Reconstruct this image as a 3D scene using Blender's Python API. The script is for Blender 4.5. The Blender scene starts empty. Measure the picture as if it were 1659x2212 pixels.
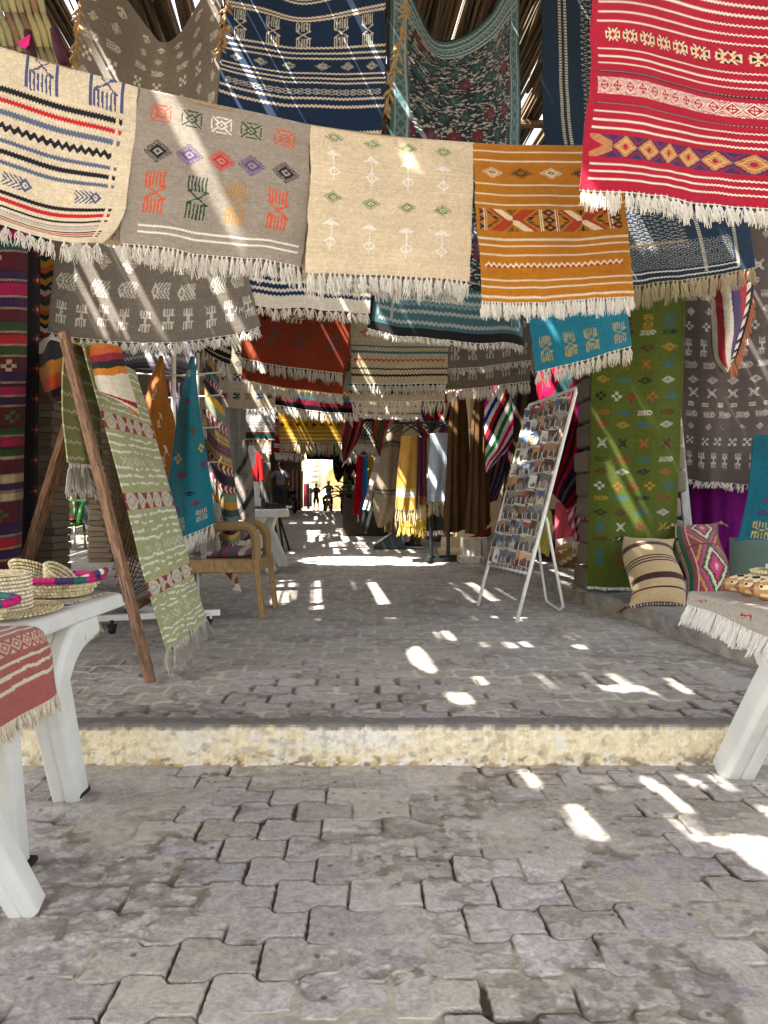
import bpy, math, random
import numpy as np
from mathutils import Vector, Matrix

S = bpy.context.scene
COL = S.collection
random.seed(7)
rng = np.random.default_rng(7)
R = math.radians

# ------------------------------------------------------------------ camera, sky, sun, exposure
cam_d = bpy.data.cameras.new("camera")
cam_d.sensor_width = 36.0
cam_d.lens = 26.0
cam_d.shift_y = -13 / 2212
cam_d.clip_start = 0.05
cam_d.clip_end = 2000
cam = bpy.data.objects.new("camera", cam_d)
COL.objects.link(cam)
cam.location = (0, 0, 1.08)
cam.rotation_euler = (R(90), 0, 0)
S.camera = cam

SUN = Vector((0.50, 0.285, -1.0)).normalized()        # direction the light travels
W = bpy.data.worlds.new("World")
S.world = W
W.use_nodes = True
nt = W.node_tree
bg = nt.nodes["Background"]
sky = nt.nodes.new("ShaderNodeTexSky")
sky.sky_type = 'NISHITA'
sky.sun_disc = False
sky.sun_elevation = math.asin(-SUN.z)
sky.sun_rotation = math.atan2(-SUN.x, -SUN.y)
sky.air_density = 1.0
sky.dust_density = 2.5
hs = nt.nodes.new("ShaderNodeHueSaturation")
hs.inputs['Saturation'].default_value = .28
nt.links.new(sky.outputs[0], hs.inputs['Color'])
nt.links.new(hs.outputs[0], bg.inputs[0])
bg.inputs[1].default_value = 0.10
sl = bpy.data.lights.new("sun", 'SUN')
sl.energy = 4.1
sl.angle = R(0.53)
sl.color = (1.0, 0.955, 0.88)
so = bpy.data.objects.new("sun", sl)
COL.objects.link(so)
so.rotation_euler = (-SUN).to_track_quat('Z', 'Y').to_euler()
so.location = (-5, -3, 12)
S.view_settings.view_transform = 'Standard'
S.view_settings.look = 'None'
S.view_settings.exposure = 2.93
S.view_settings.gamma = 1.0
S.cycles.max_bounces = 8
S.cycles.diffuse_bounces = 5
S.cycles.caustics_reflective = False
S.cycles.caustics_refractive = False

# ------------------------------------------------------------------ helpers
F_, CU, CV, CZ = 1597.0, 829.5, 1093.0, 1.08
def P(u, v, d):
    return ((u - CU) * d / F_, d, CZ - (v - CV) * d / F_)
def gz(y):
    """height of the terrace, which climbs gently away from the step"""
    return 0.17 + 0.0287 * (min(max(y, 3.1), 25.0) - 3.1)
def gzn(y):
    return 0.17 + 0.0287 * (np.clip(y, 3.1, 25.0) - 3.1)
def lin(c):
    c = np.asarray(c, float) / 255.0
    return np.where(c <= 0.04045, c / 12.92, ((c + 0.055) / 1.055) ** 2.4)
def L3(*c):
    return tuple(float(x) for x in lin(c))

def hsh(ix, iy, seed):
    n = (ix.astype(np.int64) * 374761393 + iy.astype(np.int64) * 668265263 + seed * 2147483647) & 0xFFFFFFFF
    n = ((n ^ (n >> 13)) * 1274126177) & 0xFFFFFFFF
    n = n ^ (n >> 16)
    return (n & 0xFFFFFF) / float(0xFFFFFF)
def vnoise(x, y, seed=0):
    ix = np.floor(x); iy = np.floor(y)
    fx = x - ix; fy = y - iy
    fx = fx * fx * (3 - 2 * fx); fy = fy * fy * (3 - 2 * fy)
    a = hsh(ix, iy, seed); b = hsh(ix + 1, iy, seed)
    c = hsh(ix, iy + 1, seed); d = hsh(ix + 1, iy + 1, seed)
    return (a * (1 - fx) + b * fx) * (1 - fy) + (c * (1 - fx) + d * fx) * fy
def fbm(x, y, seed=0, o=4):
    s = 0; a = .5; t = 0
    for k in range(o):
        s = s + a * vnoise(x * 2 ** k, y * 2 ** k, seed + k * 17); t += a; a *= .5
    return s / t
def sst(a, b, x):
    t = np.clip((x - a) / (b - a), 0, 1)
    return t * t * (3 - 2 * t)

# --- materials -----------------------------------------------------
MATS = {}
def mat(name, col=None, rough=.8, metal=0., nscale=8., namt=.25, bump=.0, bscale=60., sheen=0., attr=False, stretch=(1, 1, 1), spec=.35, sub=0., trans=0.):
    """Principled surface whose colour (plain, or the mesh's own colour layer) is broken up by noise."""
    if name in MATS: return MATS[name]
    m = bpy.data.materials.new(name); m.use_nodes = True
    n = m.node_tree.nodes; l = m.node_tree.links
    b = n["Principled BSDF"]
    tc = n.new("ShaderNodeTexCoord"); mp = n.new("ShaderNodeMapping"); mp.inputs['Scale'].default_value = stretch
    l.new(tc.outputs['Object'], mp.inputs[0])
    no = n.new("ShaderNodeTexNoise"); no.inputs['Scale'].default_value = nscale; no.inputs['Detail'].default_value = 6; no.inputs['Roughness'].default_value = .65
    l.new(mp.outputs[0], no.inputs[0])
    mr = n.new("ShaderNodeMapRange"); mr.inputs[1].default_value = .25; mr.inputs[2].default_value = .75
    mr.inputs[3].default_value = 1 - namt; mr.inputs[4].default_value = 1 + namt * .6
    l.new(no.outputs[0], mr.inputs[0])
    mx = n.new("ShaderNodeMix"); mx.data_type = 'RGBA'; mx.blend_type = 'MULTIPLY'; mx.inputs[0].default_value = 1
    if attr:
        at = n.new("ShaderNodeAttribute"); at.attribute_name = "Col"; l.new(at.outputs[0], mx.inputs[6])
    else:
        mx.inputs[6].default_value = (*col, 1)
    l.new(mr.outputs[0], mx.inputs[7])
    l.new(mx.outputs[2], b.inputs['Base Color'])
    b.inputs['Roughness'].default_value = rough
    b.inputs['Metallic'].default_value = metal
    b.inputs['Specular IOR Level'].default_value = spec
    if sheen: b.inputs['Sheen Weight'].default_value = sheen; b.inputs['Sheen Roughness'].default_value = .6
    if bump:
        n2 = n.new("ShaderNodeTexNoise"); n2.inputs['Scale'].default_value = bscale; n2.inputs['Detail'].default_value = 4
        l.new(mp.outputs[0], n2.inputs[0])
        bp = n.new("ShaderNodeBump"); bp.inputs['Strength'].default_value = bump; bp.inputs['Distance'].default_value = .01
        l.new(n2.outputs[0], bp.inputs['Height']); l.new(bp.outputs[0], b.inputs['Normal'])
    if trans:
        t = n.new("ShaderNodeBsdfTranslucent"); l.new(mx.outputs[2], t.inputs[0])
        ms = n.new("ShaderNodeMixShader"); ms.inputs[0].default_value = trans
        l.new(b.outputs[0], ms.inputs[1]); l.new(t.outputs[0], ms.inputs[2])
        l.new(ms.outputs[0], n["Material Output"].inputs[0])
    MATS[name] = m
    return m
CLOTH = mat("woven_cloth", attr=True, rough=.95, nscale=55, namt=.16, bump=.35, bscale=420, sheen=.15, spec=.15, trans=.12)
CLOTHF = mat("woven_cloth_far", attr=True, rough=.95, nscale=20, namt=.2, bump=.2, bscale=150, spec=.1, trans=.15)
FRINGE = mat("cotton_fringe", L3(234, 230, 220), rough=.95, nscale=60, namt=.14, spec=.1, trans=.2)
FRINGE_T = mat("cream_wool_fringe", L3(190, 175, 140), rough=.95, nscale=60, namt=.25, spec=.1, trans=.15)
VC = mat("painted_surface", attr=True, rough=.7, nscale=30, namt=.12)
VCG = mat("glossy_surface", attr=True, rough=.35, nscale=20, namt=.08, spec=.5)
STRAW = mat("palm_straw", attr=True, rough=.8, nscale=90, namt=.25, bump=.4, bscale=200)
EARTH = mat("paving_stone", attr=True, rough=.88, nscale=160, namt=.16, bump=.25, bscale=300, spec=.3)
PLASTIC = mat("white_plastic", L3(212, 212, 205), rough=.5, nscale=4.5, namt=.15, bump=.03, bscale=200, spec=.4)
WMETAL = mat("white_painted_metal", L3(214, 212, 205), rough=.5, nscale=30, namt=.2)
DMETAL = mat("dark_metal", L3(38, 44, 44), rough=.45, nscale=30, namt=.3)
BLACK = mat("black_rubber", L3(24, 24, 26), rough=.7, nscale=30, namt=.3)
CHROME = mat("steel", L3(150, 150, 150), rough=.3, metal=.9, nscale=30, namt=.2)
ROPE = mat("jute_rope", L3(150, 130, 100), rough=.95, nscale=80, namt=.4)
SKIN = mat("skin", L3(92, 60, 44), rough=.6, nscale=10, namt=.1)
HAIR = mat("black_hair", L3(20, 17, 15), rough=.7, nscale=60, namt=.4)

def wood_mat(name, a, b, scale=6, axis=(14, 14, 1.2)):
    if name in MATS: return MATS[name]
    m = bpy.data.materials.new(name); m.use_nodes = True
    n = m.node_tree.nodes; l = m.node_tree.links; p = n["Principled BSDF"]
    tc = n.new("ShaderNodeTexCoord"); mp = n.new("ShaderNodeMapping"); mp.inputs['Scale'].default_value = axis
    l.new(tc.outputs['Object'], mp.inputs[0])
    no = n.new("ShaderNodeTexNoise"); no.inputs['Scale'].default_value = scale; no.inputs['Detail'].default_value = 8; no.inputs['Distortion'].default_value = 1.2
    l.new(mp.outputs[0], no.inputs[0])
    cr = n.new("ShaderNodeValToRGB"); cr.color_ramp.elements[0].position = .36; cr.color_ramp.elements[1].position = .62
    cr.color_ramp.elements[0].color = (*a, 1); cr.color_ramp.elements[1].color = (*b, 1)
    l.new(no.outputs[0], cr.inputs[0]); l.new(cr.outputs[0], p.inputs['Base Color'])
    bp = n.new("ShaderNodeBump"); bp.inputs['Strength'].default_value = .28; bp.inputs['Distance'].default_value = .01
    l.new(no.outputs[0], bp.inputs['Height']); l.new(bp.outputs[0], p.inputs['Normal'])
    p.inputs['Roughness'].default_value = .75
    MATS[name] = m; return m
WOOD = wood_mat("weathered_red_wood", L3(50, 34, 24), L3(140, 102, 70), axis=(22, 22, 1.6))
WOODP = wood_mat("pale_worn_wood", L3(70, 48, 32), L3(172, 146, 112), axis=(18, 18, 1.6))
BEAM = wood_mat("roof_timber", L3(70, 50, 34), L3(130, 98, 66), axis=(2, 12, 12))

# --- mesh builders ---------------------------------------------------
def link(name, me, m=None, parent=None, smooth=False):
    o = bpy.data.objects.new(name, me); COL.objects.link(o)
    if m is not None and not me.materials: me.materials.append(m)
    if parent is not None: o.parent = parent
    if smooth: me.polygons.foreach_set("use_smooth", [True] * len(me.polygons))
    return o
def set_col(me, facecol, nper):
    ca = me.color_attributes.new("Col", 'FLOAT_COLOR', 'CORNER')
    c = np.repeat(np.asarray(facecol, np.float32), nper, axis=0)
    a = np.ones((len(c), 4), np.float32); a[:, :3] = c
    ca.data.foreach_set("color", a.ravel())
def quad_mesh(name, verts, quads, fcol=None):
    me = bpy.data.meshes.new(name)
    verts = np.asarray(verts, np.float32); quads = np.asarray(quads, np.int32)
    me.vertices.add(len(verts)); me.vertices.foreach_set("co", verts.ravel())
    me.loops.add(quads.size); me.loops.foreach_set("vertex_index", quads.ravel())
    me.polygons.add(len(quads)); me.polygons.foreach_set("loop_start", np.arange(0, quads.size, 4, dtype=np.int32))
    me.polygons.foreach_set("loop_total", np.full(len(quads), 4, np.int32))
    me.update(calc_edges=True)
    if fcol is not None: set_col(me, fcol, 4)
    return me
def grid_quads(h, w):
    i = np.arange(h * w).reshape(h, w)
    return np.stack([i[:-1, :-1], i[1:, :-1], i[1:, 1:], i[:-1, 1:]], -1).reshape(-1, 4)
def grid_obj(name, pts, fcol, m, parent=None, smooth=True):
    h, w, _ = pts.shape
    me = quad_mesh(name, pts.reshape(-1, 3), grid_quads(h, w), None if fcol is None else fcol.reshape(-1, 3))
    return link(name, me, m, parent, smooth)

class MB:
    """collects shapes into ONE mesh"""
    def __init__(s): s.v = []; s.f = []; s.c = []; s.col = (1, 1, 1)
    def add(s, vs, fs, col=None):
        k = len(s.v); s.v.extend([tuple(p) for p in vs]); c = col or s.col
        for f in fs: s.f.append([k + i for i in f]); s.c.append(c)
    def box(s, c, d, rot=None, col=None, taper=1.0):
        M = rot if rot is not None else Matrix.Identity(3)
        vs = []
        for z in (-1, 1):
            t = taper if z > 0 else 1.0
            for x, y in ((-1, -1), (1, -1), (1, 1), (-1, 1)):
                vs.append(Vector(c) + M @ Vector((x * d[0] / 2 * t, y * d[1] / 2 * t, z * d[2] / 2)))
        s.add(vs, [(3, 2, 1, 0), (4, 5, 6, 7), (0, 1, 5, 4), (1, 2, 6, 5), (2, 3, 7, 6), (3, 0, 4, 7)], col)
    def bar(s, a, b, w, h=None, col=None, up=(0, 0, 1)):
        """square bar from a to b"""
        a = Vector(a); b = Vector(b); z = (b - a); Ln = z.length; z.normalize()
        u = Vector(up)
        if abs(z.dot(u)) > .95: u = Vector((0, 1, 0))
        x = u.cross(z).normalized(); y = z.cross(x)
        s.box((a + b) / 2, (w, h or w, Ln), Matrix((x, y, z)).transposed(), col)
    def tube(s, pts, r, n=8, col=None, cap=True, flat=1.0):
        pts = [Vector(p) for p in pts]; N = len(pts)
        rs = r if hasattr(r, '__len__') else [r] * N
        prev = None; rings = []
        for i, p in enumerate(pts):
            t = (pts[min(i + 1, N - 1)] - pts[max(i - 1, 0)])
            if t.length < 1e-9: t = Vector((0, 0, 1))
            t.normalize()
            if prev is None:
                up = Vector((0, 0, 1)) if abs(t.z) < .9 else Vector((0, 1, 0))
                x = up.cross(t).normalized()
            else:
                x = (prev - t * prev.dot(t)).normalized()
            prev = x; y = t.cross(x)
            rings.append([p + x * (rs[i] * math.cos(2 * math.pi * k / n)) + y * (rs[i] * flat * math.sin(2 * math.pi * k / n)) for k in range(n)])
        vs = [q for rg in rings for q in rg]; fs = []
        for i in range(N - 1):
            for k in range(n):
                fs.append((i * n + k, i * n + (k + 1) % n, (i + 1) * n + (k + 1) % n, (i + 1) * n + k))
        if cap: fs.append(tuple(range(n - 1, -1, -1))); fs.append(tuple((N - 1) * n + k for k in range(n)))
        s.add(vs, fs, col)
    def lathe(s, prof, c=(0, 0, 0), n=24, sx=1., sy=1., M=None, colf=None, col=None):
        vs = []; fs = []; H = len(prof)
        M = M or Matrix.Identity(3)
        for (r, z) in prof:
            for k in range(n):
                a = 2 * math.pi * k / n
                vs.append(Vector(c) + M @ Vector((r * sx * math.cos(a), r * sy * math.sin(a), z)))
        base = len(s.v); s.v.extend([tuple(v) for v in vs])
        for i in range(H - 1):
            for k in range(n):
                s.f.append([base + i * n + k, base + i * n + (k + 1) % n, base + (i + 1) * n + (k + 1) % n, base + (i + 1) * n + k])
                s.c.append(colf(i, k) if colf else (col or s.col))
    def ell(s, c, r, n=12, m=8, M=None, col=None, colf=None):
        prof = [(math.sin(math.pi * i / m) if 0 < i < m else 1e-3, -math.cos(math.pi * i / m)) for i in range(m + 1)]
        M = M or Matrix.Identity(3)
        s.lathe(prof, c, n, 1, 1, M @ Matrix.Diagonal(Vector(r)), colf, col)
    def prism(s, poly, y0, y1, axis='y', col=None):
        """2-D polygon (a,b) pushed through an axis"""
        n = len(poly)
        def V(a, b, t):
            return {'y': (a, t, b), 'x': (t, a, b), 'z': (a, b, t)}[axis]
        vs = [V(a, b, y0) for a, b in poly] + [V(a, b, y1) for a, b in poly]
        fs = [tuple(range(n)), tuple(range(2 * n - 1, n - 1, -1))]
        fs += [(i, i + n, (i + 1) % n + n, (i + 1) % n) for i in range(n)]
        s.add(vs, fs, col)
    def build(s, name, m, parent=None, smooth=False, bevel=0, color=True, xf=None):
        me = bpy.data.meshes.new(name)
        me.from_pydata(s.v, [], s.f); me.update()
        if color:
            ca = me.color_attributes.new("Col", 'FLOAT_COLOR', 'CORNER')
            arr = np.ones((len(me.loops), 4), np.float32)
            k = 0
            for f, c in zip(s.f, s.c):
                arr[k:k + len(f), :3] = c; k += len(f)
            ca.data.foreach_set("color", arr.ravel())
        o = link(name, me, m, parent, smooth)
        if bevel:
            b = o.modifiers.new("edge", 'BEVEL'); b.width = bevel; b.segments = 2; b.limit_method = 'ANGLE'; b.angle_limit = R(40)
        return o

def tag(o, label=None, cat=None, group=None, kind=None):
    if label: o['label'] = label
    if cat: o['category'] = cat
    if group: o['group'] = group
    if kind: o['kind'] = kind
    return o
def empty(name, loc=(0, 0, 0), label=None, cat=None, group=None, rz=0):
    o = bpy.data.objects.new(name, None); COL.objects.link(o)
    o.location = loc; o.rotation_euler = (0, 0, rz); o.empty_display_size = .1
    return tag(o, label, cat, group)
def copy_tree(o, parent=None):
    c = o.copy(); COL.objects.link(c)
    if parent is not None: c.parent = parent
    for ch in list(o.children): copy_tree(ch, c)
    return c
def arc(p0, p1, p2, n=8):
    p0, p1, p2 = Vector(p0), Vector(p1), Vector(p2)
    return [p0 * (1 - t) ** 2 + p1 * 2 * t * (1 - t) + p2 * t * t for t in [i / n for i in range(n + 1)]]
# ------------------------------------------------------------------ the ground
def paver(x, y, Lp, hp, seed, soft=.003, up=False):
    """interlocking bone-shaped pavers: height (m) and colour at every point"""
    a = R(1.3)
    xr = x * math.cos(a) + y * math.sin(a); yr = -x * math.sin(a) + y * math.cos(a)
    xr = xr + .006 * (fbm(x * 9, y * 9, seed + 3, 3) - .5); yr = yr + .008 * (fbm(x * 8 + 40, y * 8, seed + 5, 3) - .5)
    k0 = np.round(yr / hp)
    par = np.cos(np.pi * yr / hp)
    tri = np.clip(2.4 * np.cos(2 * np.pi * xr / Lp), -1, 1)
    yd = yr + .115 * hp * tri * par
    row = np.floor(yd / hp); fy = yd / hp - row
    xs = xr / Lp + .5 * (row % 2) + .25
    col = np.floor(xs); fx = xs - col
    dy = np.minimum(fy, 1 - fy) * hp; dx = np.minimum(fx, 1 - fx) * Lp
    d = np.minimum(dx, dy) + .007 * (fbm(x * 55, y * 55, seed + 23, 3) - .5)
    h1 = hsh(col, row, seed); h2 = hsh(col, row, seed + 7); h3 = hsh(col, row, seed + 11)
    wj = .0012 + .0105 * sst(.45, .8, fbm(x * 5, y * 5, seed + 21, 4)) + (.006 if up else .0012)
    edge = sst(0, soft, d - wj)                          # 0 in the joint, 1 on the stone
    fill = sst(.34, .56, fbm(x * 4 + 9, y * 4, seed + 31, 4) - .03)
    if up: fill = np.maximum(fill, sst(3.6, 4.6, y + .9 * (fbm(x * 2, y * 2, seed + 33, 3) - .5)))     # joints packed with sand
    worn = sst(.60, .72, fbm(x * 7, y * 7 + 3, seed + 41, 5))  # hollows worn in the stone
    grain = fbm(x * 120, y * 120, seed + 51, 2)
    hgt = -(1 - edge) * (.0005 + .009 * (1 - fill)) + edge * ((h1 - .5) * .0015 + (fx - .5) * (h2 - .5) * .003 + (fy - .5) * (h3 - .5) * .003)
    hgt = hgt - worn * .006 * edge + (grain - .5) * .0016
    base = np.stack([.478 + .06 * (h2 - .5), .432 + .05 * (h2 - .5), .402 + .05 * (h2 - .5) + .05 * (h3 - .5)], -1) * (1 + .26 * (h1[..., None] - .5))
    g2 = fbm(x * 45, y * 45, seed + 55, 4)
    base = base * (1 + .5 * (g2[..., None] - .5)) * (1 + .6 * (grain[..., None] - .5))
    sand = np.array([.50, .455, .36]) * (1 + .5 * (g2[..., None] - .5)); dark = np.array([.072, .052, .036])
    film = (sst(.42, .72, fbm(x * 2.3 + 3, y * 2.3, seed + 61, 5)) * (.35 + .65 * sst(.4, .6, g2)))[..., None]
    c = base * (1 - .6 * film) + sand * .6 * film
    jc = dark * 1.3 * (1 - fill[..., None]) + sand * .95 * fill[..., None]
    e = edge[..., None]
    c = jc * (1 - e) + c * e
    st = sst(.545, .60, fbm(x * 4.6 + 17, y * 4.6, seed + 71, 6)) * sst(.47, .55, fbm(x * 26, y * 30, seed + 73, 4)) * (.55 + .45 * sst(.035, .0, d))
    st = np.maximum(st * .68, worn * .4 * sst(.4, .6, g2))[..., None]
    c = c * (1 - st) + np.array([.115, .08, .052]) * st
    dots = (hsh(np.floor(x * 34), np.floor(y * 34), seed + 81) > .985) * sst(.42 * 1, .12, np.hypot((x * 34) % 1 - .5, (y * 34) % 1 - .5))
    c = c * (1 - .65 * dots[..., None])
    if up:
        k = (.28 * sst(3.3, 4.8, y))[..., None]; c = c * (1 - k) + np.array([.36, .335, .29]) * (.6 + .4 * e) * k; c = c * (.74 * e + 1.12 * (1 - e))
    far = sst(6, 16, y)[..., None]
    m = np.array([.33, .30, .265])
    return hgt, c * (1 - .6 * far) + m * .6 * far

def fan(ys, ts, zf, seed, name, kind_z, clipx=None):
    Y, T = np.meshgrid(ys, ts, indexing='ij'); X = T * Y
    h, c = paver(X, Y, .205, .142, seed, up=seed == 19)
    Z = zf(Y) + h
    pts = np.stack([X, Y, Z], -1)
    fc = (c[:-1, :-1] + c[1:, 1:] + c[1:, :-1] + c[:-1, 1:]) / 4
    return tag(grid_obj(name, pts, fc, EARTH, smooth=True), kind='structure')
def fan_ts(a, b, n):
    mid = np.linspace(-a, a, n)
    out = np.linspace(a, b, 60)[1:]
    return np.concatenate([-out[::-1], mid, out])
v = np.linspace(2230, 1649.5, 470)
ys = CZ * F_ / (v - CV)
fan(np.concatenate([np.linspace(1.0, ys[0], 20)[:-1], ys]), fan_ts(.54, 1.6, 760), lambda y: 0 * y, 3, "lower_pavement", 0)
# terrace rows follow the rise of the street
ys = [3.17]
while ys[-1] < 60:
    y = ys[-1]; ys.append(y + max(.006, min(.9, y * y / (.9 * F_) * .9)))
ys = np.array(ys)
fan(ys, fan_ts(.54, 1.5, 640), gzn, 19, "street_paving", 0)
# wide sheets under and beyond
MB0 = MB()
MB0.add([(-90, -120, -.035), (90, -120, -.035), (90, 3.12, -.035), (-90, 3.12, -.035)], [(0, 1, 2, 3)])
tag(MB0.build("ground", mat("plaza_paving", L3(136, 124, 108), rough=.9, nscale=2, namt=.25, bump=.3, bscale=40)), kind='structure')
m_ = MB()
m_.add([(-90, 3.15, .13), (90, 3.15, .13), (90, 25, .76), (-90, 25, .76), (90, 260, .76), (-90, 260, .76)], [(0, 1, 2, 3), (3, 2, 4, 5)])
tag(m_.build("terrace_ground", mat("dusty_ground", L3(150, 136, 118), rough=.9, nscale=3, namt=.3, bump=.3, bscale=30)), kind='structure')

# the step: painted riser and grey nosing, one profile swept across the picture
xs = np.concatenate([np.linspace(-14, -2.1, 60)[:-1], np.linspace(-2.1, 2.1, 1100), np.linspace(2.1, 14, 60)[1:]])
prof = [(3.082, -.04, 0)] + [(3.08, z, 1) for z in np.linspace(-.01, .148, 44)] + [(3.083, .157, 1), (3.09, .166, 2), (3.10, .170, 2)] + [(y, .1715, 2) for y in np.linspace(3.11, 3.20, 10)]
pr = np.array([(a, b) for a, b, _ in prof])
X = np.repeat(xs[None, :], len(pr), 0); Yp = np.repeat(pr[:, :1], len(xs), 1); Zp = np.repeat(pr[:, 1:2], len(xs), 1)
n1 = fbm(X * 5, Zp * 9 + 3, 91, 5); n2 = fbm(X * 30, Zp * 30 + Yp * 30, 93, 4); n3 = fbm(X * 1.3, Zp * 2, 95, 3)
Yd = Yp - .014 * (n1 - .5) - .006 * (n2 - .5); Zd = Zp + .006 * (n1 - .5) * sst(.05, .15, Zp)
cream = np.array(L3(238, 223, 186)); white = np.array(L3(236, 230, 216)); grey = np.array(L3(120, 113, 106)); tan = np.array(L3(188, 160, 112)); dk = np.array(L3(96, 82, 66))
def mixc(a, b, t): return a * (1 - t[..., None]) + b * t[..., None]
c = cream * (1 + .25 * (n3[..., None] - .5) + .2 * (n2[..., None] - .5))
band = sst(-1.02, -.88, X) * sst(.5, -.1, X) * sst(.065, .10, Zp) * sst(.145, .13, Zp)
drip = sst(-.95, -.85, X) * sst(.1, -.1, X) * sst(.035, .07, Zp + .05 * (vnoise(X * 55, X * 0, 97) - .5))
c = mixc(c, white, np.clip(np.maximum(band, drip * .8) * sst(.50, .60, n2 * .7 + .5 * n1), 0, 1))
low = sst(.062, .0, Zp + .05 * (n1 - .5))
c = mixc(c, tan, low * sst(.4, .55, n2))
c = mixc(c, white, low * sst(.53, .57, fbm(X * 22, Zp * 34, 99, 5)))
n5 = fbm(X * 75, Zp * 75 + Yp * 40, 121, 3)
c = c * (1 + .3 * (n5[..., None] - .5))
c = mixc(c, dk * 1.1, sst(.70, .74, fbm(X * 48 + 3, Zp * 48, 123, 3)) * .25)
c = mixc(c, white * 1.02, sst(.66, .70, fbm(X * 40 + 31, Zp * 44, 125, 4)) * .8)
c = mixc(c, dk, sst(.60, .66, fbm(X * 26 + 7, Zp * 40, 101, 5)) * (.08 + .75 * sst(.09, .0, Zp)))
c = mixc(c, tan, sst(.52, .62, fbm(X * 40, Zp * 60 + 9, 107, 4)) * .22)
c = mixc(c, grey, sst(.63, .67, fbm(X * 24 + 2, Zp * 30 + 9, 103, 5)) * .35)
c = mixc(c, tan * .9, sst(.58, .7, fbm(X * 60, Zp * 6, 109, 3)) * .2)
top = sst(.146, .158, Zp + .03 * (n2 - .5) + .012 * (n1 - .5))
c = mixc(c, grey * (1 + .6 * (n2[..., None] - .5)), top)
c = mixc(c, white, top * sst(.168, .15, Zp) * sst(.55, .62, fbm(X * 25, Zp * 20, 105, 3)) * sst(-.2, .3, X) * sst(1.5, 1.0, X))
pts = np.stack([X, Yd, Zd], -1)
tag(grid_obj("step", pts, (c[:-1, :-1] + c[1:, 1:]) / 2, EARTH), kind='structure')

# right-hand kerb and raised pavement
KERB = [(2.75, 3.2), (2.36, 3.5), (2.0, 4.13), (1.83, 5.39), (1.60, 6.46), (1.49, 8.0), (1.30, 9.6), (.95, 12.5), (.45, 17), (-.5, 25), (-2.0, 45)]
def resample(pl, step):
    out = []
    for (a, b) in zip(pl[:-1], pl[1:]):
        n = max(1, int(math.dist(a, b) / step))
        out += [(a[0] + (b[0] - a[0]) * i / n, a[1] + (b[1] - a[1]) * i / n) for i in range(n)]
    return np.array(out + [pl[-1]])
k = resample(KERB, .03)
for _ in range(30): k[1:-1] = (k[:-2] + 2 * k[1:-1] + k[2:]) / 4
offs = [(-.004, -.03)] + [(0 + .012 * t, .115 * t) for t in np.linspace(0, .85, 9)] + [(.022, .112), (.04, .12)] + [(t, .122) for t in np.linspace(.06, .26, 9)] + [(t, .124) for t in (.3, .45, .7, 1.1, 1.7, 2.6, 4.0, 7)]
KX = np.array([[x + o for x, y in k] for o, _ in offs]); KY = np.array([[y for x, y in k] for _ in offs])
KO = np.array([[o] * len(k) for o, _ in offs]); KZ = np.array([[z] * len(k) for _, z in offs]) + gzn(KY)
n1 = fbm(KY * 3, KZ * 6 + KO * 5, 111, 4); n2 = fbm(KY * 22, KZ * 22 + KO * 22, 113, 4)
chip = sst(.28, .05, np.abs((KY * 1.25) % 1 - .5) * 0 + np.minimum((KY * 1.25) % 1, 1 - (KY * 1.25) % 1) * 4)
s_ = sst(.35, .2, KO)
pts = np.stack([KX + (.05 * (n1 - .5) + .02 * (n2 - .5)) * s_, KY, KZ + (.02 * (n1 - .5) + .008 * (n2 - .5) - .02 * chip * sst(.02, .1, KZ - gzn(KY))) * s_], -1)
c = np.array([.29, .262, .225]) * (1 + 1.1 * (n2[..., None] - .5) + .6 * (n1[..., None] - .5))
c = mixc(c, np.array([.17, .162, .16]), sst(.105, .118, KZ - gzn(KY)) * .6 * s_)
c = mixc(c, np.array([.28, .225, .15]), sst(.5, .62, n1) * sst(.1, .06, KZ - gzn(KY)))
c = mixc(c, np.array([.05, .042, .035]), chip * .35 * s_)
tag(grid_obj("raised_pavement", pts, (c[:-1, :-1] + c[1:, 1:]) / 2, EARTH), kind='structure')

# ------------------------------------------------------------------ reed roof over the street
def zroof(y): return 4.75 + .0287 * max(0., min(y, 25) - 3)
HOLES = [  # floor spots that the sun reaches: x, y, half sizes, share of reeds left out
    (-.45, 9.75, .7, .75, .93), (.35, 9.6, .45, .65, .9), (-.35, 12.2, .7, .9, .5), (-1.97, 19.4, .5, .6, .86), (-1.1, 13.8, .7, 1.2, .5), (-.9, 15.5, 1., 1.2, .5),
    (.20, 4.25, .075, .45, .86), (.335, 3.45, .075, .13, .82), (.39, 3.22, .07, .09, .82), (.62, 4.6, .05, .12, .78), (.76, 4.6, .05, .12, .78), (.90, 4.62, .06, .13, .78), (1.04, 4.6, .05, .1, .78), (1.2, 4.55, .05, .08, .78), (1.12, 3.62, .05, .11, .78), (1.27, 3.6, .06, .12, .78), (1.42, 3.6, .05, .1, .78),
    (.548, 2.913, .05, .16, .95), (.653, 2.51, .06, .19, .95), (.84, 2.78, .05, .22, .95), (1.02, 2.75, .05, .24, .95), (1.0, 2.47, .05, .14, .95), (1.14, 2.28, .11, .17, .95), (1.30, 2.84, .05, .16, .95), (1.33, 2.56, .06, .14, .95), (1.18, 2.88, .04, .12, .95),
    (1.1, 2.6, .45, .38, .22), (.95, 3.75, .55, .22, .30), (.85, 4.9, .6, .25, .30),
]
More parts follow.
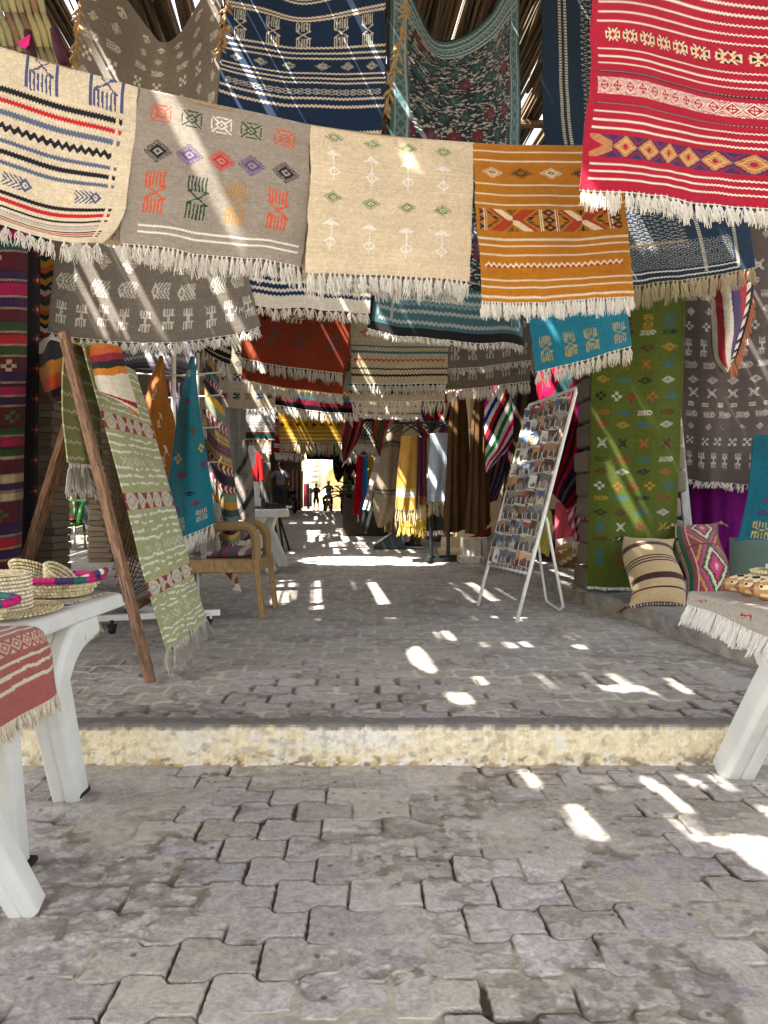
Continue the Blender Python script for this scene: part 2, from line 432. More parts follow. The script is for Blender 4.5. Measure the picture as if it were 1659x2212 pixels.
HOLES_W = [  # spots on hanging rugs: picture point, distance, half sizes, share
    (425, 380, 2.60, .055, 0.108, .97), (345, 230, 2.58, .03, 0.030, .9), (790, 350, 2.68, .018, .05, .95), (850, 330, 2.69, .02, .04, .95), (905, 400, 2.71, .022, .06, .95), (955, 470, 2.73, .02, .05, .95), (995, 570, 2.74, .028, .05, .95), (1090, 420, 2.78, .02, 0.030, .8),
    (590, 110, 5.05, .02, 0.150, .95), (560, 60, 5.05, .012, 0.090, .95), (665, 190, 5.02, .015, 0.045, .95), (960, 190, 4.96, .02, 0.045, .9),
    (1340, 1000, 6.0, .03, 0.195, .97), (1375, 1120, 6.0, .022, 0.150, .95), (1300, 1020, 6.0, .018, 0.135, .95), (1410, 740, 6.0, .02, 0.150, .95), (1360, 720, 6., .018, 0.150, .95), (1450, 780, 6., .016, 0.120, .95), (1330, 870, 6., .016, 0.105, .95), (1390, 900, 6., .018, 0.105, .95), (1350, 1080, 6., .016, 0.090, .95), (1430, 870, 6., .014, 0.090, .95),
    (1185, 720, 4.58, .025, 0.075, .97), (1215, 735, 4.57, .02, 0.075, .95), (1275, 700, 4.58, .02, 0.075, .95), (1320, 700, 4.59, .022, 0.075, .95), (1590, 570, 5.04, .05, 0.075, .8), (1450, 580, 5., .03, 0.045, .8),
    (625, 930, 16., .06, 0.375, .9), (655, 935, 16., .08, 0.450, .9), (690, 930, 16., .06, 0.375, .9), (720, 935, 16., .06, 0.375, .9), (560, 920, 14., .4, 0.450, .5), (840, 890, 10.5, .5, 0.225, .5), (690, 900, 9.6, .4, 0.180, .6),
    (868, 1000, 9.4, .03, 0.450, .9), (872, 1080, 9.4, .04, 0.150, .9), (962, 1000, 9.3, .05, 0.225, .9), (945, 1060, 9.3, .06, 0.180, .9), (985, 930, 8.5, .03, 0.300, .9), (1030, 900, 8.2, .03, 0.225, .9), (1190, 830, 7.6, .25, 0.375, .6), (1250, 900, 7.6, .1, 0.300, .7), (1600, 1110, 5.6, .1, 0.180, .6), (1600, 1325, 2.62, .05, .05, .95), (1640, 1335, 2.5, .03, .06, .95), (1390, 1180, 5.6, .05, 0.120, .6), (1400, 1190, 5.6, .03, 0.045, .9),
    (606, 1030, 25, .25, 0.600, .9), (598, 1060, 25, .2, 0.450, .7),
]
def to_roof(p):
    t = (p[2] - zroof(p[1])) / SUN.z
    return (p[0] - SUN.x * t, p[1] - SUN.y * t)
RH = []
for (x, y, a, b, q) in HOLES:
    h = to_roof((x, y, gz(y) if y > 3.1 else 0)); RH.append((h[0], h[1], a, b, q))
for (u, vv, d, a, b, q) in HOLES_W:
    h = to_roof(P(u, vv, d)); RH.append((h[0], h[1], a, b, q))
def h1_(x, s):
    n = math.sin(math.floor(x / .042) * 12.9898 + s * 78.233) * 43758.5453
    return n - math.floor(n)
def reeds(y0, y1, x0, x1, zf, spacing, gap, seed, lean=.05, hole=True, rad=.0105, tint=1., jit=(.62, 1.4)):
    rg = np.random.default_rng(seed)
    V = []; Q = []; Cc = []
    y = y0; n = 5
    while y < y1:
        L = 2.6
        x = x0 - .087 * y
        xe = x1 - .087 * y
        while x < xe:
            x += spacing * rg.uniform(*jit)
            g = gap(x, y + L / 2)
            if rg.random() < g: continue
            ln = rg.normal(0, lean)
            r = rad * rg.uniform(.6, 1.35)
            ya, yb = y + rg.uniform(-.25, .05), y + L + rg.uniform(.0, .25)
            zz = rg.uniform(-.03, .03) ; sag = rg.uniform(-.02, .03)
            xa = x + .087 * 0
            segs = [(ya, yb)]
            if hole:
                for (hx, hy, a, b, q) in RH:
                    if ya - b < hy < yb + b:
                        xm = x - .087 * (hy - y)
                        if abs(xm - hx) < a and (q > .9 or h1_(xm, hx) < q):
                            w = b * max(0, 1 - ((xm - hx) / a) ** 2) ** .4 * rg.uniform(.7, 1.1)
                            new = []
                            for (s0, s1) in segs:
                                if hy + w <= s0 or hy - w >= s1: new.append((s0, s1)); continue
                                if hy - w > s0 + .05: new.append((s0, hy - w))
                                if hy + w < s1 - .05: new.append((hy + w, s1))
                            segs = new
            t = rg.uniform(.5, 1.15) * tint
            base = np.array([.22, .155, .085]) * t if rg.random() < .7 else np.array([.15, .11, .07]) * t
            for (s0, s1) in segs:
                k0 = len(V)
                for f in (0., .5, 1.):
                    yy = s0 + (s1 - s0) * f
                    cx = x - (.087) * (yy - y) + ln * (yy - y) * .5 + rg.normal(0, min(.006, lean * .12))
                    cz = zf(yy) + zz + (sag if f == .5 else 0)
                    for k in range(n):
                        V.append((cx + r * math.cos(6.2832 * k / n), yy, cz + r * math.sin(6.2832 * k / n)))
                for j in range(2):
                    for k in range(n):
                        Q.append((k0 + j * n + k, k0 + (j + 1) * n + k, k0 + (j + 1) * n + (k + 1) % n, k0 + j * n + (k + 1) % n)); Cc.append(base)
        y += L
    return V, Q, Cc
def slit(x, y, w, l, thr):
    """groups of reeds left out together, so that the sky shows in narrow lines"""
    xx = x + .087 * y
    return .97 if float(hsh(np.array([math.floor(xx / w)]), np.array([math.floor(y / l + .37 * math.floor(xx / w))]), 9)[0]) > thr else 0.
def gapf(x, y):
    if min(math.hypot((x + 1.65) / .8, (y - 5.5) / 1.2), math.hypot((x + 2.75) / .5, (y - 5.5) / 1.2)) < 1: return slit(x, y, .045, 2., .50)
    if 4.6 < y < 9 and x > -.7: return slit(x, y, .042, 1.6, .76)
    if y > 9: return slit(x, y, .06, 1.5, .80)
    return 0.
V, Q, Cc = reeds(-1.2, 46, -5.6, 4.2, zroof, .0205, gapf, 5)
VY, QY, CY = reeds(8.6, 18.4, -9.6 + .75, -4.7 + .75, lambda y: 4.7, .0175, lambda x, y: slit(x, y, .06, 1.5, .82), 15, lean=.01, rad=.0165)  # unseen courtyard cover, added to keep the sun off its floor
k = len(V); V = V + VY; Q = Q + [tuple(i + k for i in q) for q in QY]; Cc = Cc + CY
V2, Q2, C2 = reeds(-1.2, 46, -5.6, 4.2, lambda y: zroof(y) + .045, .0140, gapf, 6, lean=.002, rad=.0175, tint=.8, jit=(.85, 1.12))
V3, Q3, C3 = reeds(-3.8, 46, -5.6, 4.2, lambda y: zroof(y) + .085, .0145, gapf, 23, lean=.002, rad=.0165, tint=.8, jit=(.85, 1.12))  # extra unseen layer, longer at the front, added to stop stray sun leaks
k = len(V2); V2 = V2 + V3; Q2 = Q2 + [tuple(i + k for i in q) for q in Q3]; C2 = C2 + C3
k = len(V)
Q2 = [tuple(i + k for i in q) for q in Q2]
roof = empty("reed_roof", (0, 0, 4.7), "long roof of dry brown reeds laid on poles over the market street", "roof")
me = quad_mesh("reed_mat", np.array(V + V2) - np.array([0, 0, 4.7]), np.array(Q + Q2), np.array(Cc + C2))
tag(link("reed_mat", me, mat("dry_reed", attr=True, rough=.8, nscale=40, namt=.3), roof), kind='stuff')
for y in np.arange(-0.6, 46, 2.6):
    b = MB(); b.tube([(-4.8 - .087 * y, y, zroof(y) - .075 - 4.7), (0 - .087 * y, y, zroof(y) - .07 - 4.7), (4.4 - .087 * y, y, zroof(y) - .075 - 4.7)], .04, 7)
    b.build("beam", BEAM, roof)
# ------------------------------------------------------------------ woven patterns
class CV_:
    """a woven pattern, one cell per knot; x and y run 0..1 across and down the cloth"""
    def __init__(s, w, h, base, heather=.0, seed=1):
        s.w, s.h = w, h
        s.a = np.ones((h, w, 3)) * lin(base)
        yy, xx = np.mgrid[0:h, 0:w]; s.xx, s.yy = xx, yy
        if heather:
            r = np.random.default_rng(seed)
            n = fbm(xx / 5., yy / 1.6, seed, 3) - .5 + .35 * (r.random((h, w)) - .5)
            s.a *= (1 + heather * 2 * n)[..., None]
    def put(s, m, c): s.a[m] = lin(c)
    def band(s, y0, y1, c, x0=0., x1=1., jag=1, fade=1.):
        j = ((s.xx // 2) % 2) * jag
        yc0 = y0 * s.h + j; yc1 = y1 * s.h + j
        m = (s.yy >= np.round(yc0)) & (s.yy < np.round(np.maximum(yc1, yc0 + 1))) & (s.xx >= x0 * s.w) & (s.xx < x1 * s.w)
        s.put(m, c)
    def bands(s, lst, x0=0., x1=1.):
        for y0, y1, c in lst: s.band(y0, y1, c, x0, x1)
    def vband(s, x0, x1, c, y0=0., y1=1.):
        s.put((s.xx >= x0 * s.w) & (s.xx < x1 * s.w) & (s.yy >= y0 * s.h) & (s.yy < y1 * s.h), c)
    def mot(s, kind, cx, cy, w, h, c, c2=None, rot=0):
        x0 = int(max(0, (cx - w) * s.w)); x1 = int(min(s.w, (cx + w) * s.w + 2)); y0 = int(max(0, (cy - h) * s.h)); y1 = int(min(s.h, (cy + h) * s.h + 2))
        if x1 <= x0 or y1 <= y0: return
        X = s.xx[y0:y1, x0:x1]; Y = s.yy[y0:y1, x0:x1]
        u = ((X + .5) / s.w - cx) / (w / 2); v = ((Y + .5) / s.h - cy) / (h / 2)
        jn = .16 * min(1, 1.2 / max(1, 0)); u = u + .10 * (fbm(X / 4., Y / 4., s.w + int(cx * 97), 2) - .5); v = v + .12 * (fbm(X / 4. + 9, Y / 4., s.h + int(cy * 97), 2) - .5)
        if rot: ca, sa = math.cos(rot), math.sin(rot); u, v = u * ca + v * sa, -u * sa + v * ca
        px = 2 / (w * s.w); py = 2 / (h * s.h)          # one cell
        m, m2 = motif(kind, u, v, px, py)
        sub = s.a[y0:y1, x0:x1]
        sub[m] = lin(c)
        if m2 is not None and c2 is not None: sub[m2] = lin(c2)
    def row(s, kind, xs, cy, w, h, cols, c2=None, rot=0):
        for i, x in enumerate(xs): s.mot(kind, x, cy, w, h, cols[i % len(cols)] if isinstance(cols, list) else cols, c2, rot)
    def zig(s, y0, y1, n, c, th=.35, ph=0, x0=0., x1=1., c2=None):
        t = (s.xx + .5) / s.w * n + ph; tri = np.abs((t % 1) * 2 - 1)
        q = ((s.yy + .5) / s.h - y0) / (y1 - y0)
        ok = (s.xx >= x0 * s.w) & (s.xx < x1 * s.w)
        if c2 is not None: s.put((q > tri * (1 - th) + th) & (q < 1) & ok, c2)
        s.put((q > tri * (1 - th)) & (q < tri * (1 - th) + th) & (q >= 0) & (q <= 1) & ok, c)
    def lattice(s, x0, x1, y0, y1, nx, ny, c, th=.16, c2=None, core=.3):
        u = ((s.xx + .5) / s.w - x0) / (x1 - x0) * nx; v = ((s.yy + .5) / s.h - y0) / (y1 - y0) * ny
        ok = (u >= 0) & (u < nx) & (v >= 0) & (v < ny)
        d = np.abs((u % 1) * 2 - 1) + np.abs((v % 1) * 2 - 1)
        if c2 is not None: s.put(ok & (d < core), c2)
        s.put(ok & (np.abs(d - 1) < th), c)

def motif(kind, u, v, px, py):
    au, av = np.abs(u), np.abs(v); ins = (au <= 1) & (av <= 1)
    m2 = None
    if kind == 'comb':            # double comb, hourglass waist
        n = 6
        teeth = (((u + 1) / 2 * n) % 1 < .5) & (av > .3)
        cap = (np.abs(av - .3) < max(.05, py * .7)) & (au > .35)
        xs = np.abs(au - np.clip((av - .02) / .28, 0, 1) * .95) < max(.14, px * .8)
        m = ins & (teeth | (xs & (av <= .32)) | (cap * (au > .5)))
    elif kind == 'comb4':
        teeth = (((u + 1) / 2 * 4) % 1 < .55) & (av > .35)
        m = ins & (teeth | ((np.abs(av - .35) < max(.09, py)) ) | ((au < .25) & (av < .4)))
    elif kind == 'eye':           # serrated diamond with a small open heart
        d = au * .9 + av * .95
        ser = (d > .55) & (d < 1) & ((((au - av) * 4.6 + .2) % 1) < .52)
        ring = (np.abs(d - .46) < .12)
        m = ins & (ser | ring | (d < .14)); m2 = ins & (d < .32) & (d > .16)
    elif kind == 'cross':         # turtle: X of triangles round a diamond
        ring = np.abs(au * 1.2 + av * 1.2 - .62) < .13
        tri = (np.abs(au - .98) < .1) & (av < .62) | (np.abs(av - .95) < .12) & (au < .55)
        di = (np.abs(au - av * 1.0) < .12) & (np.maximum(au, av) > .3) & (np.maximum(au, av) < .97)
        m = ins & (ring | tri * (au > 0) | di | (np.maximum(au * 1.2, av * 1.2) < .12))
        m2 = ins & ((au > av * 1.35 + .08) & (au > .5) & (av < .5) | (av > au * 1.35 + .08) & (av > .5) & (au < .5)) & ~m
    elif kind == 'turtle':        # small dark triangles in pale outline
        dia = np.abs(au / .45 + av / .8 - 1) < .22
        wing = (np.abs(au - .92) < .1) & (av < .5) | (np.abs(au - .42 - av * .0) < .07) & (av > .4) & (av < .95) | (np.abs(av - au * .55) < .12) & (au > .42)
        m = ins & (dia | wing | (np.abs(av - au * 1.6) < .16) & (av > .3))
        m2 = ins & ~m & ((au > .5) & (av < au * .55) | (au < .42) & (av > .35) & (au / .45 + av / .8 > 1) & (av < .92))
    elif kind == 'umb':           # umbrella over a little diamond
        can = (v > -1) & (v < -.62) & (au < (v + 1) / .38)
        hole = (((u * 4) % 1 < .35) & (((v + 1) * 10) % 1 < .4))
        st = (au < max(.055, px * .55)) & (v > -.62)
        di = np.abs(au / .62 + np.abs(v - .42) / .3 - 1) < max(.17, px * 1.1)
        m = ins & ((can & ~hole) | st | di)
    elif kind == 'fish':          # chevron tail with a diamond head to the right
        ch = (u < .45) & (u > -1) & (((u + av * .55) * 3.2) % 1 < .5) & (av < .95) & (u > -.95 + (1 - av) * .25)
        d = np.abs(u - .6) / .4 + av
        m = ins & (ch | ((np.abs(d - .75) < .25) | (d < .2)))
    elif kind == 'fishL':
        return motif('fish', -u, v, px, py)
    elif kind == 'five':          # chequer cross
        i = np.floor((u + 1) * 1.5); j = np.floor((v + 1) * 1.5)
        m = ins & ((i + j) % 2 == 1)
    elif kind == 'chk':
        i = np.floor((u + 1) * 1.5); j = np.floor((v + 1) * 1.5)
        m = ins & ((i + j) % 2 == 0)
    elif kind == 'bow':
        d = np.abs(au * .0 + 1)
        hg = np.abs(av - .15 - au * .0) < 9
        m = ins & ((np.abs(au - (av * .75 + .25)) < .12) | (np.abs(au - (av * .75 - .05)) < .1) & (av > .1) | (np.abs(au + av * 1.2 - .5) < .1) | (au + av < .15))
    elif kind == 'dia':
        d = au + av
        m = ins & ((np.abs(d - .88) < .12) | (np.abs(d - .5) < .12) | (d < .14))
    elif kind == 'net':           # diamond made of beads
        d = au + av
        m = ins & (d < 1) & (((u + v) * 2.5 % 1 > .22) & ((u - v) * 2.5 % 1 > .22))
    elif kind == 'solid':
        m = ins & (au + av < 1)
    elif kind == 'rect':
        m = ins & ((av > .55) | (au > .75) | (np.abs(au - av) < .2))
    elif kind == 'leaf':
        m = ins & (np.abs(au ** 1.3 + av ** 1.1) < 1) & ~((((u * 5 + av * 2) % 1) < .22))
    elif kind == 'bird':
        m = ins & (((np.abs(v + .35 - .5 * au) < .2) & (au < .95)) | ((au < .12) & (v > -.4) & (v < .5)) | (np.abs(v - .6 + au * .4) < .13) & (au < .5))
    elif kind == 'flower':
        d = np.abs(av - .33); 
        m = ins & (((((u + 1) / 2 * 3) % 1 < .6) & (av > .2) & (av < 1)) & (av < .95) | (av < .2) & (au < .3))
    else:
        m = ins
    return m, m2

# ------------------------------------------------------------------ hanging cloth
def cr1(A, n):
    """Catmull-Rom along axis 0 to n samples"""
    A = np.asarray(A, float); k = len(A)
    if k == 2: return A[0] + (A[1] - A[0]) * np.linspace(0, 1, n).reshape(-1, *([1] * (A.ndim - 1)))
    E = np.concatenate([[2 * A[0] - A[1]], A, [2 * A[-1] - A[-2]]])
    t = np.linspace(0, k - 1, n); i = np.minimum(t.astype(int), k - 2); f = (t - i).reshape(-1, *([1] * (A.ndim - 1)))
    p0, p1, p2, p3 = E[i], E[i + 1], E[i + 2], E[i + 3]
    return .5 * (2 * p1 + (p2 - p0) * f + (2 * p0 - 5 * p1 + 4 * p2 - p3) * f * f + (3 * p1 - p0 - 3 * p2 + p3) * f ** 3)
def surf(rows, h, w):
    g = []
    for r in rows:
        pts = np.array([P(*q) if q[1] > 30 or True else q for q in r])
        g.append(cr1(pts, w))
    return cr1(np.array(g), h)
def surf3(rows, h, w):
    return cr1(np.array([cr1(np.array(r, float), w) for r in rows]), h)
def ripple(p, amp, nf, seed, top=.25, side=None):
    """soft vertical folds, stronger towards the free edge"""
    h, w, _ = p.shape
    t = np.linspace(0, 1, h)[:, None]; s = np.linspace(0, 1, w)[None, :]
    f = np.sin(2 * np.pi * nf * s + seed * 1.7 + .8 * np.sin(2.1 * t + seed)) * .6 + (fbm(s * nf * 2.2 + t * .6, t * 1.2 + seed, seed, 3) - .5) * 1.6
    tx = p[:, -1:] - p[:, :1]; nx = np.stack([tx[..., 1], -tx[..., 0], 0 * tx[..., 0]], -1)
    nx /= np.linalg.norm(nx, axis=-1, keepdims=True) + 1e-9
    return p + nx * (amp * (top + (1 - top) * t) * f)[..., None]

def tassels(edge, length, spacing, seed, mb=None, strands=6, rad=.0022, knot=True, droop=(0, 0, -1), seg=3, spread=.45, col=(1, 1, 1), dirs=None):
    """knotted fringe along a polyline; returns a builder"""
    mb = mb or MB(); rg = np.random.default_rng(seed); mb.col = col; rad = rad * .7; strands = int(strands * 2.1 + .5); spread *= 1.25
    e = np.asarray(edge, float); mb.tube([tuple(q) for q in e[::max(1, len(e) // 40)]], rad * 1.5, 5); sl_ = np.concatenate([[0], np.cumsum(np.linalg.norm(np.diff(e, axis=0), axis=1))])
    n = max(2, int(sl_[-1] / spacing)); dn = Vector(droop).normalized()
    tang = Vector(e[-1] - e[0]).normalized()
    nrm = tang.cross(dn).normalized()
    for i in range(n):
        q = (i + .5 + rg.uniform(-.18, .18)) / n * sl_[-1]
        p = Vector([np.interp(q, sl_, e[:, k]) for k in range(3)])
        L = length * .92 * rg.uniform(.8, 1.12)
        dd = (dn + tang * rg.normal(0, .10) + nrm * rg.normal(0, .12)).normalized()
        k1 = p + dd * (L * .16)
        if knot: mb.tube([p - dd * .004, p + dd * L * .06, k1], [rad * 2.0, rad * 2.6, rad * 2.0], 5)
        for s_ in range(strands):
            ang = rg.uniform(0, 6.28); rr = spacing * spread * rg.uniform(.2, 1)
            off = tang * math.cos(ang) * rr + nrm * math.sin(ang) * rr * .6
            l = L * rg.uniform(.72, 1.12)
            st = k1 if knot else p + off * .6
            st = st + off * (.55 if knot else 0)
            pts = [st]
            for j in range(1, seg + 1):
                f = j / seg
                pts.append(st + dd * (l - (L * .16 if knot else 0)) * f + off * (f ** .7) + tang * rg.normal(0, .0016 + spacing * .05))
            mb.tube(pts, [rad * 1.15] + [rad] * (seg - 1) + [rad * .6], 3, cap=False)
    return mb

def finish_cloth(o, thick):
    if thick:
        s_ = o.modifiers.new("thickness", 'SOLIDIFY'); s_.thickness = thick; s_.offset = 0
def rug(name, label, rows, cv, cat='rug', group=None, fr=None, rip=(.008, 2.5, 1), thick=.006, m=None, parent=None, world=False, frm=None, edge=-1, part='fringe', droop=(0, 0, -1)):
    """cloth sheet over a net of control points (picture point + distance), coloured by its weave"""
    p = (surf3 if world else surf)(rows, cv.h + 1, cv.w + 1)
    if rip: p = ripple(p, *rip)
    tt = np.linspace(0, 1, cv.h + 1)[:, None]; ss = np.linspace(0, 1, cv.w + 1)[None, :]; sd = (cv.w * 3 + cv.h) % 91
    wd = float(np.linalg.norm(p[-1, -1] - p[-1, 0])); ax = (p[-1, -1] - p[-1, 0]) / max(wd, 1e-6)
    p[..., 2] += tt ** 3 * .028 * min(wd, 1.2) * (fbm(ss * 5 + sd, ss * 0 + sd, sd, 3) - .5)
    p += ((fbm(tt * 7 + sd, tt * 0 + sd, sd + 1, 3) - .5) * (1 - ss) + (fbm(tt * 7, tt * 0 + sd, sd + 2, 3) - .5) * ss)[..., None] * ax * .022 * min(wd, 1.2)
    r_ = np.random.default_rng(cv.w * 7 + cv.h); k_ = 1 if m is CLOTHF else 1.6
    cv.a = np.clip(cv.a * (1 + .05 * k_ * r_.standard_normal((cv.h, cv.w, 1)) + .03 * r_.standard_normal((cv.h, 1, 1)) + .22 * (fbm(cv.xx / (cv.w * .3), cv.yy / (cv.h * .12), 8, 3)[..., None] - .5)), .002, .95)
    o = grid_obj(name, p, cv.a, m or CLOTH, parent)
    tag(o, label, cat, group); finish_cloth(o, thick)
    if fr:
        L, sp, st, rd = fr[:4]
        kw = fr[4] if len(fr) > 4 else {}
        e = p[edge] if edge in (0, -1) else p[:, 0 if edge == 'l' else -1]
        f = tassels(e, L, sp, len(label or name), strands=st, rad=rd, droop=droop, **kw).build(part, frm or FRINGE, o)
    o['_p'] = 0
    return o, p
def back_flap(o, p, cv, dy=.05, drop=.0, sx=1.03, dx=0., fr=None, frm=None, thick=.006, rip=(.008, 2.2, 5), m=None, gap=.012):
    """the half of a folded rug that hangs behind the line"""
    q = p.copy(); h = len(q); t = np.linspace(0, 1, h)[:, None]
    c = q.mean(1, keepdims=True)
    q[..., 0] = c[..., 0] + (q[..., 0] - c[..., 0]) * (1 + (sx - 1) * t) + dx * t
    q[..., 1] += gap + dy * np.minimum(1, t * 1.2)
    q[..., 2] -= drop * t
    q = ripple(q, *rip)
    b = grid_obj("back_flap", q[::2, ::2], cv.a[::2, ::2][:len(q[::2]) - 1, :len(q[0, ::2]) - 1], m or CLOTH, o); finish_cloth(b, thick)
    if fr: tassels(q[-1], fr[0], fr[1], 77, strands=fr[2], rad=fr[3]).build("fringe", frm or FRINGE, b)
    # the fold over the line
    n = 7; top = p[0]; bt = q[0]
    ys = []
    for i in range(n):
        a = math.pi * i / (n - 1)
        mid = (top + bt) / 2; half = (bt - top) / 2
        ys.append(mid - half * math.cos(a) + np.array([0, 0, .008]) * math.sin(a))
    ys = np.array(ys)[:, ::2]
    fc = np.repeat(cv.a[:1, ::2][:, :ys.shape[1] - 1], n - 1, 0)
    grid_obj("fold", ys, fc, m or CLOTH, o)
    return b, q

def rope(name, label, pts, r=.006, cat='rope', group=None):
    b = MB(); pts = [Vector(p) for p in pts]; out = []
    pp = cr1(np.array([tuple(p) for p in pts]), len(pts) * 6)
    b.tube([tuple(q) for q in pp], r, 6)
    return tag(b.build(name, ROPE, smooth=True), label, cat, group)
# ------------------------------------------------------------------ rugs over the front line
BLK = (24, 24, 32); RED = (196, 34, 44); SLATE = (92, 104, 128); WHT = (232, 228, 218)
FRN = (.075, .0165, 7, .0021)
# cream striped rug, far left
c = CV_(250, 230, (220, 205, 176), .10, 3)
T = lambda a: a / 375.0
c.bands([(.139, .163, BLK), (.181, .201, RED), (.228, .246, SLATE), (.343, .362, SLATE), (.387, .410, BLK), (.434, .453, SLATE), (.574, .596, BLK), (.613, .638, RED), (.664, .684, BLK), (.790, .812, BLK), (.830, .855, RED), (.878, .899, BLK)], 0, .90)
for y0, y1, k in [(.139, .163, BLK), (.181, .201, RED), (.228, .246, SLATE), (.343, .362, SLATE), (.387, .410, BLK), (.434, .453, SLATE), (.574, .596, BLK), (.613, .638, RED), (.664, .684, BLK), (.790, .812, BLK), (.830, .855, RED), (.878, .899, BLK)]:
    c.band(y0, y1, k, .915, .93)
c.zig(.275, .318, 26, BLK, .55, 0, 0, .9)
for q in np.arange(.715, .765, .011): c.band(q, q + .0055, (98, 106, 140), 0, .9, 0)
c.vband(0, 0, BLK)
sub = (c.yy > .71 * c.h) & (c.yy < .77 * c.h) & (c.xx % 4 < 1); c.put(sub & (c.xx < .9 * c.w), (200, 186, 160))
for x in (.2, .53, .85): c.mot('comb', x, .02, .12, .2, (78, 84, 128)); c.vband(x - .085, x - .068, (78, 84, 128), 0, .115); c.vband(x + .068, x + .085, (78, 84, 128), 0, .115)
c.row('fish', [.18, .46, .8], .515, .15, .07, (84, 96, 128))
d0 = 2.5
o, p = rug("hanging_rug", "cream rug with black, red and slate stripes at the left end of the front line",
    [[(-130, 62, 2.42), (10, 108, 2.45), (150, 150, 2.5), (298, 192, 2.55)], [(-150, 250, 2.4), (-10, 290, 2.42), (140, 335, 2.47), (284, 365, 2.52)], [(-170, 400, 2.4), (-30, 435, 2.42), (120, 475, 2.46), (262, 478, 2.52)], [(-165, 445, 2.4), (-20, 482, 2.42), (115, 515, 2.46), (226, 530, 2.52)]], c, group="rugs folded over the front line", fr=(.07, .034, 9, .0019), rip=(.013, 2, 2))
back_flap(o, p, c, .05, -.015, 1.0, .028)
# grey wool rug with coloured signs
GRY = (152, 142, 129)
c = CV_(250, 235, GRY, .17, 4)
OR = (212, 84, 44); GRN = (40, 70, 44); PUR = (92, 72, 122); OCH = (178, 128, 62)
c.row('cross', [.145, .325, .497, .667, .86], .135, .118, .115, [OR, GRN, (232, 226, 212), GRN, OR])
c.row('eye', [.14, .315, .495, .668, .86], .385, .155, .15, [BLK, PUR, (205, 44, 50), PUR, BLK])
c.row('comb', [.155, .385, .605, .835], .655, .115, .275, [OR, GRN, OCH, OR])
c.bands([(.862, .878, WHT), (.905, .921, WHT)], .09, .965)
o, p = rug("hanging_rug", "grey front line rug with two white lines and orange, green and ochre comb signs",
    [[(300, 193, 2.55), (420, 218, 2.6), (545, 245, 2.63), (671, 273, 2.66)], [(280, 360, 2.52), (412, 375, 2.57), (540, 395, 2.61), (667, 420, 2.65)], [(258, 524, 2.52), (390, 543, 2.56), (520, 558, 2.6), (652, 570, 2.64)]], c, group="rugs folded over the front line", fr=(.078, .0165, 7, .0021), rip=(.011, 2, 3))
back_flap(o, p, c, .05, -.012, 1.02, -.012, (.06, .02, 4, .002))
# beige rug with umbrellas
c = CV_(230, 205, (216, 198, 166), .085, 5)
SG = (112, 138, 92)
for k, x in enumerate((.14, .375, .60, .815)):
    sh = .03 * k / 3
    c.mot('eye', x + .005, .055 + .008 * k, .115, .075, SG); c.mot('eye', x + .002, .47 + .012 * k, .115, .085, SG)
    c.mot('umb', x, .245 + .012 * k, .105, .21, (238, 232, 222)); c.mot('umb', x, .735 + .008 * k, .105, .23, (238, 232, 222))
o, p = rug("hanging_rug", "beige front line rug with rows of white umbrella signs and green eye diamonds",
    [[(672, 274, 2.66), (790, 292, 2.7), (905, 303, 2.73), (1023, 311, 2.77)], [(667, 430, 2.63), (785, 445, 2.67), (903, 452, 2.7), (1021, 458, 2.74)], [(660, 588, 2.62), (780, 592, 2.66), (900, 597, 2.7), (1016, 606, 2.73)]], c, group="rugs folded over the front line", fr=(.078, .0185, 8, .0021), rip=(.010, 1.7, 4))
back_flap(o, p, c, .045, .008, 1.0, -.018, (.07, .02, 5, .002))
# mustard rug
MUS = (180, 114, 18); LN = (226, 212, 178)
c = CV_(230, 215, MUS, .07, 6)
for y in (.035, .10, .265, .335, .40, .62, .66, .735 - .02, .865, .905, .965): c.band(y, y + .011, LN)
for k, x in enumerate((.13, .34, .55, .76, .95)): c.mot('eye', x, .19, .15, .075, [(226, 206, 170), (52, 34, 24)][k % 2], [(60, 40, 30), MUS][k % 2])
y0, y1 = .435, .578; RU = (168, 58, 30)
q = (c.yy + .5) / c.h; x = (c.xx + .5) / c.w
ok = (q > y0) & (q < y1) & (x > .02) & (x < .965); vv = (q - y0) / (y1 - y0) * 2 - 1
for x0, x1 in ((.065, .455), (.565, .90)):
    uu = (x - (x0 + x1) / 2) / ((x1 - x0) / 2); inn = ok & (np.abs(uu) < 1)
    d = np.abs(uu) - np.abs(vv) * .62
    c.put(inn & (np.abs(np.abs(uu) - np.abs(vv) * .55) < .17) & (uu * vv > 0), (226, 206, 168)); c.put(inn & (np.abs(np.abs(uu) - np.abs(vv) * .55) < .17) & (uu * vv < 0) , RU)
    c.put(inn & (np.abs(np.abs(uu) - np.abs(vv) * .55 - .25) < .08), RU)
    c.put(inn & (np.abs(uu) > .45 + .55 * np.abs(vv)) & (np.abs(uu) < .62 + .55 * np.abs(vv)) & ((vv * 9) % 1 < .6), (44, 30, 22))
    c.put(inn & (np.abs(vv) > .45 + np.abs(uu) * 2.4) & ((uu * 16) % 1 < .6), (44, 30, 22))
    for xx_ in (x0, x1): c.put(ok & (np.abs(x - xx_) < .011), (226, 206, 168)); c.put(ok & (np.abs(x - xx_) < .003), RU)
for x0 in (.012, .51, .945):
    uu = (x - x0) / .045
    dd = np.abs(uu) + np.abs(((q - y0) / (y1 - y0) * 3) % 1 * 2 - 1)
    c.put(ok & (np.abs(uu) < 1) & (np.abs(dd - .75) < .3), (36, 30, 36))
c.zig(.765, .80, 26, LN, .42, 0, .03, .94, RU); c.zig(.765, .80, 26, LN, .42, 0, .03, .94)
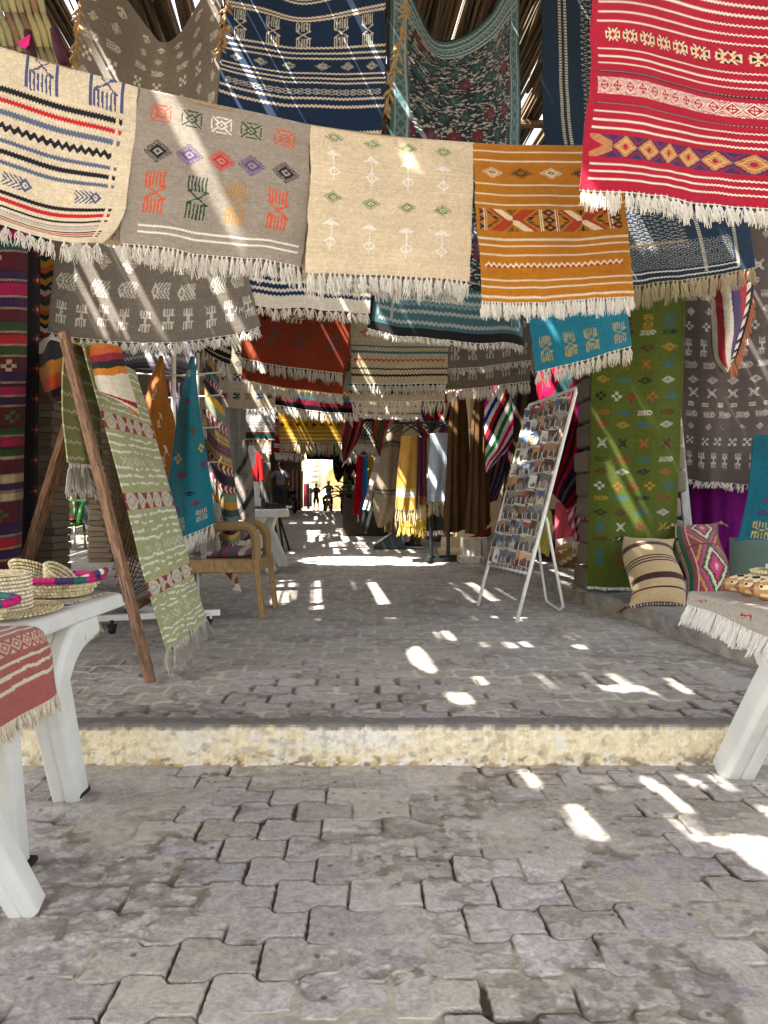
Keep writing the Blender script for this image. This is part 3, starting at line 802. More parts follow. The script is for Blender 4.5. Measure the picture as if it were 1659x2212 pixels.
o, p = rug("hanging_rug", "mustard front line rug with thin cream lines and a band of rust crosses",
    [[(1023, 312, 2.77), (1120, 316, 2.79), (1220, 317, 2.81), (1335, 316, 2.84)], [(1030, 470, 2.74), (1130, 475, 2.76), (1235, 475, 2.78), (1350, 468, 2.8)], [(1042, 652, 2.72), (1150, 653, 2.74), (1260, 647, 2.76), (1370, 640, 2.78)]], c, group="rugs folded over the front line", fr=(.068, .0115, 7, .0019), rip=(.013, 2, 5))
back_flap(o, p, c, .05, -.03, 1.0, .022, (.07, .02, 5, .002))
pts = [P(-330, 5, 2.38), P(10, 107, 2.452), P(298, 191, 2.555), P(671, 272, 2.665), P(1023, 311, 2.775), P(1335, 315, 2.845), P(1800, 290, 3.0)]
rope("rope", "line of twine across the street that carries the front row of rugs", [(a, b + .006, c_ + .001) for a, b, c_ in pts])

# crimson rug, upper right
CR = (170, 18, 50)
c = CV_(310, 330, CR, .06, 7)
WH = (230, 218, 198)
yv = lambda v: (v + 130) / 541.0
for v in (-66, -48, -29, -11, 7, 71, 90, 107, 217, 236, 254, 341, 359, 379): c.band(yv(v), yv(v + 4.6), WH, .035, 1.)
for v in (-86, 127, 199):
    c.band(yv(v), yv(v + 4.6), (30, 24, 32), .035, 1.)
    c.put((c.yy == int(yv(v + 2.2) * c.h)) & (c.xx % 4 < 2) & (c.xx > .04 * c.w), (190, 170, 160))
c.row('turtle', list(np.arange(.13, 1.0, .1)), yv(40), .082, .056, (224, 204, 164), (26, 22, 34))
q = (c.yy + .5) / c.h; x = (c.xx + .5) / c.w
def dband(va, vb, per, x0, fg):
    ya, yb = yv(va), yv(vb)
    u = ((x - x0) / per) % 1 * 2 - 1; w_ = (q - ya) / (yb - ya) * 2 - 1; d = np.abs(u) + np.abs(w_); inb = (np.abs(w_) < 1) & (x > x0)
    c.put(inb & (np.abs(d - .84) < .12), fg); c.put(inb & (d < .48) & (np.abs(u) > .07) & (np.abs(w_) > .08), fg)
    c.put(inb & (np.abs(d - 1.2) < .09), fg); c.put(inb & (np.abs(d - 1.5) < .07), fg); c.put(inb & (d > 1.72), fg)
dband(143, 181, .066, .04, (230, 216, 200)); dband(-128, -100, .066, .04, (230, 216, 200))
ya, yb = yv(271), yv(325)
u = ((x - .14) / .12) % 1 * 2 - 1; w_ = (q - ya) / (yb - ya) * 2 - 1; d = np.abs(u) + np.abs(w_); inb = (np.abs(w_) < 1) & (x > .03)
c.put(inb & (x > .08) & (d > 1.02) & ~((np.abs(d - 1.35) < .12) & ((u * 9 % 1) < .5)), (58, 44, 86))
hat = ((np.abs(w_) * 7 + np.abs(u) * 4) % 1 < .55)
gold = (200, 164, 98)
inl = inb & (x > .14)
c.put(inl & (d < 1) & (d > .24) & (hat | (np.abs(d - .62) < .1)), gold)
c.put(inb & (x < .14) & (np.abs(np.abs(w_) - (.14 - x) / .11) < .38) & hat, gold)
o, p = rug("hanging_rug", "crimson rug with white stripes and gold lozenges hanging high at the right edge",
    [[(1286, -130, 2.3), (1420, -118, 2.31), (1560, -75, 2.3), (1800, -40, 2.26)], [(1279, 40, 2.28), (1410, 52, 2.27), (1520, 85, 2.29), (1660, 92, 2.26), (1800, 112, 2.24)][:1] + [(1400, 50, 2.27), (1530, 84, 2.29), (1800, 108, 2.24)], [(1273, 160, 2.27), (1410, 178, 2.27), (1540, 212, 2.28), (1800, 232, 2.24)], [(1264, 290, 2.26), (1410, 308, 2.26), (1540, 328, 2.27), (1800, 350, 2.23)], [(1256, 411, 2.26), (1400, 421, 2.25), (1530, 436, 2.26), (1800, 462, 2.23)]],
    c, group=None, fr=(.065, .0185, 8, .0023), rip=(.009, 2.6, 3))
rope("rope", "twine at the top right that carries the crimson rug", [P(1200, -170, 2.42), P(1286, -134, 2.31), P(1560, -79, 2.305), P(1830, -40, 2.26)])
# ------------------------------------------------------------------ big kilims on the second line
FR2 = (.085, .036, 6, .0034)
def gapx(a, b, n): return [a + (b - a) * (i + .5) / n for i in range(n)]
# taupe kilim with white signs
TAU = (118, 110, 100)
c = CV_(190, 420, TAU, .13, 9)
WS = (198, 192, 180)
SP = [('bird', .05, .06, .055), ('net', .12, .06, .04), ('fish', .19, .09, .032), ('chk', .26, .05, .04), ('net', .33, .06, .04), ('fish', .40, .09, .035), ('comb4', .47, .045, .045), ('bow', .54, .05, .04), ('net', .61, .06, .04), ('fish', .675, .09, .035), ('comb4', .735, .055, .05), ('net', .80, .075, .046), ('fishL', .868, .10, .046), ('comb4', .942, .05, .055)]
for k, (kd, y, w, h) in enumerate(SP):
    n = 10 if kd == 'comb4' else (7 if kd != 'fish' else 7)
    for i, x in enumerate(gapx(.0, 1., n)): c.mot(kd, x + .01 * math.sin(i * 3 + k), y + .004 * math.sin(i * 2 + k), w, h, WS)
o, p = rug("hanging_rug", "large taupe kilim with rows of white signs, its top sagging deeply",
    [[(178, -40, 5.0), (250, -25, 5.05), (318, 60, 4.9), (350, 92, 4.85), (390, 70, 4.95), (440, -10, 5.1), (482, -40, 5.1)],
     [(160, 90, 5.0), (225, 130, 5.05), (290, 165, 4.95), (340, 185, 4.9), (400, 170, 5.0), (440, 130, 5.1), (478, 100, 5.1)],
     [(143, 260, 5.0), (215, 290, 5.02), (285, 315, 4.98), (340, 325, 4.95), (400, 320, 5.0), (445, 300, 5.05), (474, 280, 5.05)],
     [(122, 500, 5.0), (200, 515, 5.0), (280, 530, 4.98), (350, 535, 4.98), (420, 530, 5.0), (480, 515, 5.0), (515, 500, 5.0)],
     [(105, 715, 5.0), (180, 733, 4.98), (255, 740, 4.97), (335, 741, 4.98), (415, 736, 5.0), (495, 724, 5.0), (562, 708, 5.0)]], c, group="large kilims on the second line", fr=(.085, .05, 7, .0036), rip=(.012, 2.5, 1), thick=.008)
# deep blue kilim
NAV = (10, 40, 74); IV = (206, 198, 182)
c = CV_(170, 380, NAV, .07, 10)
yv = lambda v: (v + 60) / 700.
for v in (-48, -38, 8, 18): c.band(yv(v), yv(v + 5), IV, .02, 1)
for v in (103, 119, 135): c.band(yv(v), yv(v + 5.5), IV)
for v in (186, 203, 219): c.band(yv(v), yv(v + 5.5), IV)
for v in (263, 281): c.band(yv(v), yv(v + 5.5), IV)
for v in (330, 346, 362, 420, 436, 452, 500, 516, 588, 604, 622): c.band(yv(v), yv(v + 5.5), IV)
c.band(yv(616), yv(640), IV)
for v in (28,): c.row('comb', [.12, .33, .5, .7, .87], yv(65), .085, .11, (190, 188, 178))
c.row('eye', [.1, .26, .42, .6, .74, .9], yv(165), .08, .042, (180, 180, 172))
c.lattice(.04, .97, yv(241), yv(256), 22, 2, (184, 184, 176), .3)
c.row('comb', [.12, .33, .5, .7, .87], yv(395), .085, .06, (190, 188, 178)); c.row('eye', gapx(0, 1, 6), yv(478), .08, .042, (180, 180, 172)); c.lattice(.04, .97, yv(545), yv(565), 22, 2, (184, 184, 176), .3)
o, p = rug("hanging_rug", "deep blue kilim with groups of ivory stripes, tied up behind the beige rug",
    [[(487, -60, 5.1), (570, -38, 5.05), (660, -8, 5.0), (760, -36, 5.05), (833, -60, 5.1)],
     [(481, 85, 5.1), (560, 100, 5.06), (655, 112, 5.02), (755, 110, 5.06), (832, 105, 5.1)],
     [(472, 200, 5.08), (560, 225, 5.05), (655, 235, 5.02), (750, 238, 5.05), (829, 235, 5.1)],
     [(455, 440, 5.05), (550, 455, 5.04), (645, 465, 5.02), (735, 468, 5.04), (812, 470, 5.06)],
     [(441, 640, 5.0), (535, 655, 5.02), (625, 664, 5.0), (715, 672, 5.02), (799, 677, 5.04)]], c, group="large kilims on the second line", fr=(.085, .05, 6, .0034), rip=(.012, 3, 2), thick=.008)
# teal kilim with shaggy lozenges and black border
TEA = (54, 88, 94)
c = CV_(170, 330, TEA, .12, 11)
q = (c.yy + .5) / c.h; x = (c.xx + .5) / c.w
ins = (x > .17) & (x < .86) & (q > .13) & (q < .86)
n1 = fbm(c.xx / 3., c.yy / 1.2, 31, 3); n2 = fbm(c.xx / 2. + 7, c.yy / 2., 32, 2)
u = ((x - .17) / .69 * 5); vv = ((q - .13) / .73 * 11); r_ = np.floor(vv); u2 = u + .5 * (r_ % 2)
uu = (u2 % 1) * 2 - 1; ww = (vv % 1) * 2 - 1; dd = np.abs(uu) + np.abs(ww) * .9 + (n2 - .5) * .5
hc = hsh(np.floor(u2), r_, 5)
c.put(ins, (36, 52, 58)); c.put(ins & (dd < .62) & (hc < .45), (92, 26, 40)); c.put(ins & (dd < .62) & (hc >= .45), (30, 62, 62)); c.put(ins & (dd < .2), (64, 76, 80))
sh = ins & (dd > .66)
c.put(sh & (n1 > .60), (150, 148, 138)); c.put(sh & (n1 < .46), (22, 24, 38))
for xa, xb in ((.06, .15), (.875, .96)):
    k = (x > xa) & (x < xb) & (q < .87)
    d = np.abs((x - xa) / (xb - xa) * 2 - 1) + np.abs((q * 30) % 1 * 2 - 1)
    c.put(k & (np.abs(d - 1) < .3), (92, 116, 118)); 
    for z in (xa, xb): c.put((np.abs(x - z) < .006) & (q < .955), (130, 142, 140))
for y in (.03, .06, .10, .12, .868, .89, .925, .955): c.band(y, y + .009, (140, 148, 142), .06, .95)
c.zig(.900, .918, 34, (100, 122, 124), .5, 0, .1, .93); c.zig(.07, .095, 34, (100, 122, 124), .5, 0, .1, .93)
c.vband(0, .022, (16, 16, 20)); c.vband(.985, 1, (16, 16, 20)); c.vband(.0, 1, (16, 16, 20), .975 - .0, 1); c.vband(0, 1, (16, 16, 20), 0, .012)
BORD = [[(836, -60, 5.1), (880, -30, 5.05), (935, 78, 4.95), (1000, 78, 4.93), (1060, 30, 5.0), (1095, -30, 5.1), (1120, -60, 5.1)],
     [(836, 80, 5.1), (880, 110, 5.05), (940, 165, 4.98), (1000, 165, 4.97), (1060, 140, 5.0), (1095, 110, 5.1), (1122, 80, 5.1)],
     [(836, 280, 5.1), (885, 285, 5.05), (940, 300, 5.0), (1000, 302, 5.0), (1060, 300, 5.0), (1095, 295, 5.05), (1124, 290, 5.1)],
     [(818, 520, 5.08), (870, 526, 5.04), (935, 532, 5.0), (1000, 535, 5.0), (1060, 537, 5.0), (1098, 539, 5.04), (1127, 540, 5.1)],
     [(795, 712, 5.05), (850, 722, 5.03), (920, 731, 5.0), (990, 737, 5.0), (1055, 741, 5.0), (1095, 743, 5.03), (1131, 744, 5.06)]]
o, p = rug("hanging_rug", "teal kilim with shaggy red and green lozenges inside a black border, its top edge sagging", BORD, c, group="large kilims on the second line", fr=(.05, .036, 4, .0034), rip=(.008, 2, 3), thick=.008)
# navy kilim with ivory net pattern
NV = (12, 38, 62)
c = CV_(150, 400, NV, .08, 12)
q = (c.yy + .5) / c.h; x = (c.xx + .5) / c.w
def net(xa, xb, ya, yb, nx, ny):
    u = (x - xa) / (xb - xa) * nx; v = (q - ya) / (yb - ya) * ny; ok = (u > 0) & (u < nx) & (v > 0) & (v < ny)
    v = v + .5 * (np.floor(u) % 2); d = np.abs(np.abs((u % 1) * 2 - 1) * .8 + np.abs((v % 1) * 2 - 1) - .85)
    c.put(ok & (d < .12), (150, 148, 134))
net(.27, .62, 0, .83, 3, 56); net(.04, .87, .79, .935, 13, 12)
for xa in (.13, .17, .69, .89): c.put((np.abs(x - xa) < .008) & (q < .975) & (c.yy % 3 < 2), (170, 168, 150))
c.row('eye', [.78] * 1, .3, .14, .03, (60, 56, 50))
for y in np.arange(.05, .75, .05): c.mot('bird', .78, y, .13, .03, (70, 62, 50))
for y in (.945, .975): c.band(y, y + .008, (196, 188, 168), .02, .89)
o, p = rug("hanging_rug", "long navy kilim with an ivory net pattern behind the mustard and crimson rugs",
    [[(1168, -60, 5.1), (1240, -55, 5.1), (1330, -40, 5.05), (1440, -40, 5.1), (1560, -60, 5.1)], [(1172, 150, 5.1), (1250, 155, 5.1), (1340, 160, 5.05), (1450, 160, 5.1), (1570, 150, 5.1)], [(1180, 320, 5.1), (1265, 325, 5.05), (1360, 328, 5.02), (1475, 325, 5.05), (1600, 315, 5.1)],
     [(1270, 500, 5.05), (1340, 502, 5.0), (1430, 500, 5.0), (1530, 492, 5.03), (1618, 480, 5.08)], [(1345, 620, 5.0), (1400, 612, 5.0), (1470, 604, 5.0), (1550, 592, 5.02), (1633, 576, 5.05)]], c, group="large kilims on the second line", fr=(.15, .032, 8, .0034), frm=FRINGE_T, rip=(.012, 2.5, 4), thick=.008)
rope("rope", "thick cord across the street under the reed roof that holds the large kilims", [P(60, -90, 5.0), P(180, -44, 5.0), P(485, -60, 5.11), P(835, -62, 5.11), P(1168, -62, 5.11), P(1570, -62, 5.11), P(1800, -90, 5.1)], .009)
# garlands of dry seed pods tied beside the kilims
def garland(label, pts, seed):
    rg = np.random.default_rng(seed); p = cr1(np.array([P(*q) for q in pts]), 60)
    g = MB(); g.tube([tuple(q) for q in p], .006, 5)
    root = g.build("seed_pod_garland", mat("dry_pod", L3(150, 122, 82), nscale=40, namt=.3)); tag(root, label, "garland", "dry seed pod garlands")
    b = MB()
    for q in p[2::2]:
        a = rg.uniform(0, 6.28); e = Vector(q) + Vector((math.cos(a) * .05, math.sin(a) * .03, -rg.uniform(.03, .07)))
        m_ = (Vector(q) + e) / 2
        b.tube([q, tuple(m_), tuple(e)], [.004, .011, .003], 6)
    b.build("pods", mat("dry_pod", None), root, True)
garland("garland of dry pods hanging at the left edge of the teal kilim", [(880, -5, 4.75), (868, 70, 4.75), (852, 150, 4.75), (832, 245, 4.8)], 1)
garland("short twig of dry pods on the left edge of the taupe kilim", [(172, 0, 4.6), (170, 60, 4.6), (160, 130, 4.6), (150, 165, 4.6)], 2)
garland("short twig of dry pods at the left edge of the deep blue kilim", [(489, 0, 4.85), (486, 45, 4.85), (482, 75, 4.85), (478, 112, 4.85)], 3)

# ------------------------------------------------------------------ third line
FR3 = (.115, .030, 5, .0042)
TER = (146, 58, 26)
c = CV_(120, 150, TER, .08, 14)
for x in (.1, .33, .58, .85): c.mot('comb', x + .02, .70, .09, .17, (78, 76, 78)); c.mot('comb', x, .30, .09, .16, (70, 60, 56))
for x in (.2, .72): c.mot('leaf', x, .52, .06, .05, (40, 30, 30))
c.mot('comb4', .5, .47, .16, .14, (206, 196, 176))
o, p = rug("hanging_rug", "rust orange rug with dark comb signs, double hung with two rows of white fringe", [[(532, 560, 7.), (640, 568, 7.), (765, 575, 7.)], [(526, 680, 7.), (640, 690, 7.), (758, 700, 7.)], [(521, 774, 7.), (560, 782, 7.), (640, 795, 7.), (741, 808, 7.)]], c, group="rugs on the third line", fr=FR3, rip=(.012, 2.5, 3))
back_flap(o, p, c, .06, .19, 1.0, -.01, FR3)
c = CV_(120, 150, (196, 182, 150), .08, 15)
for y, k in ((.38, (190, 150, 60)), (.43, (190, 150, 60)), (.665, (40, 110, 130)), (.715, (40, 110, 130)), (.86, BLK), (.915, BLK)): c.band(y, y + .016, k)
c.row('eye', gapx(.05, 1, 4), .565, .13, .07, [(190, 90, 50), BLK, (70, 80, 60), (190, 70, 60)]); c.row('eye', gapx(.0, 1, 5), .28, .1, .06, [(50, 60, 90)]); c.zig(.775, .81, 20, (190, 84, 50), .5, 0, .03, .96)
o, p = rug("hanging_rug", "cream rug with teal and black lines and a rust zigzag, mid third line", [[(752, 560, 7.05), (860, 568, 7.05), (972, 570, 7.05)], [(756, 700, 7.05), (860, 705, 7.05), (969, 706, 7.05)], [(760, 830, 7.05), (860, 829, 7.05), (966, 828, 7.05)]], c, group="rugs on the third line", fr=(.12, .04, 5, .0042), rip=(.012, 2, 4))
back_flap(o, p, c, .05, .16, 1.0, -.02, (.14, .035, 4, .004))
c = CV_(110, 120, (120, 111, 100), .14, 16)
c.row('flower', gapx(0, 1, 5), .83, .11, .17, WS); c.row('net', gapx(0, 1, 5), .5, .1, .1, WS)
o, p = rug("hanging_rug", "grey wool rug with white comb flowers and two fringes above the striped shawl", [[(968, 600, 7.1), (1060, 605, 7.1), (1150, 605, 7.1)], [(966, 700, 7.1), (1060, 702, 7.1), (1149, 698, 7.1)], [(964, 798, 7.1), (1060, 790, 7.1), (1148, 778, 7.1)]], c, group="rugs on the third line", fr=(.07, .036, 4, .0042), rip=(.012, 2, 5))
back_flap(o, p, c, .05, .19, 1.0, .0, (.13, .03, 5, .0042))
rope("rope", "cord across the street that carries the rust, cream and grey rugs", [P(300, 520, 7.), P(532, 556, 7.01), P(765, 566, 7.03), P(972, 568, 7.07), P(1150, 600, 7.11), P(1350, 590, 7.11)], .009)
# turquoise rug under the mustard one
TQ = (24, 112, 134)
c = CV_(130, 120, TQ, .06, 17)
c.row('comb', [.14, .40, .62, .90], .82, .13, .22, (168, 146, 62)); c.row('leaf', [.1, .36, .60, .86], .50, .15, .09, (110, 34, 70)); c.row('eye', [.2, .5, .8], .2, .12, .1, (110, 34, 70))
o, p = rug("hanging_rug", "small turquoise rug with gold comb signs and white fringe, below the mustard rug", [[(1140, 560, 4.6), (1240, 552, 4.6), (1345, 540, 4.6)], [(1142, 680, 4.58), (1240, 668, 4.58), (1352, 650, 4.6)], [(1158, 805, 4.56), (1260, 778, 4.56), (1365, 748, 4.6)]], c, fr=(.10, .034, 6, .0034), rip=(.01, 2, 6))
rope("rope", "short cord above the small turquoise rug", [P(1080, 552, 4.6), P(1140, 556, 4.6), P(1345, 536, 4.6), P(1480, 520, 4.6)], .006)

# ------------------------------------------------------------------ rugs further down the street
LB = (184, 170, 148)
c = CV_(90, 130, LB, .07, 20)
rr = [('solid', .1), ('fish', .22), ('leaf', .4), ('dia', .52), ('chk', .66), ('comb4', .86)]
for kd, y in rr: c.row(kd, gapx(0, 1, 5), y, .11, .075, [(110, 40, 50), (36, 60, 76), (150, 110, 70), (50, 80, 130), (90, 60, 60)])
o, p = rug("hanging_rug", "pale beige rug with rows of small coloured signs, left of the rust orange rug", [[(474, 690, 11.), (540, 690, 11.), (598, 690, 11.)], [(474, 780, 11.), (540, 785, 11.), (596, 785, 11.)], [(470, 884, 11.), (535, 884, 11.), (594, 880, 11.)]], c, fr=(.12, .05, 5, .006), rip=(.02, 2.5, 3), m=CLOTHF)
c = CV_(90, 60, (118, 140, 126), .08, 21)
c.bands([(.45, .62, (170, 120, 46)), (.62, .74, (44, 112, 128)), (.74, .86, (120, 28, 44)), (.86, 1., (18, 18, 26))]); c.zig(.48, .60, 20, (200, 180, 130), .5)
o, p = rug("hanging_rug", "striped rug of sage, ochre, teal, red and black bands, below the rust orange rug", [[(592, 790, 11.6), (680, 798, 11.6), (775, 805, 11.6)], [(594, 875, 11.6), (640, 882, 11.55), (690, 890, 11.6), (772, 892, 11.6)]], c, fr=(.16, .045, 6, .006), rip=(.02, 2, 7), m=CLOTHF)
c = CV_(90, 60, (200, 186, 156), .08, 22)
for y in (.5, .72, .9): c.band(y, y + .03, (60, 44, 40))
c.row('eye', gapx(0, 1, 7), .3, .07, .14, (60, 90, 60))
o, p = rug("hanging_rug", "cream rug with thin dark lines and a short fringe, below the cream striped rug", [[(770, 820, 10.5), (840, 822, 10.5), (912, 820, 10.5)], [(768, 895, 10.5), (840, 899, 10.5), (910, 898, 10.5)]], c, fr=(.06, .05, 5, .006), rip=(.02, 2, 8), m=CLOTHF)
YE = (178, 132, 16)
def yellow(W_, H_, seed):
    c = CV_(W_, H_, YE, .08, seed)
    for y in (.12, .3, .62, .74, .86): c.band(y, y + .035, (214, 196, 140))
    c.row('solid', gapx(0, 1, 8), .46, .07, .13, [(44, 34, 24), (130, 80, 30)])
    return c
o, p = rug("hanging_rug", "golden yellow rug with pale lines in a sunny patch far down the street", [[(600, 885, 16.), (670, 885, 16.), (742, 885, 16.)], [(604, 954, 16.), (670, 956, 16.), (740, 956, 16.)]], yellow(80, 40, 23), fr=(.28, .06, 6, .011), frm=FRINGE_T, rip=(.03, 2, 3), m=CLOTHF)
c = CV_(60, 50, (170, 20, 54), .08, 24); c.bands([(.72, .76, WHT), (.80, .83, WHT)]); c.mot('eye', .6, .35, .4, .4, (220, 170, 170)); c.mot('comb', .12, .3, .14, .4, (210, 150, 160))
o, p = rug("hanging_rug", "crimson rug with pale lines beneath the golden yellow rug", [[(592, 905, 17.), (660, 905, 17.)], [(591, 978, 17.), (659, 982, 17.)]], c, fr=(.18, .06, 6, .011), rip=(.02, 2, 5), m=CLOTHF)
c = CV_(60, 50, (30, 30, 40), .05, 25)
for k, (x, y) in enumerate([(a, b) for b in (.2, .5, .8) for a in (.15, .38, .62, .85)]): c.mot('dia', x, y, .24, .34, [(190, 150, 50), (40, 80, 140), (180, 60, 50), (60, 110, 70)][k % 4])
c.bands([(.9, 1., (20, 22, 48))])
o, p = rug("hanging_rug", "black rug with multicoloured diamonds above the bright far end of the street", [[(660, 920, 18.), (735, 920, 18.)], [(662, 992, 18.), (734, 994, 18.)]], c, rip=(.02, 2, 5), m=CLOTHF)
o, p = rug("hanging_rug", "second golden yellow rug, short and fringed, right of the black diamond rug", [[(734, 925, 18.5), (785, 925, 18.5)], [(735, 968, 18.5), (783, 968, 18.5)]], yellow(50, 26, 26), fr=(.4, .09, 5, .013), rip=(.02, 2, 3), m=CLOTHF)
c = CV_(60, 70, (186, 188, 184), .1, 27)
for y, k in ((.42, (60, 40, 60)), (.52, (170, 90, 50)), (.62, (30, 36, 50)), (.72, (120, 40, 40)), (.76, (30, 70, 60)), (.82, (30, 70, 60)), (.88, (30, 70, 60))): c.band(y, y + .07, k)
for y in (.44, .54, .64): c.zig(y, y + .04, 8, WHT, .5)
o, p = rug("hanging_rug", "pale grey rug with dark zigzag bands in the sun, left of the golden yellow rug", [[(528, 885, 14.), (596, 885, 14.)], [(522, 950, 14.), (594, 952, 14.)]], c, rip=(.03, 2, 5), m=CLOTHF)
for (u0, u1, v0, v1, d, lb) in ((538, 588, 950, 972, 14.6, "cream rug with brown figures below the pale grey zigzag rug"), (556, 584, 972, 996, 15.2, "short cream rug with brown figures, lowest on the left beside the red shirt")):
    c = CV_(50, 26, (200, 186, 160), .1, 28); c.row('comb4', gapx(0, 1, 5), .5, .12, .5, (140, 60, 50))
    rug("hanging_rug", lb, [[(u0, v0 - 25, d), (u1, v0 - 25, d)], [(u0, v1, d), (u1 - 2, v1 + 2, d)]], c, fr=(.09, .07, 4, .01), rip=(.02, 2, 5), m=CLOTHF)
# striped blankets gathered on the right of the street
def stripes(W_, H_, cols, seed, diag=.0, per=1.):
    c = CV_(W_, H_, cols[0], .06, seed)
    t = ((c.xx / c.w) * (1 - abs(diag)) + (c.yy / c.h) * diag) * per * len(cols)
    i = np.floor(t).astype(int) % len(cols)
    arr = np.array([lin(k) for k in cols]); c.a = arr[i] * (1 + .12 * (fbm(c.xx / 3., c.yy / 3., seed, 2)[..., None] - .5)); return c
K1 = [(150, 30, 50), (206, 110, 90), (150, 30, 50), (60, 70, 50), (170, 60, 60), (40, 26, 34)]
rug("blanket", "red and pink striped blanket gathered to a point, right of the golden rugs", [[(740, 890, 15.), (765, 885, 14.8), (795, 880, 15.)], [(738, 950, 15.), (760, 950, 14.8), (780, 935, 15.)], [(741, 1000, 15.), (748, 995, 14.9), (770, 960, 15.)]], stripes(50, 60, K1, 30, .3, 2), cat="blanket", rip=(.04, 2, 2), m=CLOTHF, fr=(.06, .1, 3, .012))
rug("blanket", "orange and brown striped blanket hung by one corner, left of the beige poncho", [[(803, 880, 12.), (835, 878, 12.), (868, 875, 12.)], [(806, 940, 12.), (832, 945, 11.9), (860, 930, 12.)], [(818, 985, 12.), (826, 985, 11.9), (846, 960, 12.)]], stripes(50, 60, [(70, 30, 30), (140, 70, 40), (60, 80, 40), (120, 40, 40), (190, 90, 50)], 31, .3, 1.6), cat="blanket", rip=(.04, 2, 4), m=CLOTHF)
c = CV_(50, 40, (24, 28, 44), .05, 32); c.lattice(.05, .95, .1, .6, 5, 3, (170, 170, 160), .25); c.bands([(.62, .8, (110, 110, 100)), (.8, 1, (170, 160, 140))])
rug("hanging_rug", "dark navy rug with pale net pattern between the two gathered blankets", [[(772, 905, 16.), (815, 905, 16.)], [(770, 960, 16.), (812, 962, 16.)]], c, fr=(.2, .07, 5, .011), rip=(.03, 2, 3), m=CLOTHF)
K2 = [(150, 24, 44), (206, 190, 160), (40, 24, 40), (150, 24, 44), (206, 190, 160), (70, 40, 80)]
rug("blanket", "red, cream and black striped blanket folded behind the yellow towel, left of its twin", [[(898, 850, 11.), (925, 850, 10.8), (945, 855, 11.)], [(896, 890, 11.), (918, 895, 10.7), (940, 890, 11.)], [(905, 940, 11.), (925, 945, 10.8), (940, 925, 11.)]], stripes(50, 60, K2, 33, -.5, 1.5), cat="blanket", rip=(.05, 1.5, 2), m=CLOTHF)
rug("blanket", "red, cream and black striped blanket hung open behind the white towel", [[(936, 850, 11.), (960, 850, 10.8), (976, 850, 11.)], [(938, 890, 11.), (960, 895, 10.7), (975, 890, 11.)], [(940, 935, 11.), (960, 940, 10.8), (975, 930, 11.)]], stripes(50, 60, K2, 34, .5, 1.5), cat="blanket", rip=(.05, 1.5, 3), m=CLOTHF)
rug("blanket", "narrow purple, pink and cream striped cloth beside the brown cloaks", [[(978, 845, 9.6), (1000, 845, 9.5)], [(974, 950, 9.6), (996, 950, 9.5)], [(972, 1010, 9.6), (990, 1010, 9.5)]], stripes(30, 60, [(70, 30, 96), (206, 190, 160), (190, 30, 110), (70, 30, 96)], 35, 0, 1), cat="cloth", rip=(.03, 1, 2), m=CLOTHF)
# ------------------------------------------------------------------ buildings along the street
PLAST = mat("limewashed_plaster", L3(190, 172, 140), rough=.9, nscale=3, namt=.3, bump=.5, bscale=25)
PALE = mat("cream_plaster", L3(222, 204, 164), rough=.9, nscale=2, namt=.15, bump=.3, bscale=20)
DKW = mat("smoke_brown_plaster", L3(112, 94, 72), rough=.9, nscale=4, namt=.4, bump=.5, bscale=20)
def brick_mat():
    m = bpy.data.materials.new("yellow_clay_brick"); m.use_nodes = True
    n = m.node_tree.nodes; l = m.node_tree.links; p = n["Principled BSDF"]
    g = n.new("ShaderNodeTexCoord"); mp = n.new("ShaderNodeMapping"); mp.inputs['Rotation'].default_value = (R(90), 0, 0)
    l.new(g.outputs['Object'], mp.inputs[0])
    b = n.new("ShaderNodeTexBrick"); b.inputs['Color1'].default_value = (*L3(128, 108, 84), 1); b.inputs['Color2'].default_value = (*L3(96, 80, 62), 1); b.inputs['Mortar'].default_value = (*L3(70, 60, 48), 1)
    b.inputs['Scale'].default_value = 1; b.inputs['Brick Width'].default_value = .22; b.inputs['Row Height'].default_value = .065; b.inputs['Mortar Size'].default_value = .010
    l.new(mp.outputs[0], b.inputs[0]); l.new(b.outputs[0], p.inputs['Base Color'])
    bp = n.new("ShaderNodeBump"); bp.inputs['Distance'].default_value = .012; bp.invert = True; l.new(b.outputs['Fac'], bp.inputs['Height']); l.new(bp.outputs[0], p.inputs['Normal'])
    p.inputs['Roughness'].default_value = .9
    return m
BRICK = brick_mat()
def slab(mb, a, b, z0, z1, th):
    """upright wall from plan point a to b"""
    a = Vector((*a, 0)); b = Vector((*b, 0)); d = (b - a).normalized(); nrm = Vector((-d.y, d.x, 0)) * th / 2
    mb.add([(*(a - nrm).xy, z0), (*(b - nrm).xy, z0), (*(b + nrm).xy, z0), (*(a + nrm).xy, z0), (*(a - nrm).xy, z1), (*(b - nrm).xy, z1), (*(b + nrm).xy, z1), (*(a + nrm).xy, z1)],
           [(3, 2, 1, 0), (4, 5, 6, 7), (0, 1, 5, 4), (1, 2, 6, 5), (2, 3, 7, 6), (3, 0, 4, 7)])
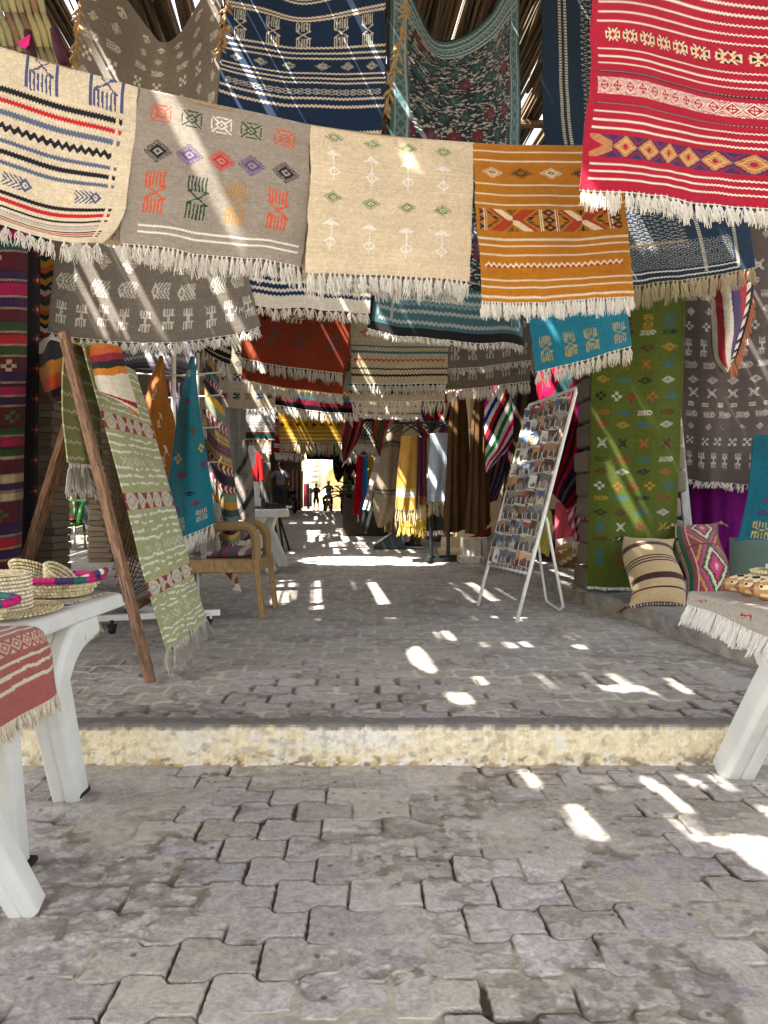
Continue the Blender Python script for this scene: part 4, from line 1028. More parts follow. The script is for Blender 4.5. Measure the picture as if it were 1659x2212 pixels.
# left shop: an open-fronted room, then an arcade, then the long wall
lb = empty("shop_building", (-3, 6, 0), "dark open fronted shop behind the hanging kilims on the left of the street", "building")
w = MB(); slab(w, (-6, 4.05), (-2.75, 4.05), 0, 4.6, .25); slab(w, (-6, 4.05), (-6, 7.2), 0, 4.6, .2); slab(w, (-6, 7.2), (-3.42, 7.2), 0, 4.6, .3)
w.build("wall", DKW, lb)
w = MB(); w.box((-4.3, 5.6, 3.05), (3.4, 3.4, .2)); w.build("ceiling", DKW, lb)
for o_ in lb.children: o_.location = (3, -6, 0)
def brick_pillar(cx, cy, wx, wy, z0, z1, label, seed):
    rg = np.random.default_rng(seed); b = MB(); z = z0; k = 0
    while z < z1:
        h = .062
        jx = rg.uniform(-.012, .012); jw = rg.uniform(-.025, .02)
        t = rg.uniform(.7, 1.1); base = np.array([.19, .145, .10]) * t
        b.box((cx + jx, cy + rg.uniform(-.01, .01), z + h / 2), (wx + jw, wy + rg.uniform(-.02, .02), h), col=tuple(base))
        b.box((cx, cy, z + h + .004), (wx - .035, wy - .035, .010), col=(.12, .10, .08))
        z += h + .008; k += 1
    o = b.build("brick_pillar", EARTH, bevel=.008); return tag(o, label, "pillar", "brick pillars of the left arcade")
brick_pillar(-3.27, 7.2, .27, .4, 0.1, 4.5, "brick pillar left of the green chair, beside the dark shop opening", 1)
brick_pillar(-3.66, 9.7, .30, .4, 0.2, 4.5, "brick pillar right of the green chair, behind the easel", 2)
ar = empty("arcade_wall", (-4, 16, 0), "long shaded wall running down the left side of the market street", "wall")
w = MB(); slab(w, (-3.6, 9.95), (-4.3, 18.0), .1, 4.9, .25); slab(w, (-4.75, 20.5), (-7.2, 46), .3, 5.2, .3); slab(w, (-3.75, 9.65), (-3.3, 7.25), 2.9, 4.8, .3)
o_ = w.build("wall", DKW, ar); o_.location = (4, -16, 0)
w = MB()
for y in (21.4, 22.6, 23.8, 25.2, 26.6): w.bar((-4.62 - .095 * (y - 20.5), y, .5), (-4.62 - .095 * (y - 20.5), y, 3.3), .16)
o_ = w.build("doorpost", WOODP, ar); o_.location = (4, -16, 0)
cy_ = MB(); cy_.box((-6.6, 14.0, .17), (5.6, 8.6, .36)); tag(cy_.build("courtyard_floor", mat("pale_flagstone", L3(176, 168, 158), rough=.9, nscale=6, namt=.3, bump=.4, bscale=12)), kind='structure')
cw = empty("courtyard_wall", (-6, 18.4, 0), "pale wall with a dark doorway at the back of the side courtyard", "wall")
w = MB(); slab(w, (-11, 18.4), (-7.6, 18.4), .2, 4.6, .25); slab(w, (-6.9, 18.4), (-4.3, 18.4), .2, 4.6, .25); slab(w, (-7.6, 18.4), (-6.9, 18.4), 2.2, 4.6, .25)
o_ = w.build("wall", PLAST, cw); o_.location = (6, -18.4, 0)
w = MB(); slab(w, (-7.6, 18.34), (-6.9, 18.34), .3, 2.2, .06); o_ = w.build("door", mat("grey_door", L3(80, 84, 88), nscale=8, namt=.3), cw); o_.location = (6, -18.4, 0)
w = MB(); slab(w, (-9.7, 8.4), (-9.7, 18.5), .2, 4.9, .25); o_ = w.build("added_shade_wall", PLAST, cw); o_.location = (6, -18.4, 0)  # unseen wall added to block sun entering the courtyard from the left
st_ = MB(); st_.box((-5.7, 13.6, .44), (1.5, .4, .18)); tag(st_.build("stone_bench", PLAST, bevel=.02), "low whitewashed stone ledge behind the green chair", "ledge")
# right side: shop front, recessed bay, long wall
rb_ = empty("shop_building", (3, 8, 0), "cream walled shop building behind the rugs on the right of the street", "building")
w = MB(); slab(w, (2.72, 7.0), (7, 7.0), .2, 4.7, .25); slab(w, (2.85, 7.1), (2.85, 9.8), .2, 4.7, .25)
o_ = w.build("wall", DKW, rb_); o_.location = (-3, -8, 0)
w = MB(); slab(w, (1.22, 9.95), (3, 9.95), .2, 4.9, .3); slab(w, (1.30, 9.9), (.7, 17), .2, 4.9, .3); slab(w, (.7, 17), (-.1, 25), .2, 5.1, .3); slab(w, (-.1, 25), (-1.9, 46), .3, 5.2, .3)
o_ = w.build("street_wall", PLAST, rb_); o_.location = (-3, -8, 0)
w = MB(); slab(w, (2.0, 9.0), (5, 9.0), 4.0, 6.2, .2); o_ = w.build("upper_wall", PALE, rb_); o_.location = (-3, -8, 0)
rg = np.random.default_rng(3); b = MB()
for k in range(60):
    z = .27 + (k // 4) * .2; b.box((1.80 + (k % 4) * .19 + rg.uniform(-.03, .03), 6.32 + rg.uniform(-.02, .03), z + rg.uniform(-.02, .02)), (.21 + rg.uniform(-.02, .05), .42, .2 + rg.uniform(-.04, .01)), Matrix.Rotation(rg.uniform(-.06, .06), 3, 'Y'), tuple(np.array([.22, .185, .14]) * rg.uniform(.75, 1.15)))
tag(b.build("stone_pillar", EARTH, bevel=.03), "rough stone pillar that carries the long green runner", "pillar")
# plinths at the foot of the right wall
for (u0, u1, vt, vb, y, lb_, cl) in ((1000, 1040, 1164, 1222, 9.45, "whitewashed plinth with stained foot at the end of the towel rail", (214, 204, 184)), (1050, 1108, 1160, 1228, 9.1, "weathered grey stone block with a white painted edge left of the postcard rack", (140, 132, 122)), (955, 1000, 1163, 1205, 10.6, "low cream masonry ledge behind the foot of the towel rail", (200, 180, 146))):
    x0, _, zt = P(u0, vt, y); x1, _, zb = P(u1, vb, y)
    b = MB(); n = 10
    b.box(((x0 + x1) / 2, y + .2, (zt + gz(y)) / 2), (x1 - x0, .4, zt - gz(y) + .04))
    b.box(((x0 + x1) / 2, y + .18, gz(y) + .04), (x1 - x0 + .08, .46, .1))
    tag(b.build("plinth", mat("plinth_" + str(cl[0]), L3(*cl), rough=.9, nscale=7, namt=.5, bump=.8, bscale=14), bevel=.02), lb_, "plinth")
# end of the street: gateway, sunlit square and house
gt = empty("gateway", (-4, 46, .8), "dark gateway at the end of the roofed street opening on the sunny square", "gateway")
w = MB(); slab(w, (-12, 46.2), (-5.15, 46.2), .5, 7, .5); slab(w, (-2.55, 46.2), (4, 46.2), .5, 7, .5); slab(w, (-5.15, 46.2), (-2.55, 46.2), 4.4, 7, .5)
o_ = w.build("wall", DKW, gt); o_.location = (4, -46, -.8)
hs_ = empty("sunlit_house", (-4, 66, .8), "pale sunlit house with an arch beyond the end of the market street", "building")
w = MB(); slab(w, (-24, 66), (-5.2, 66), .5, 11, .5); slab(w, (-2.9, 66), (14, 66), .5, 11, .5); slab(w, (-5.2, 66), (-2.9, 66), 4.6, 11, .5)
o_ = w.build("wall", PALE, hs_); o_.location = (4, -66, -.8)
w = MB(); w.prism([(-5.2 + 2.3 * i / 12, 4.6 - (1.15 - math.sqrt(max(0, 1.15 ** 2 - (-1.15 + 2.3 * i / 12) ** 2)))) for i in range(13)] + [(-2.9, 4.6 + .02), (-5.2, 4.6 + .02)], 65.8, 66.2); o_ = w.build("arch", PALE, hs_); o_.location = (4, -66, -.8)
w = MB(); slab(w, (-5.3, 67), (-2.8, 67), .5, 5, .1); o_ = w.build("recess", mat("ochre_plaster", L3(214, 190, 140), rough=.9, nscale=3, namt=.2), hs_); o_.location = (4, -66, -.8)
w = MB(); w.lathe([(.001, 0), (.25, .02), (.3, .06), (.2, .1), (.001, .12)], (-2.9 + .9, 65.7, 5.6), 14, M=Matrix.Rotation(R(90), 3, 'X')); o_ = w.build("roundel", PALE, hs_); o_.location = (4, -66, -.8)
aw = empty("awning", (0, 0, 0), "cream dome shaped awning over a shop entrance at the bright end of the street", "awning")
x0, y0, z0 = P(661, 1046, 51); x1 = P(698, 1046, 51)[0]; cx = (x0 + x1) / 2; rx = (x1 - x0) / 2; zt = P(0, 984, 51)[2]
b = MB(); n = 8
vs = []; H = zt - z0
for i in range(n + 1):
    a = math.pi / 2 * i / n
    for k in range(9):
        t = math.pi * k / 8
        vs.append((cx - rx * math.cos(t) * math.cos(a) ** .8, y0 - 1.3 * math.sin(t) * math.cos(a), z0 + H * math.sin(a)))
for i in range(n):
    for k in range(8): b.add([vs[i * 9 + k], vs[i * 9 + k + 1], vs[(i + 1) * 9 + k + 1], vs[(i + 1) * 9 + k]], [(0, 1, 2, 3)], (1, 1, 1))
aw_m = mat("awning_canvas", L3(232, 222, 190), rough=.9, nscale=3, namt=.1, trans=.4)
o_ = b.build("canopy", aw_m, aw, True); o_.modifiers.new("thick", 'SOLIDIFY').thickness = .03
b = MB()
for k in range(8):
    t = math.pi * (k + .5) / 8
    b.box((cx - rx * math.cos(t), y0 - 1.3 * math.sin(t), z0 - .14), (rx * .36, .03, .28), Matrix.Rotation(t - math.pi / 2, 3, 'Z'))
b.build("valance", aw_m, aw)
b = MB(); b.box((cx, y0 + .6, (z0 + .8) / 2 + .4), (rx * 2.3, 1.0, z0 - .6)); 
# ------------------------------------------------------------------ left side of the street
# dark red striped kilim at the left edge
c = CV_(70, 330, (78, 16, 30), .12, 40)
G = (44, 62, 26); PK = (150, 16, 70); PU = (50, 20, 66); CRM = (170, 150, 116); RD = (150, 26, 36); TL = (24, 70, 70)
yv = lambda v: (v - 380) / 870.
for v0, v1, k in ((398, 420, TL), (500, 520, PK), (522, 546, TL), (593, 612, PU), (620, 650, PK), (655, 676, PU), (706, 728, G), (736, 756, RD), (762, 780, G), (820, 838, PU), (848, 868, PK), (874, 888, PU), (936, 952, G), (958, 976, PK), (980, 998, G), (1034, 1050, CRM), (1054, 1068, PU), (1074, 1086, CRM), (1140, 1160, PU), (1166, 1186, RD), (1192, 1210, PU)):
    c.band(yv(v0), yv(v1), k); c.band(yv(v1), yv(v1 + 3), CRM); c.band(yv(v0 - 3), yv(v0), (20, 12, 18))
for v, x in ((565, .3), (915, .7), (1120, .5), (805, .6)): c.mot('five', x, yv(v), .3, .03, (150, 140, 110) if v < 900 else (60, 84, 40))
rug("hanging_rug", "dark red kilim with pink, green, purple and tan bands at the far left edge",
    [[(-60, 380, 4.35), (10, 380, 4.45), (62, 385, 4.6)], [(-60, 800, 4.35), (8, 800, 4.45), (58, 800, 4.6)], [(-60, 1250, 4.35), (0, 1250, 4.45), (48, 1240, 4.6)]], c, rip=(.02, 2, 3), fr=None)
c = CV_(24, 250, (18, 14, 18), .1, 41)
for i in range(13): c.mot('five', .8, .04 + i * .076, .7, .028, (110, 26, 34)); c.mot('solid', .8, .04 + i * .076, .25, .01, (180, 140, 110))
rug("hanging_rug", "black kilim edged with little red crosses, right of the dark red kilim", [[(56, 385, 4.85), (90, 385, 4.95)], [(52, 800, 4.85), (86, 800, 4.95)], [(46, 1240, 4.85), (80, 1235, 4.95)]], c, rip=(.01, 1, 3))
c = CV_(50, 200, (120, 30, 34), .08, 42)
seq = [(196, 140, 40), (24, 22, 26), (200, 190, 172), (130, 30, 36), (30, 60, 56), (200, 140, 40), (196, 90, 30), (24, 22, 26)]
q = (c.yy / c.h) * 22 + np.abs(((c.xx / c.w) * 3) % 1 - .5) * 1.2; idx = np.floor(q).astype(int) % len(seq); c.a = np.array([lin(k) for k in seq])[idx]
c.mot('solid', .55, .42, .8, .16, (24, 22, 26)); c.mot('solid', .55, .42, .5, .09, (200, 150, 40)); c.mot('solid', .6, .42, .2, .04, (220, 210, 190))
rug("hanging_rug", "zigzag kilim in black, yellow, orange, white and red, left of the taupe kilim", [[(84, 500, 5.35), (128, 500, 5.35), (190, 500, 5.4)], [(84, 640, 5.35), (125, 640, 5.3), (180, 640, 5.4)], [(86, 745, 5.3), (120, 750, 5.25), (170, 745, 5.4)]], c, rip=(.02, 1.5, 2))

def wrapc(cols, w, h, seed, n=7., wob=.18, diag=.25):
    c = CV_(w, h, cols[0], .05, seed)
    t = (c.yy / c.h) * n + diag * (c.xx / c.w) * n + wob * n * (fbm(c.xx / (w * .4), c.yy / (h * .4), seed, 2) - .5)
    c.a = np.array([lin(k) for k in cols])[np.floor(t).astype(int) % len(cols)]; return c
MC = [(200, 192, 176), (22, 20, 24), (186, 120, 34), (200, 80, 34), (22, 20, 24), (120, 26, 40), (200, 192, 176), (140, 24, 40)]
rug("blanket", "bold red, black, white and orange blanket bundled against the brick pillar", [[(86, 735, 4.95), (115, 730, 4.85), (150, 745, 4.95)], [(84, 790, 4.95), (115, 795, 4.75), (152, 800, 4.95)], [(98, 845, 4.95), (118, 850, 4.78), (148, 835, 4.95)], [(116, 868, 4.95), (128, 870, 4.85), (146, 862, 4.95)]], wrapc(MC, 60, 80, 43, 5.5), cat="blanket", rip=(.03, 1.5, 2), thick=.02)
rug("blanket", "cream, red, black and orange blanket hung over the top of the green runner", [[(188, 748, 4.02), (222, 742, 3.98), (262, 752, 4.02)], [(200, 790, 3.96), (232, 795, 3.9), (272, 800, 3.96)], [(212, 835, 3.94), (248, 845, 3.88), (290, 858, 3.95)], [(218, 848, 3.95), (262, 868, 3.9), (300, 902, 3.97)]], wrapc([(186, 120, 34), (200, 90, 34), (140, 24, 44), (22, 22, 28), (196, 120, 30), (204, 196, 178), (204, 196, 178), (204, 196, 178), (204, 196, 178), (140, 24, 44), (204, 196, 178)], 70, 80, 44, 10.6, .04, .10), cat="blanket", rip=(.025, 1.5, 4), thick=.014)

# ---- easel with its runner
ez = empty("wooden_easel", (-1.35, 4.2, gz(4.2)), "tall A-frame easel of weathered reddish timber carrying the green runner", "easel")
EO = Vector(ez.location)
def ebar(nm, a, b, w, h, m=WOOD):
    a = Vector(a); b = Vector(b); z = (b - a).normalized()
    rot = z.to_track_quat('Z', 'Y'); x = MB(); L = (b - a).length
    x.box((0, 0, L / 2), (w, h, L))
    o = x.build(nm, m, ez, bevel=.006); o.rotation_mode = 'QUATERNION'; o.rotation_quaternion = rot; o.location = a - EO; return o
f1b = Vector(P(326, 1476, 3.74)); f1b.z = gz(3.74) + .0; f1t = Vector(P(137, 718, 3.92))
f2b = Vector((-1.235, 4.74, gz(4.74))); f2t = f1t + (f2b - f1b) * .98; 
ebar("front_leg", f1b, f1t, .038, .05); ebar("front_leg", f2b, f2t, .038, .05)
tm = (f1t + f2t) / 2
ebar("rear_leg", (-2.50, 4.86, gz(4.86)), tm + Vector((-.03, 0, -.06)), .07, .055)
for t in (.03, .80): ebar("rail", f1t + (f1b - f1t) * t + Vector((-.02, .03, 0)), f2t + (f2b - f2t) * t + Vector((-.02, -.03, 0)), .05, .035)
# wire netting across the frame
nb = MB(); A0, A1 = f1t + (f1b - f1t) * .25, f1t + (f1b - f1t) * .78; B0, B1 = f2t + (f2b - f2t) * .25, f2t + (f2b - f2t) * .78
for i in range(23):
    s_ = i / 22
    for (p0, p1) in (((s_, 0), (min(1, s_ + .6), 1)), ((s_, 1), (min(1, s_ + .6), 0))):
        a = A0.lerp(A1, p0[0]).lerp(B0.lerp(B1, p0[0]), p0[1]); b = A0.lerp(A1, p1[0]).lerp(B0.lerp(B1, p1[0]), p1[1])
        nb.tube([a + Vector((-.05, 0, 0)), (a + b) / 2 + Vector((-.05 + .006 * (i % 2), 0, 0)), b + Vector((-.05, 0, 0))], .0028, 4)
o = nb.build("wire_netting", mat("rusty_wire", L3(96, 72, 50), rough=.8, nscale=50, namt=.4), ez); o.location = -EO

OLV = (166, 168, 116)
c = CV_(130, 420, OLV, .12, 45)
yv = lambda v: (v - 745) / 655.
wl = (222, 220, 202); q = (c.yy + .5) / c.h; x = (c.xx + .5) / c.w
def dashes(v, th=4.2):
    k = (np.floor(c.xx / 13 + hsh(np.floor(c.xx / 13), c.yy * 0 + int(v), 3) * .4) % 1 > -1)
    wob = (fbm(c.xx / 14., c.xx * 0 + v, 5, 2) - .5) * .012
    d = np.abs(q + wob - yv(v)); ln = fbm(c.xx / 6., c.xx * 0 + v * 3, 9, 2)
    c.put((d < th / 655 / 2 * (0.6 + 1.1 * ln)) & (ln > .34), wl)
for v in (765, 785, 805, 855, 872, 888, 950, 965, 980, 1012, 1028, 1044, 1105, 1120, 1134, 1150, 1185, 1200, 1215, 1275, 1290, 1303, 1355, 1370, 1385): dashes(v)
for (va, vb) in ((901, 935), (1062, 1094), (1232, 1262)):
    ok = (q > yv(va)) & (q < yv(vb)); vv = (q - yv(va)) / (yv(vb) - yv(va)) * 2 - 1
    u = (x * 5.2) % 1 * 2 - 1; c.put(ok, (196, 188, 166)); d = np.abs(u) - np.abs(vv) * .9
    c.put(ok & (np.abs(u) > 1.0 - np.abs(vv) * .0 - .62 * (1 - (1 - np.abs(vv)))) , (140, 40, 46)); c.put(ok & (np.abs(u) + np.abs(vv) < .92), (196, 188, 166)); c.put(ok & (np.abs(np.abs(u) + np.abs(vv) - .6) < .08), (150, 140, 112))
    c.put(ok & (np.abs(np.abs(u) - .5 - (1 - np.abs(vv)) * .3) < .05) & (np.abs(u) + np.abs(vv) > 1.0), (206, 170, 150))
for (va, vb) in ((822, 846), (990, 1008), (1160, 1180), (1318, 1340)):
    ok = (q > yv(va)) & (q < yv(vb)) & (x > .1); d = np.abs((x * 14) % 1 * 2 - 1) + np.abs((q - yv(va)) / (yv(vb) - yv(va)) * 2 - 1)
    c.put(ok & (np.abs(d - .9) < .28) & (fbm(c.xx / 9., c.yy / 9., 4, 2) > .42), (196, 196, 170))
# runner follows the leaning face, from the top rail to the ground
def onface(s_, t, off): return tuple(f1t.lerp(f1b, t).lerp(f2t.lerp(f2b, t), s_) + Vector((off, 0, off * .25)))
rows = [[onface(a, .035, .07) for a in (.05, .4, .7, 1.08)], [onface(a, .25, .075) for a in (.06, .4, .7, 1.13)], [onface(a, .5, .08) for a in (.07, .4, .7, 1.13)], [onface(a, .75, .08) for a in (.08, .4, .7, 1.13)], [onface(a, .94, .09) for a in (.10, .42, .72, 1.13)]]
o, p = rug("rug_runner", "long olive green runner with white dashes and red diamond bands draped down the easel", rows, c, fr=(.15, .03, 8, .003), world=True, rip=(.014, 4, 2), thick=.008, droop=(.10, -.05, -1), frm=mat("greyed_fringe", L3(186, 178, 166), rough=.95, nscale=60, namt=.25, trans=.1))
t0 = np.array([onface(a, .035, .07) for a in (.05, .4, .7, 1.08)]); t0 = np.array([onface(a, .035, .07) for a in (.12, .35, .55, .75)]); t1 = t0 + np.array([-.11, 0, -.02])
bk = [list(map(tuple, t0)), list(map(tuple, t1)), [tuple(Vector(q) + Vector((-.02, -.0, -.32))) for q in t1], [tuple(Vector(q) + Vector((.01, -.0, -.62))) for q in t1]]
pb = surf3(bk, 121, 61); cb = CV_(60, 120, OLV, .12, 46); [cb.band(y, y + .016, wl) for y in np.arange(.1, .97, .095)]
b = grid_obj("back_flap", ripple(pb, .02, 2.5, 2), cb.a, CLOTH, o); finish_cloth(b, .008)
tassels(pb[-1], .2, .03, 5, strands=8, rad=.003).build("fringe", MATS["greyed_fringe"], b)

# ---- clothes rail with the mustard, turquoise and striped rugs
rl = empty("clothes_rail", (-1.5, 5.3, gz(5.3)), "white rusted clothes rail on castors behind the easel", "clothes rail"); RO = Vector(rl.location)
def rpart(nm, fn, m=WMETAL, par=None):
    b = MB(); fn(b); o = b.build(nm, m, par or rl); o.location = -RO if par is None else (0, 0, 0); return o
zc = gz(5.2) + .075
for (a, bb) in (((-2.0, 5.75, zc), (-1.22, 5.15, zc)), ((-2.1, 5.05, zc), (-1.2, 5.4, zc))): rpart("base_bar", lambda b: b.bar(a, bb, .05, .04))
for (x, y) in ((-1.22, 5.13), (-2.0, 5.78), (-2.1, 5.05), (-1.82, 4.95)):
    def castor(b): b.tube([(x, y, zc - .06), (x, y, zc + .01)], .012, 6); b.tube([(x - .015, y, gz(y) + .034), (x + .015, y, gz(y) + .034)], .034, 12); b.box((x, y, gz(y) + .055), (.05, .05, .02))
    rpart("castor", castor, BLACK)
xp, yp, _ = P(375, 900, 5.55)
rpart("post", lambda b: b.tube([(xp, yp, zc), (xp, yp, 2.25)], .019, 8))
for (u, vv, sgn) in ((375, 812, 1), (375, 860, -1), (375, 928, 1), (375, 1002, -1)):
    def arm(b):
        z = P(u, vv, 5.55)[2]
        for k in (-1, 1): b.tube([(xp, yp, z), (xp + .36 * k, yp - .08, z + .01), (xp + .38 * k, yp - .08, z + .05)], .006, 5)
    rpart("arm", arm)
xq, yq, _ = P(455, 900, 5.9)
for vv in (812, 917, 1002, 1085):
    z = P(455, vv, 5.9)[2]; rpart("peg", lambda b: b.tube([(xq - .1, yq, z), (xq + .12, yq - .06, z), (xq + .12, yq - .12, z + .01)], .007, 5))
rpart("post", lambda b: b.tube([(xq - .1, yq, zc), (xq - .1, yq, 2.3)], .012, 8))
c = CV_(90, 220, (146, 88, 20), .10, 47)
for (x, y) in ((.62, .10), (.38, .26), (.6, .42), (.3, .48), (.72, .60), (.45, .74), (.74, .80), (.3, .86)): c.mot('umb', x, y, .17, .10, (206, 192, 166), None, .6)
rug("hanging_rug", "ochre brown rug with white umbrella signs hung by one corner on the rail", [[(346, 770, 5.4), (349, 768, 5.38), (352, 770, 5.4)], [(318, 840, 5.4), (340, 850, 5.3), (362, 850, 5.38)], [(298, 925, 5.4), (335, 940, 5.3), (380, 930, 5.42)], [(300, 1040, 5.4), (335, 1060, 5.35), (382, 1060, 5.42)], [(320, 1120, 5.4), (345, 1130, 5.38), (375, 1130, 5.42)]], c, rip=(.03, 1.5, 4), thick=.008)
c = CV_(110, 260, (18, 104, 120), .07, 48)
for k, x, y, w, h, cc in (('leaf', .42, .25, .30, .045, (110, 26, 66)), ('bird', .62, .385, .28, .05, (80, 70, 30)), ('five', .2, .52, .22, .05, (190, 160, 50)), ('five', .85, .475, .2, .045, (190, 160, 50)), ('leaf', .35, .60, .28, .05, (110, 26, 66)), ('leaf', .88, .56, .22, .045, (110, 26, 66)), ('bird', .55, .70, .2, .05, (24, 24, 30)), ('leaf', .22, .80, .26, .04, (110, 26, 66)), ('leaf', .66, .77, .22, .04, (110, 26, 66)), ('comb', .33, .905, .22, .10, (172, 160, 128)), ('comb', .76, .875, .22, .10, (172, 160, 128)), ('comb', .3, .1, .4, .04, (190, 180, 160))): c.mot(k, x, y, w, h, cc)
rug("hanging_rug", "turquoise rug with plum leaves and cream comb signs hung by its corner on the rail", [[(411, 772, 5.2), (416, 770, 5.18), (420, 772, 5.2)], [(390, 860, 5.2), (410, 868, 5.12), (428, 862, 5.2)], [(372, 980, 5.2), (408, 985, 5.08), (445, 975, 5.2)], [(358, 1080, 5.2), (405, 1085, 5.08), (458, 1068, 5.2)], [(362, 1172, 5.2), (410, 1155, 5.1), (464, 1130, 5.2)]], c, fr=(.11, .034, 6, .0035), rip=(.02, 1.5, 2), thick=.008)
KC = [(120, 26, 40), (104, 118, 96), (176, 122, 40), (40, 60, 40), (84, 110, 120), (120, 26, 40), (22, 24, 44), (190, 150, 40), (104, 118, 96), (120, 26, 40), (80, 100, 110), (80, 100, 110), (80, 100, 110), (120, 50, 30), (24, 28, 44)]
c = CV_(80, 300, KC[0], .06, 49); t = (c.yy / c.h) * 24 - (c.xx / c.w) * 2.2 + 3; idx = np.floor(t).astype(int) % len(KC); c.a = np.array([lin(k) for k in KC])[idx] * (1 + .1 * (fbm(c.xx / 3., c.yy / 3., 3, 2)[..., None] - .5))
fr_ = t % 1; ch = (np.isin(idx, (0, 5, 9, 13))) & (np.abs(((c.xx / c.w * 6) % 1) - .5 - (np.abs(fr_ - .5) - .25) * .9) < .17) & (np.abs(fr_ - .5) < .38); c.put(ch, (206, 198, 182))
sw = np.isin(idx, (10, 11, 12)); c.put(sw & (((c.xx / c.w * 8) % 1) < ((t * 2) % 1)) & ((t * 1) % 2 < 1), (196, 150, 50)); c.put(sw & (((c.xx / c.w * 8) % 1) < ((t * 2) % 1)) & ((t * 1) % 2 >= 1), (120, 26, 50))
rug("hanging_rug", "many coloured diagonal striped kilim with white chevrons twisted down beside the turquoise rug", [[(446, 780, 5.8), (452, 776, 5.75), (458, 780, 5.8)], [(444, 850, 5.8), (462, 852, 5.7), (474, 850, 5.8)], [(450, 960, 5.8), (474, 965, 5.7), (494, 955, 5.8)], [(456, 1060, 5.8), (486, 1070, 5.68), (508, 1055, 5.8)], [(470, 1140, 5.8), (496, 1145, 5.7), (514, 1125, 5.8)], [(484, 1198, 5.8), (502, 1192, 5.74), (518, 1168, 5.8)]], c, fr=(.14, .04, 6, .0045), rip=(.02, 1.2, 3), thick=.012)
rug("hanging_rug", "rust rug corner with white stripes dangling below the many coloured kilim", [[(470, 1150, 5.9), (500, 1150, 5.9), (505, 1160, 5.9)], [(474, 1215, 5.9), (492, 1212, 5.87), (508, 1215, 5.9)], [(506, 1262, 5.9), (510, 1262, 5.88), (515, 1260, 5.9)]], stripes(40, 50, [(150, 62, 28), (150, 62, 28), (150, 62, 28), (210, 200, 180)], 50, .8, 2.4), rip=(.01, 1, 2), fr=(.07, .05, 5, .004))
rug("hanging_rug", "greyed fringe of a pale rug hanging under the turquoise rug", [[(372, 1090, 5.55), (430, 1090, 5.55), (478, 1085, 5.55)], [(372, 1172, 5.55), (430, 1170, 5.55), (476, 1150, 5.55)]], CV_(50, 30, (150, 140, 126), .1, 51), fr=(.15, .03, 7, .004), frm=MATS["greyed_fringe"], rip=(.03, 3, 2), m=CLOTH)
c = CV_(120, 70, (110, 110, 116), .1, 52); c.zig(.1, .25, 26, (44, 44, 56), .5); c.zig(.3, .42, 26, (190, 186, 180), .5); c.zig(.5, .6, 26, (96, 44, 66), .5); c.bands([(.62, .72, (70, 72, 78)), (.72, .76, (200, 196, 190)), (.8, .84, (60, 62, 70))])
rug("blanket", "grey blanket with dark zigzags draped over a line behind the ochre rug", [[(245, 740, 6.6), (340, 735, 6.6), (440, 735, 6.6)], [(250, 790, 6.5), (340, 782, 6.45), (420, 800, 6.5)], [(255, 800, 6.55), (340, 815, 6.45), (425, 842, 6.55)]], c, cat="blanket", rip=(.02, 2, 2), thick=.01)
for (u0, u1, v0, v1, d, lb, cols, s_) in ((276, 300, 800, 905, 6.9, "narrow striped cloth in red, white and blue behind the ochre rug, left of it", [(190, 60, 50), (220, 214, 200), (50, 70, 130), (190, 150, 50), (220, 214, 200), (60, 90, 80)], 53), (366, 392, 820, 960, 6.9, "narrow red and blue striped scarf hanging between the ochre and turquoise rugs", [(140, 40, 44), (90, 110, 150), (200, 190, 176), (60, 60, 80)], 54)):
    cc_ = stripes(40, 60, cols, s_, 0, 2); rug("scarf", lb, [[(u0, v0, d), (u1, v0, d)], [(u0 + 2, v1, d), (u1 - 2, v1, d)]], cc_, cat="scarf", rip=(.03, 2, 3), m=CLOTHF)
c = CV_(40, 40, (24, 22, 26), .05, 55); c.bands([(.3, .42, (196, 184, 160)), (.62, .7, (196, 184, 160))])
rug("hanging_rug", "black and cream rug with white fringe hung over a bar above the many coloured kilim", [[(430, 700, 6.), (465, 712, 6.), (502, 740, 6.)], [(432, 735, 5.95), (465, 755, 5.95), (500, 770, 5.95)], [(436, 752, 5.98), (462, 772, 5.98), (496, 788, 5.98)]], c, fr=(.16, .034, 6, .004), rip=(.01, 1.5, 2))
c = CV_(70, 130, LB, .08, 56)
for kd, y in (('comb4', .15), ('solid', .3), ('chk', .5), ('comb4', .75)): c.row(kd, gapx(0, 1, 4), y, .13, .08, [(120, 40, 50), (40, 70, 90), (90, 80, 60), (60, 80, 130)])
rug("hanging_rug", "beige rug with small red and blue signs partly hidden behind the turquoise rug", [[(424, 780, 7.6), (470, 782, 7.6)], [(424, 925, 7.6), (470, 927, 7.6)]], c, fr=(.1, .05, 5, .005), rip=(.02, 2, 3), m=CLOTHF)
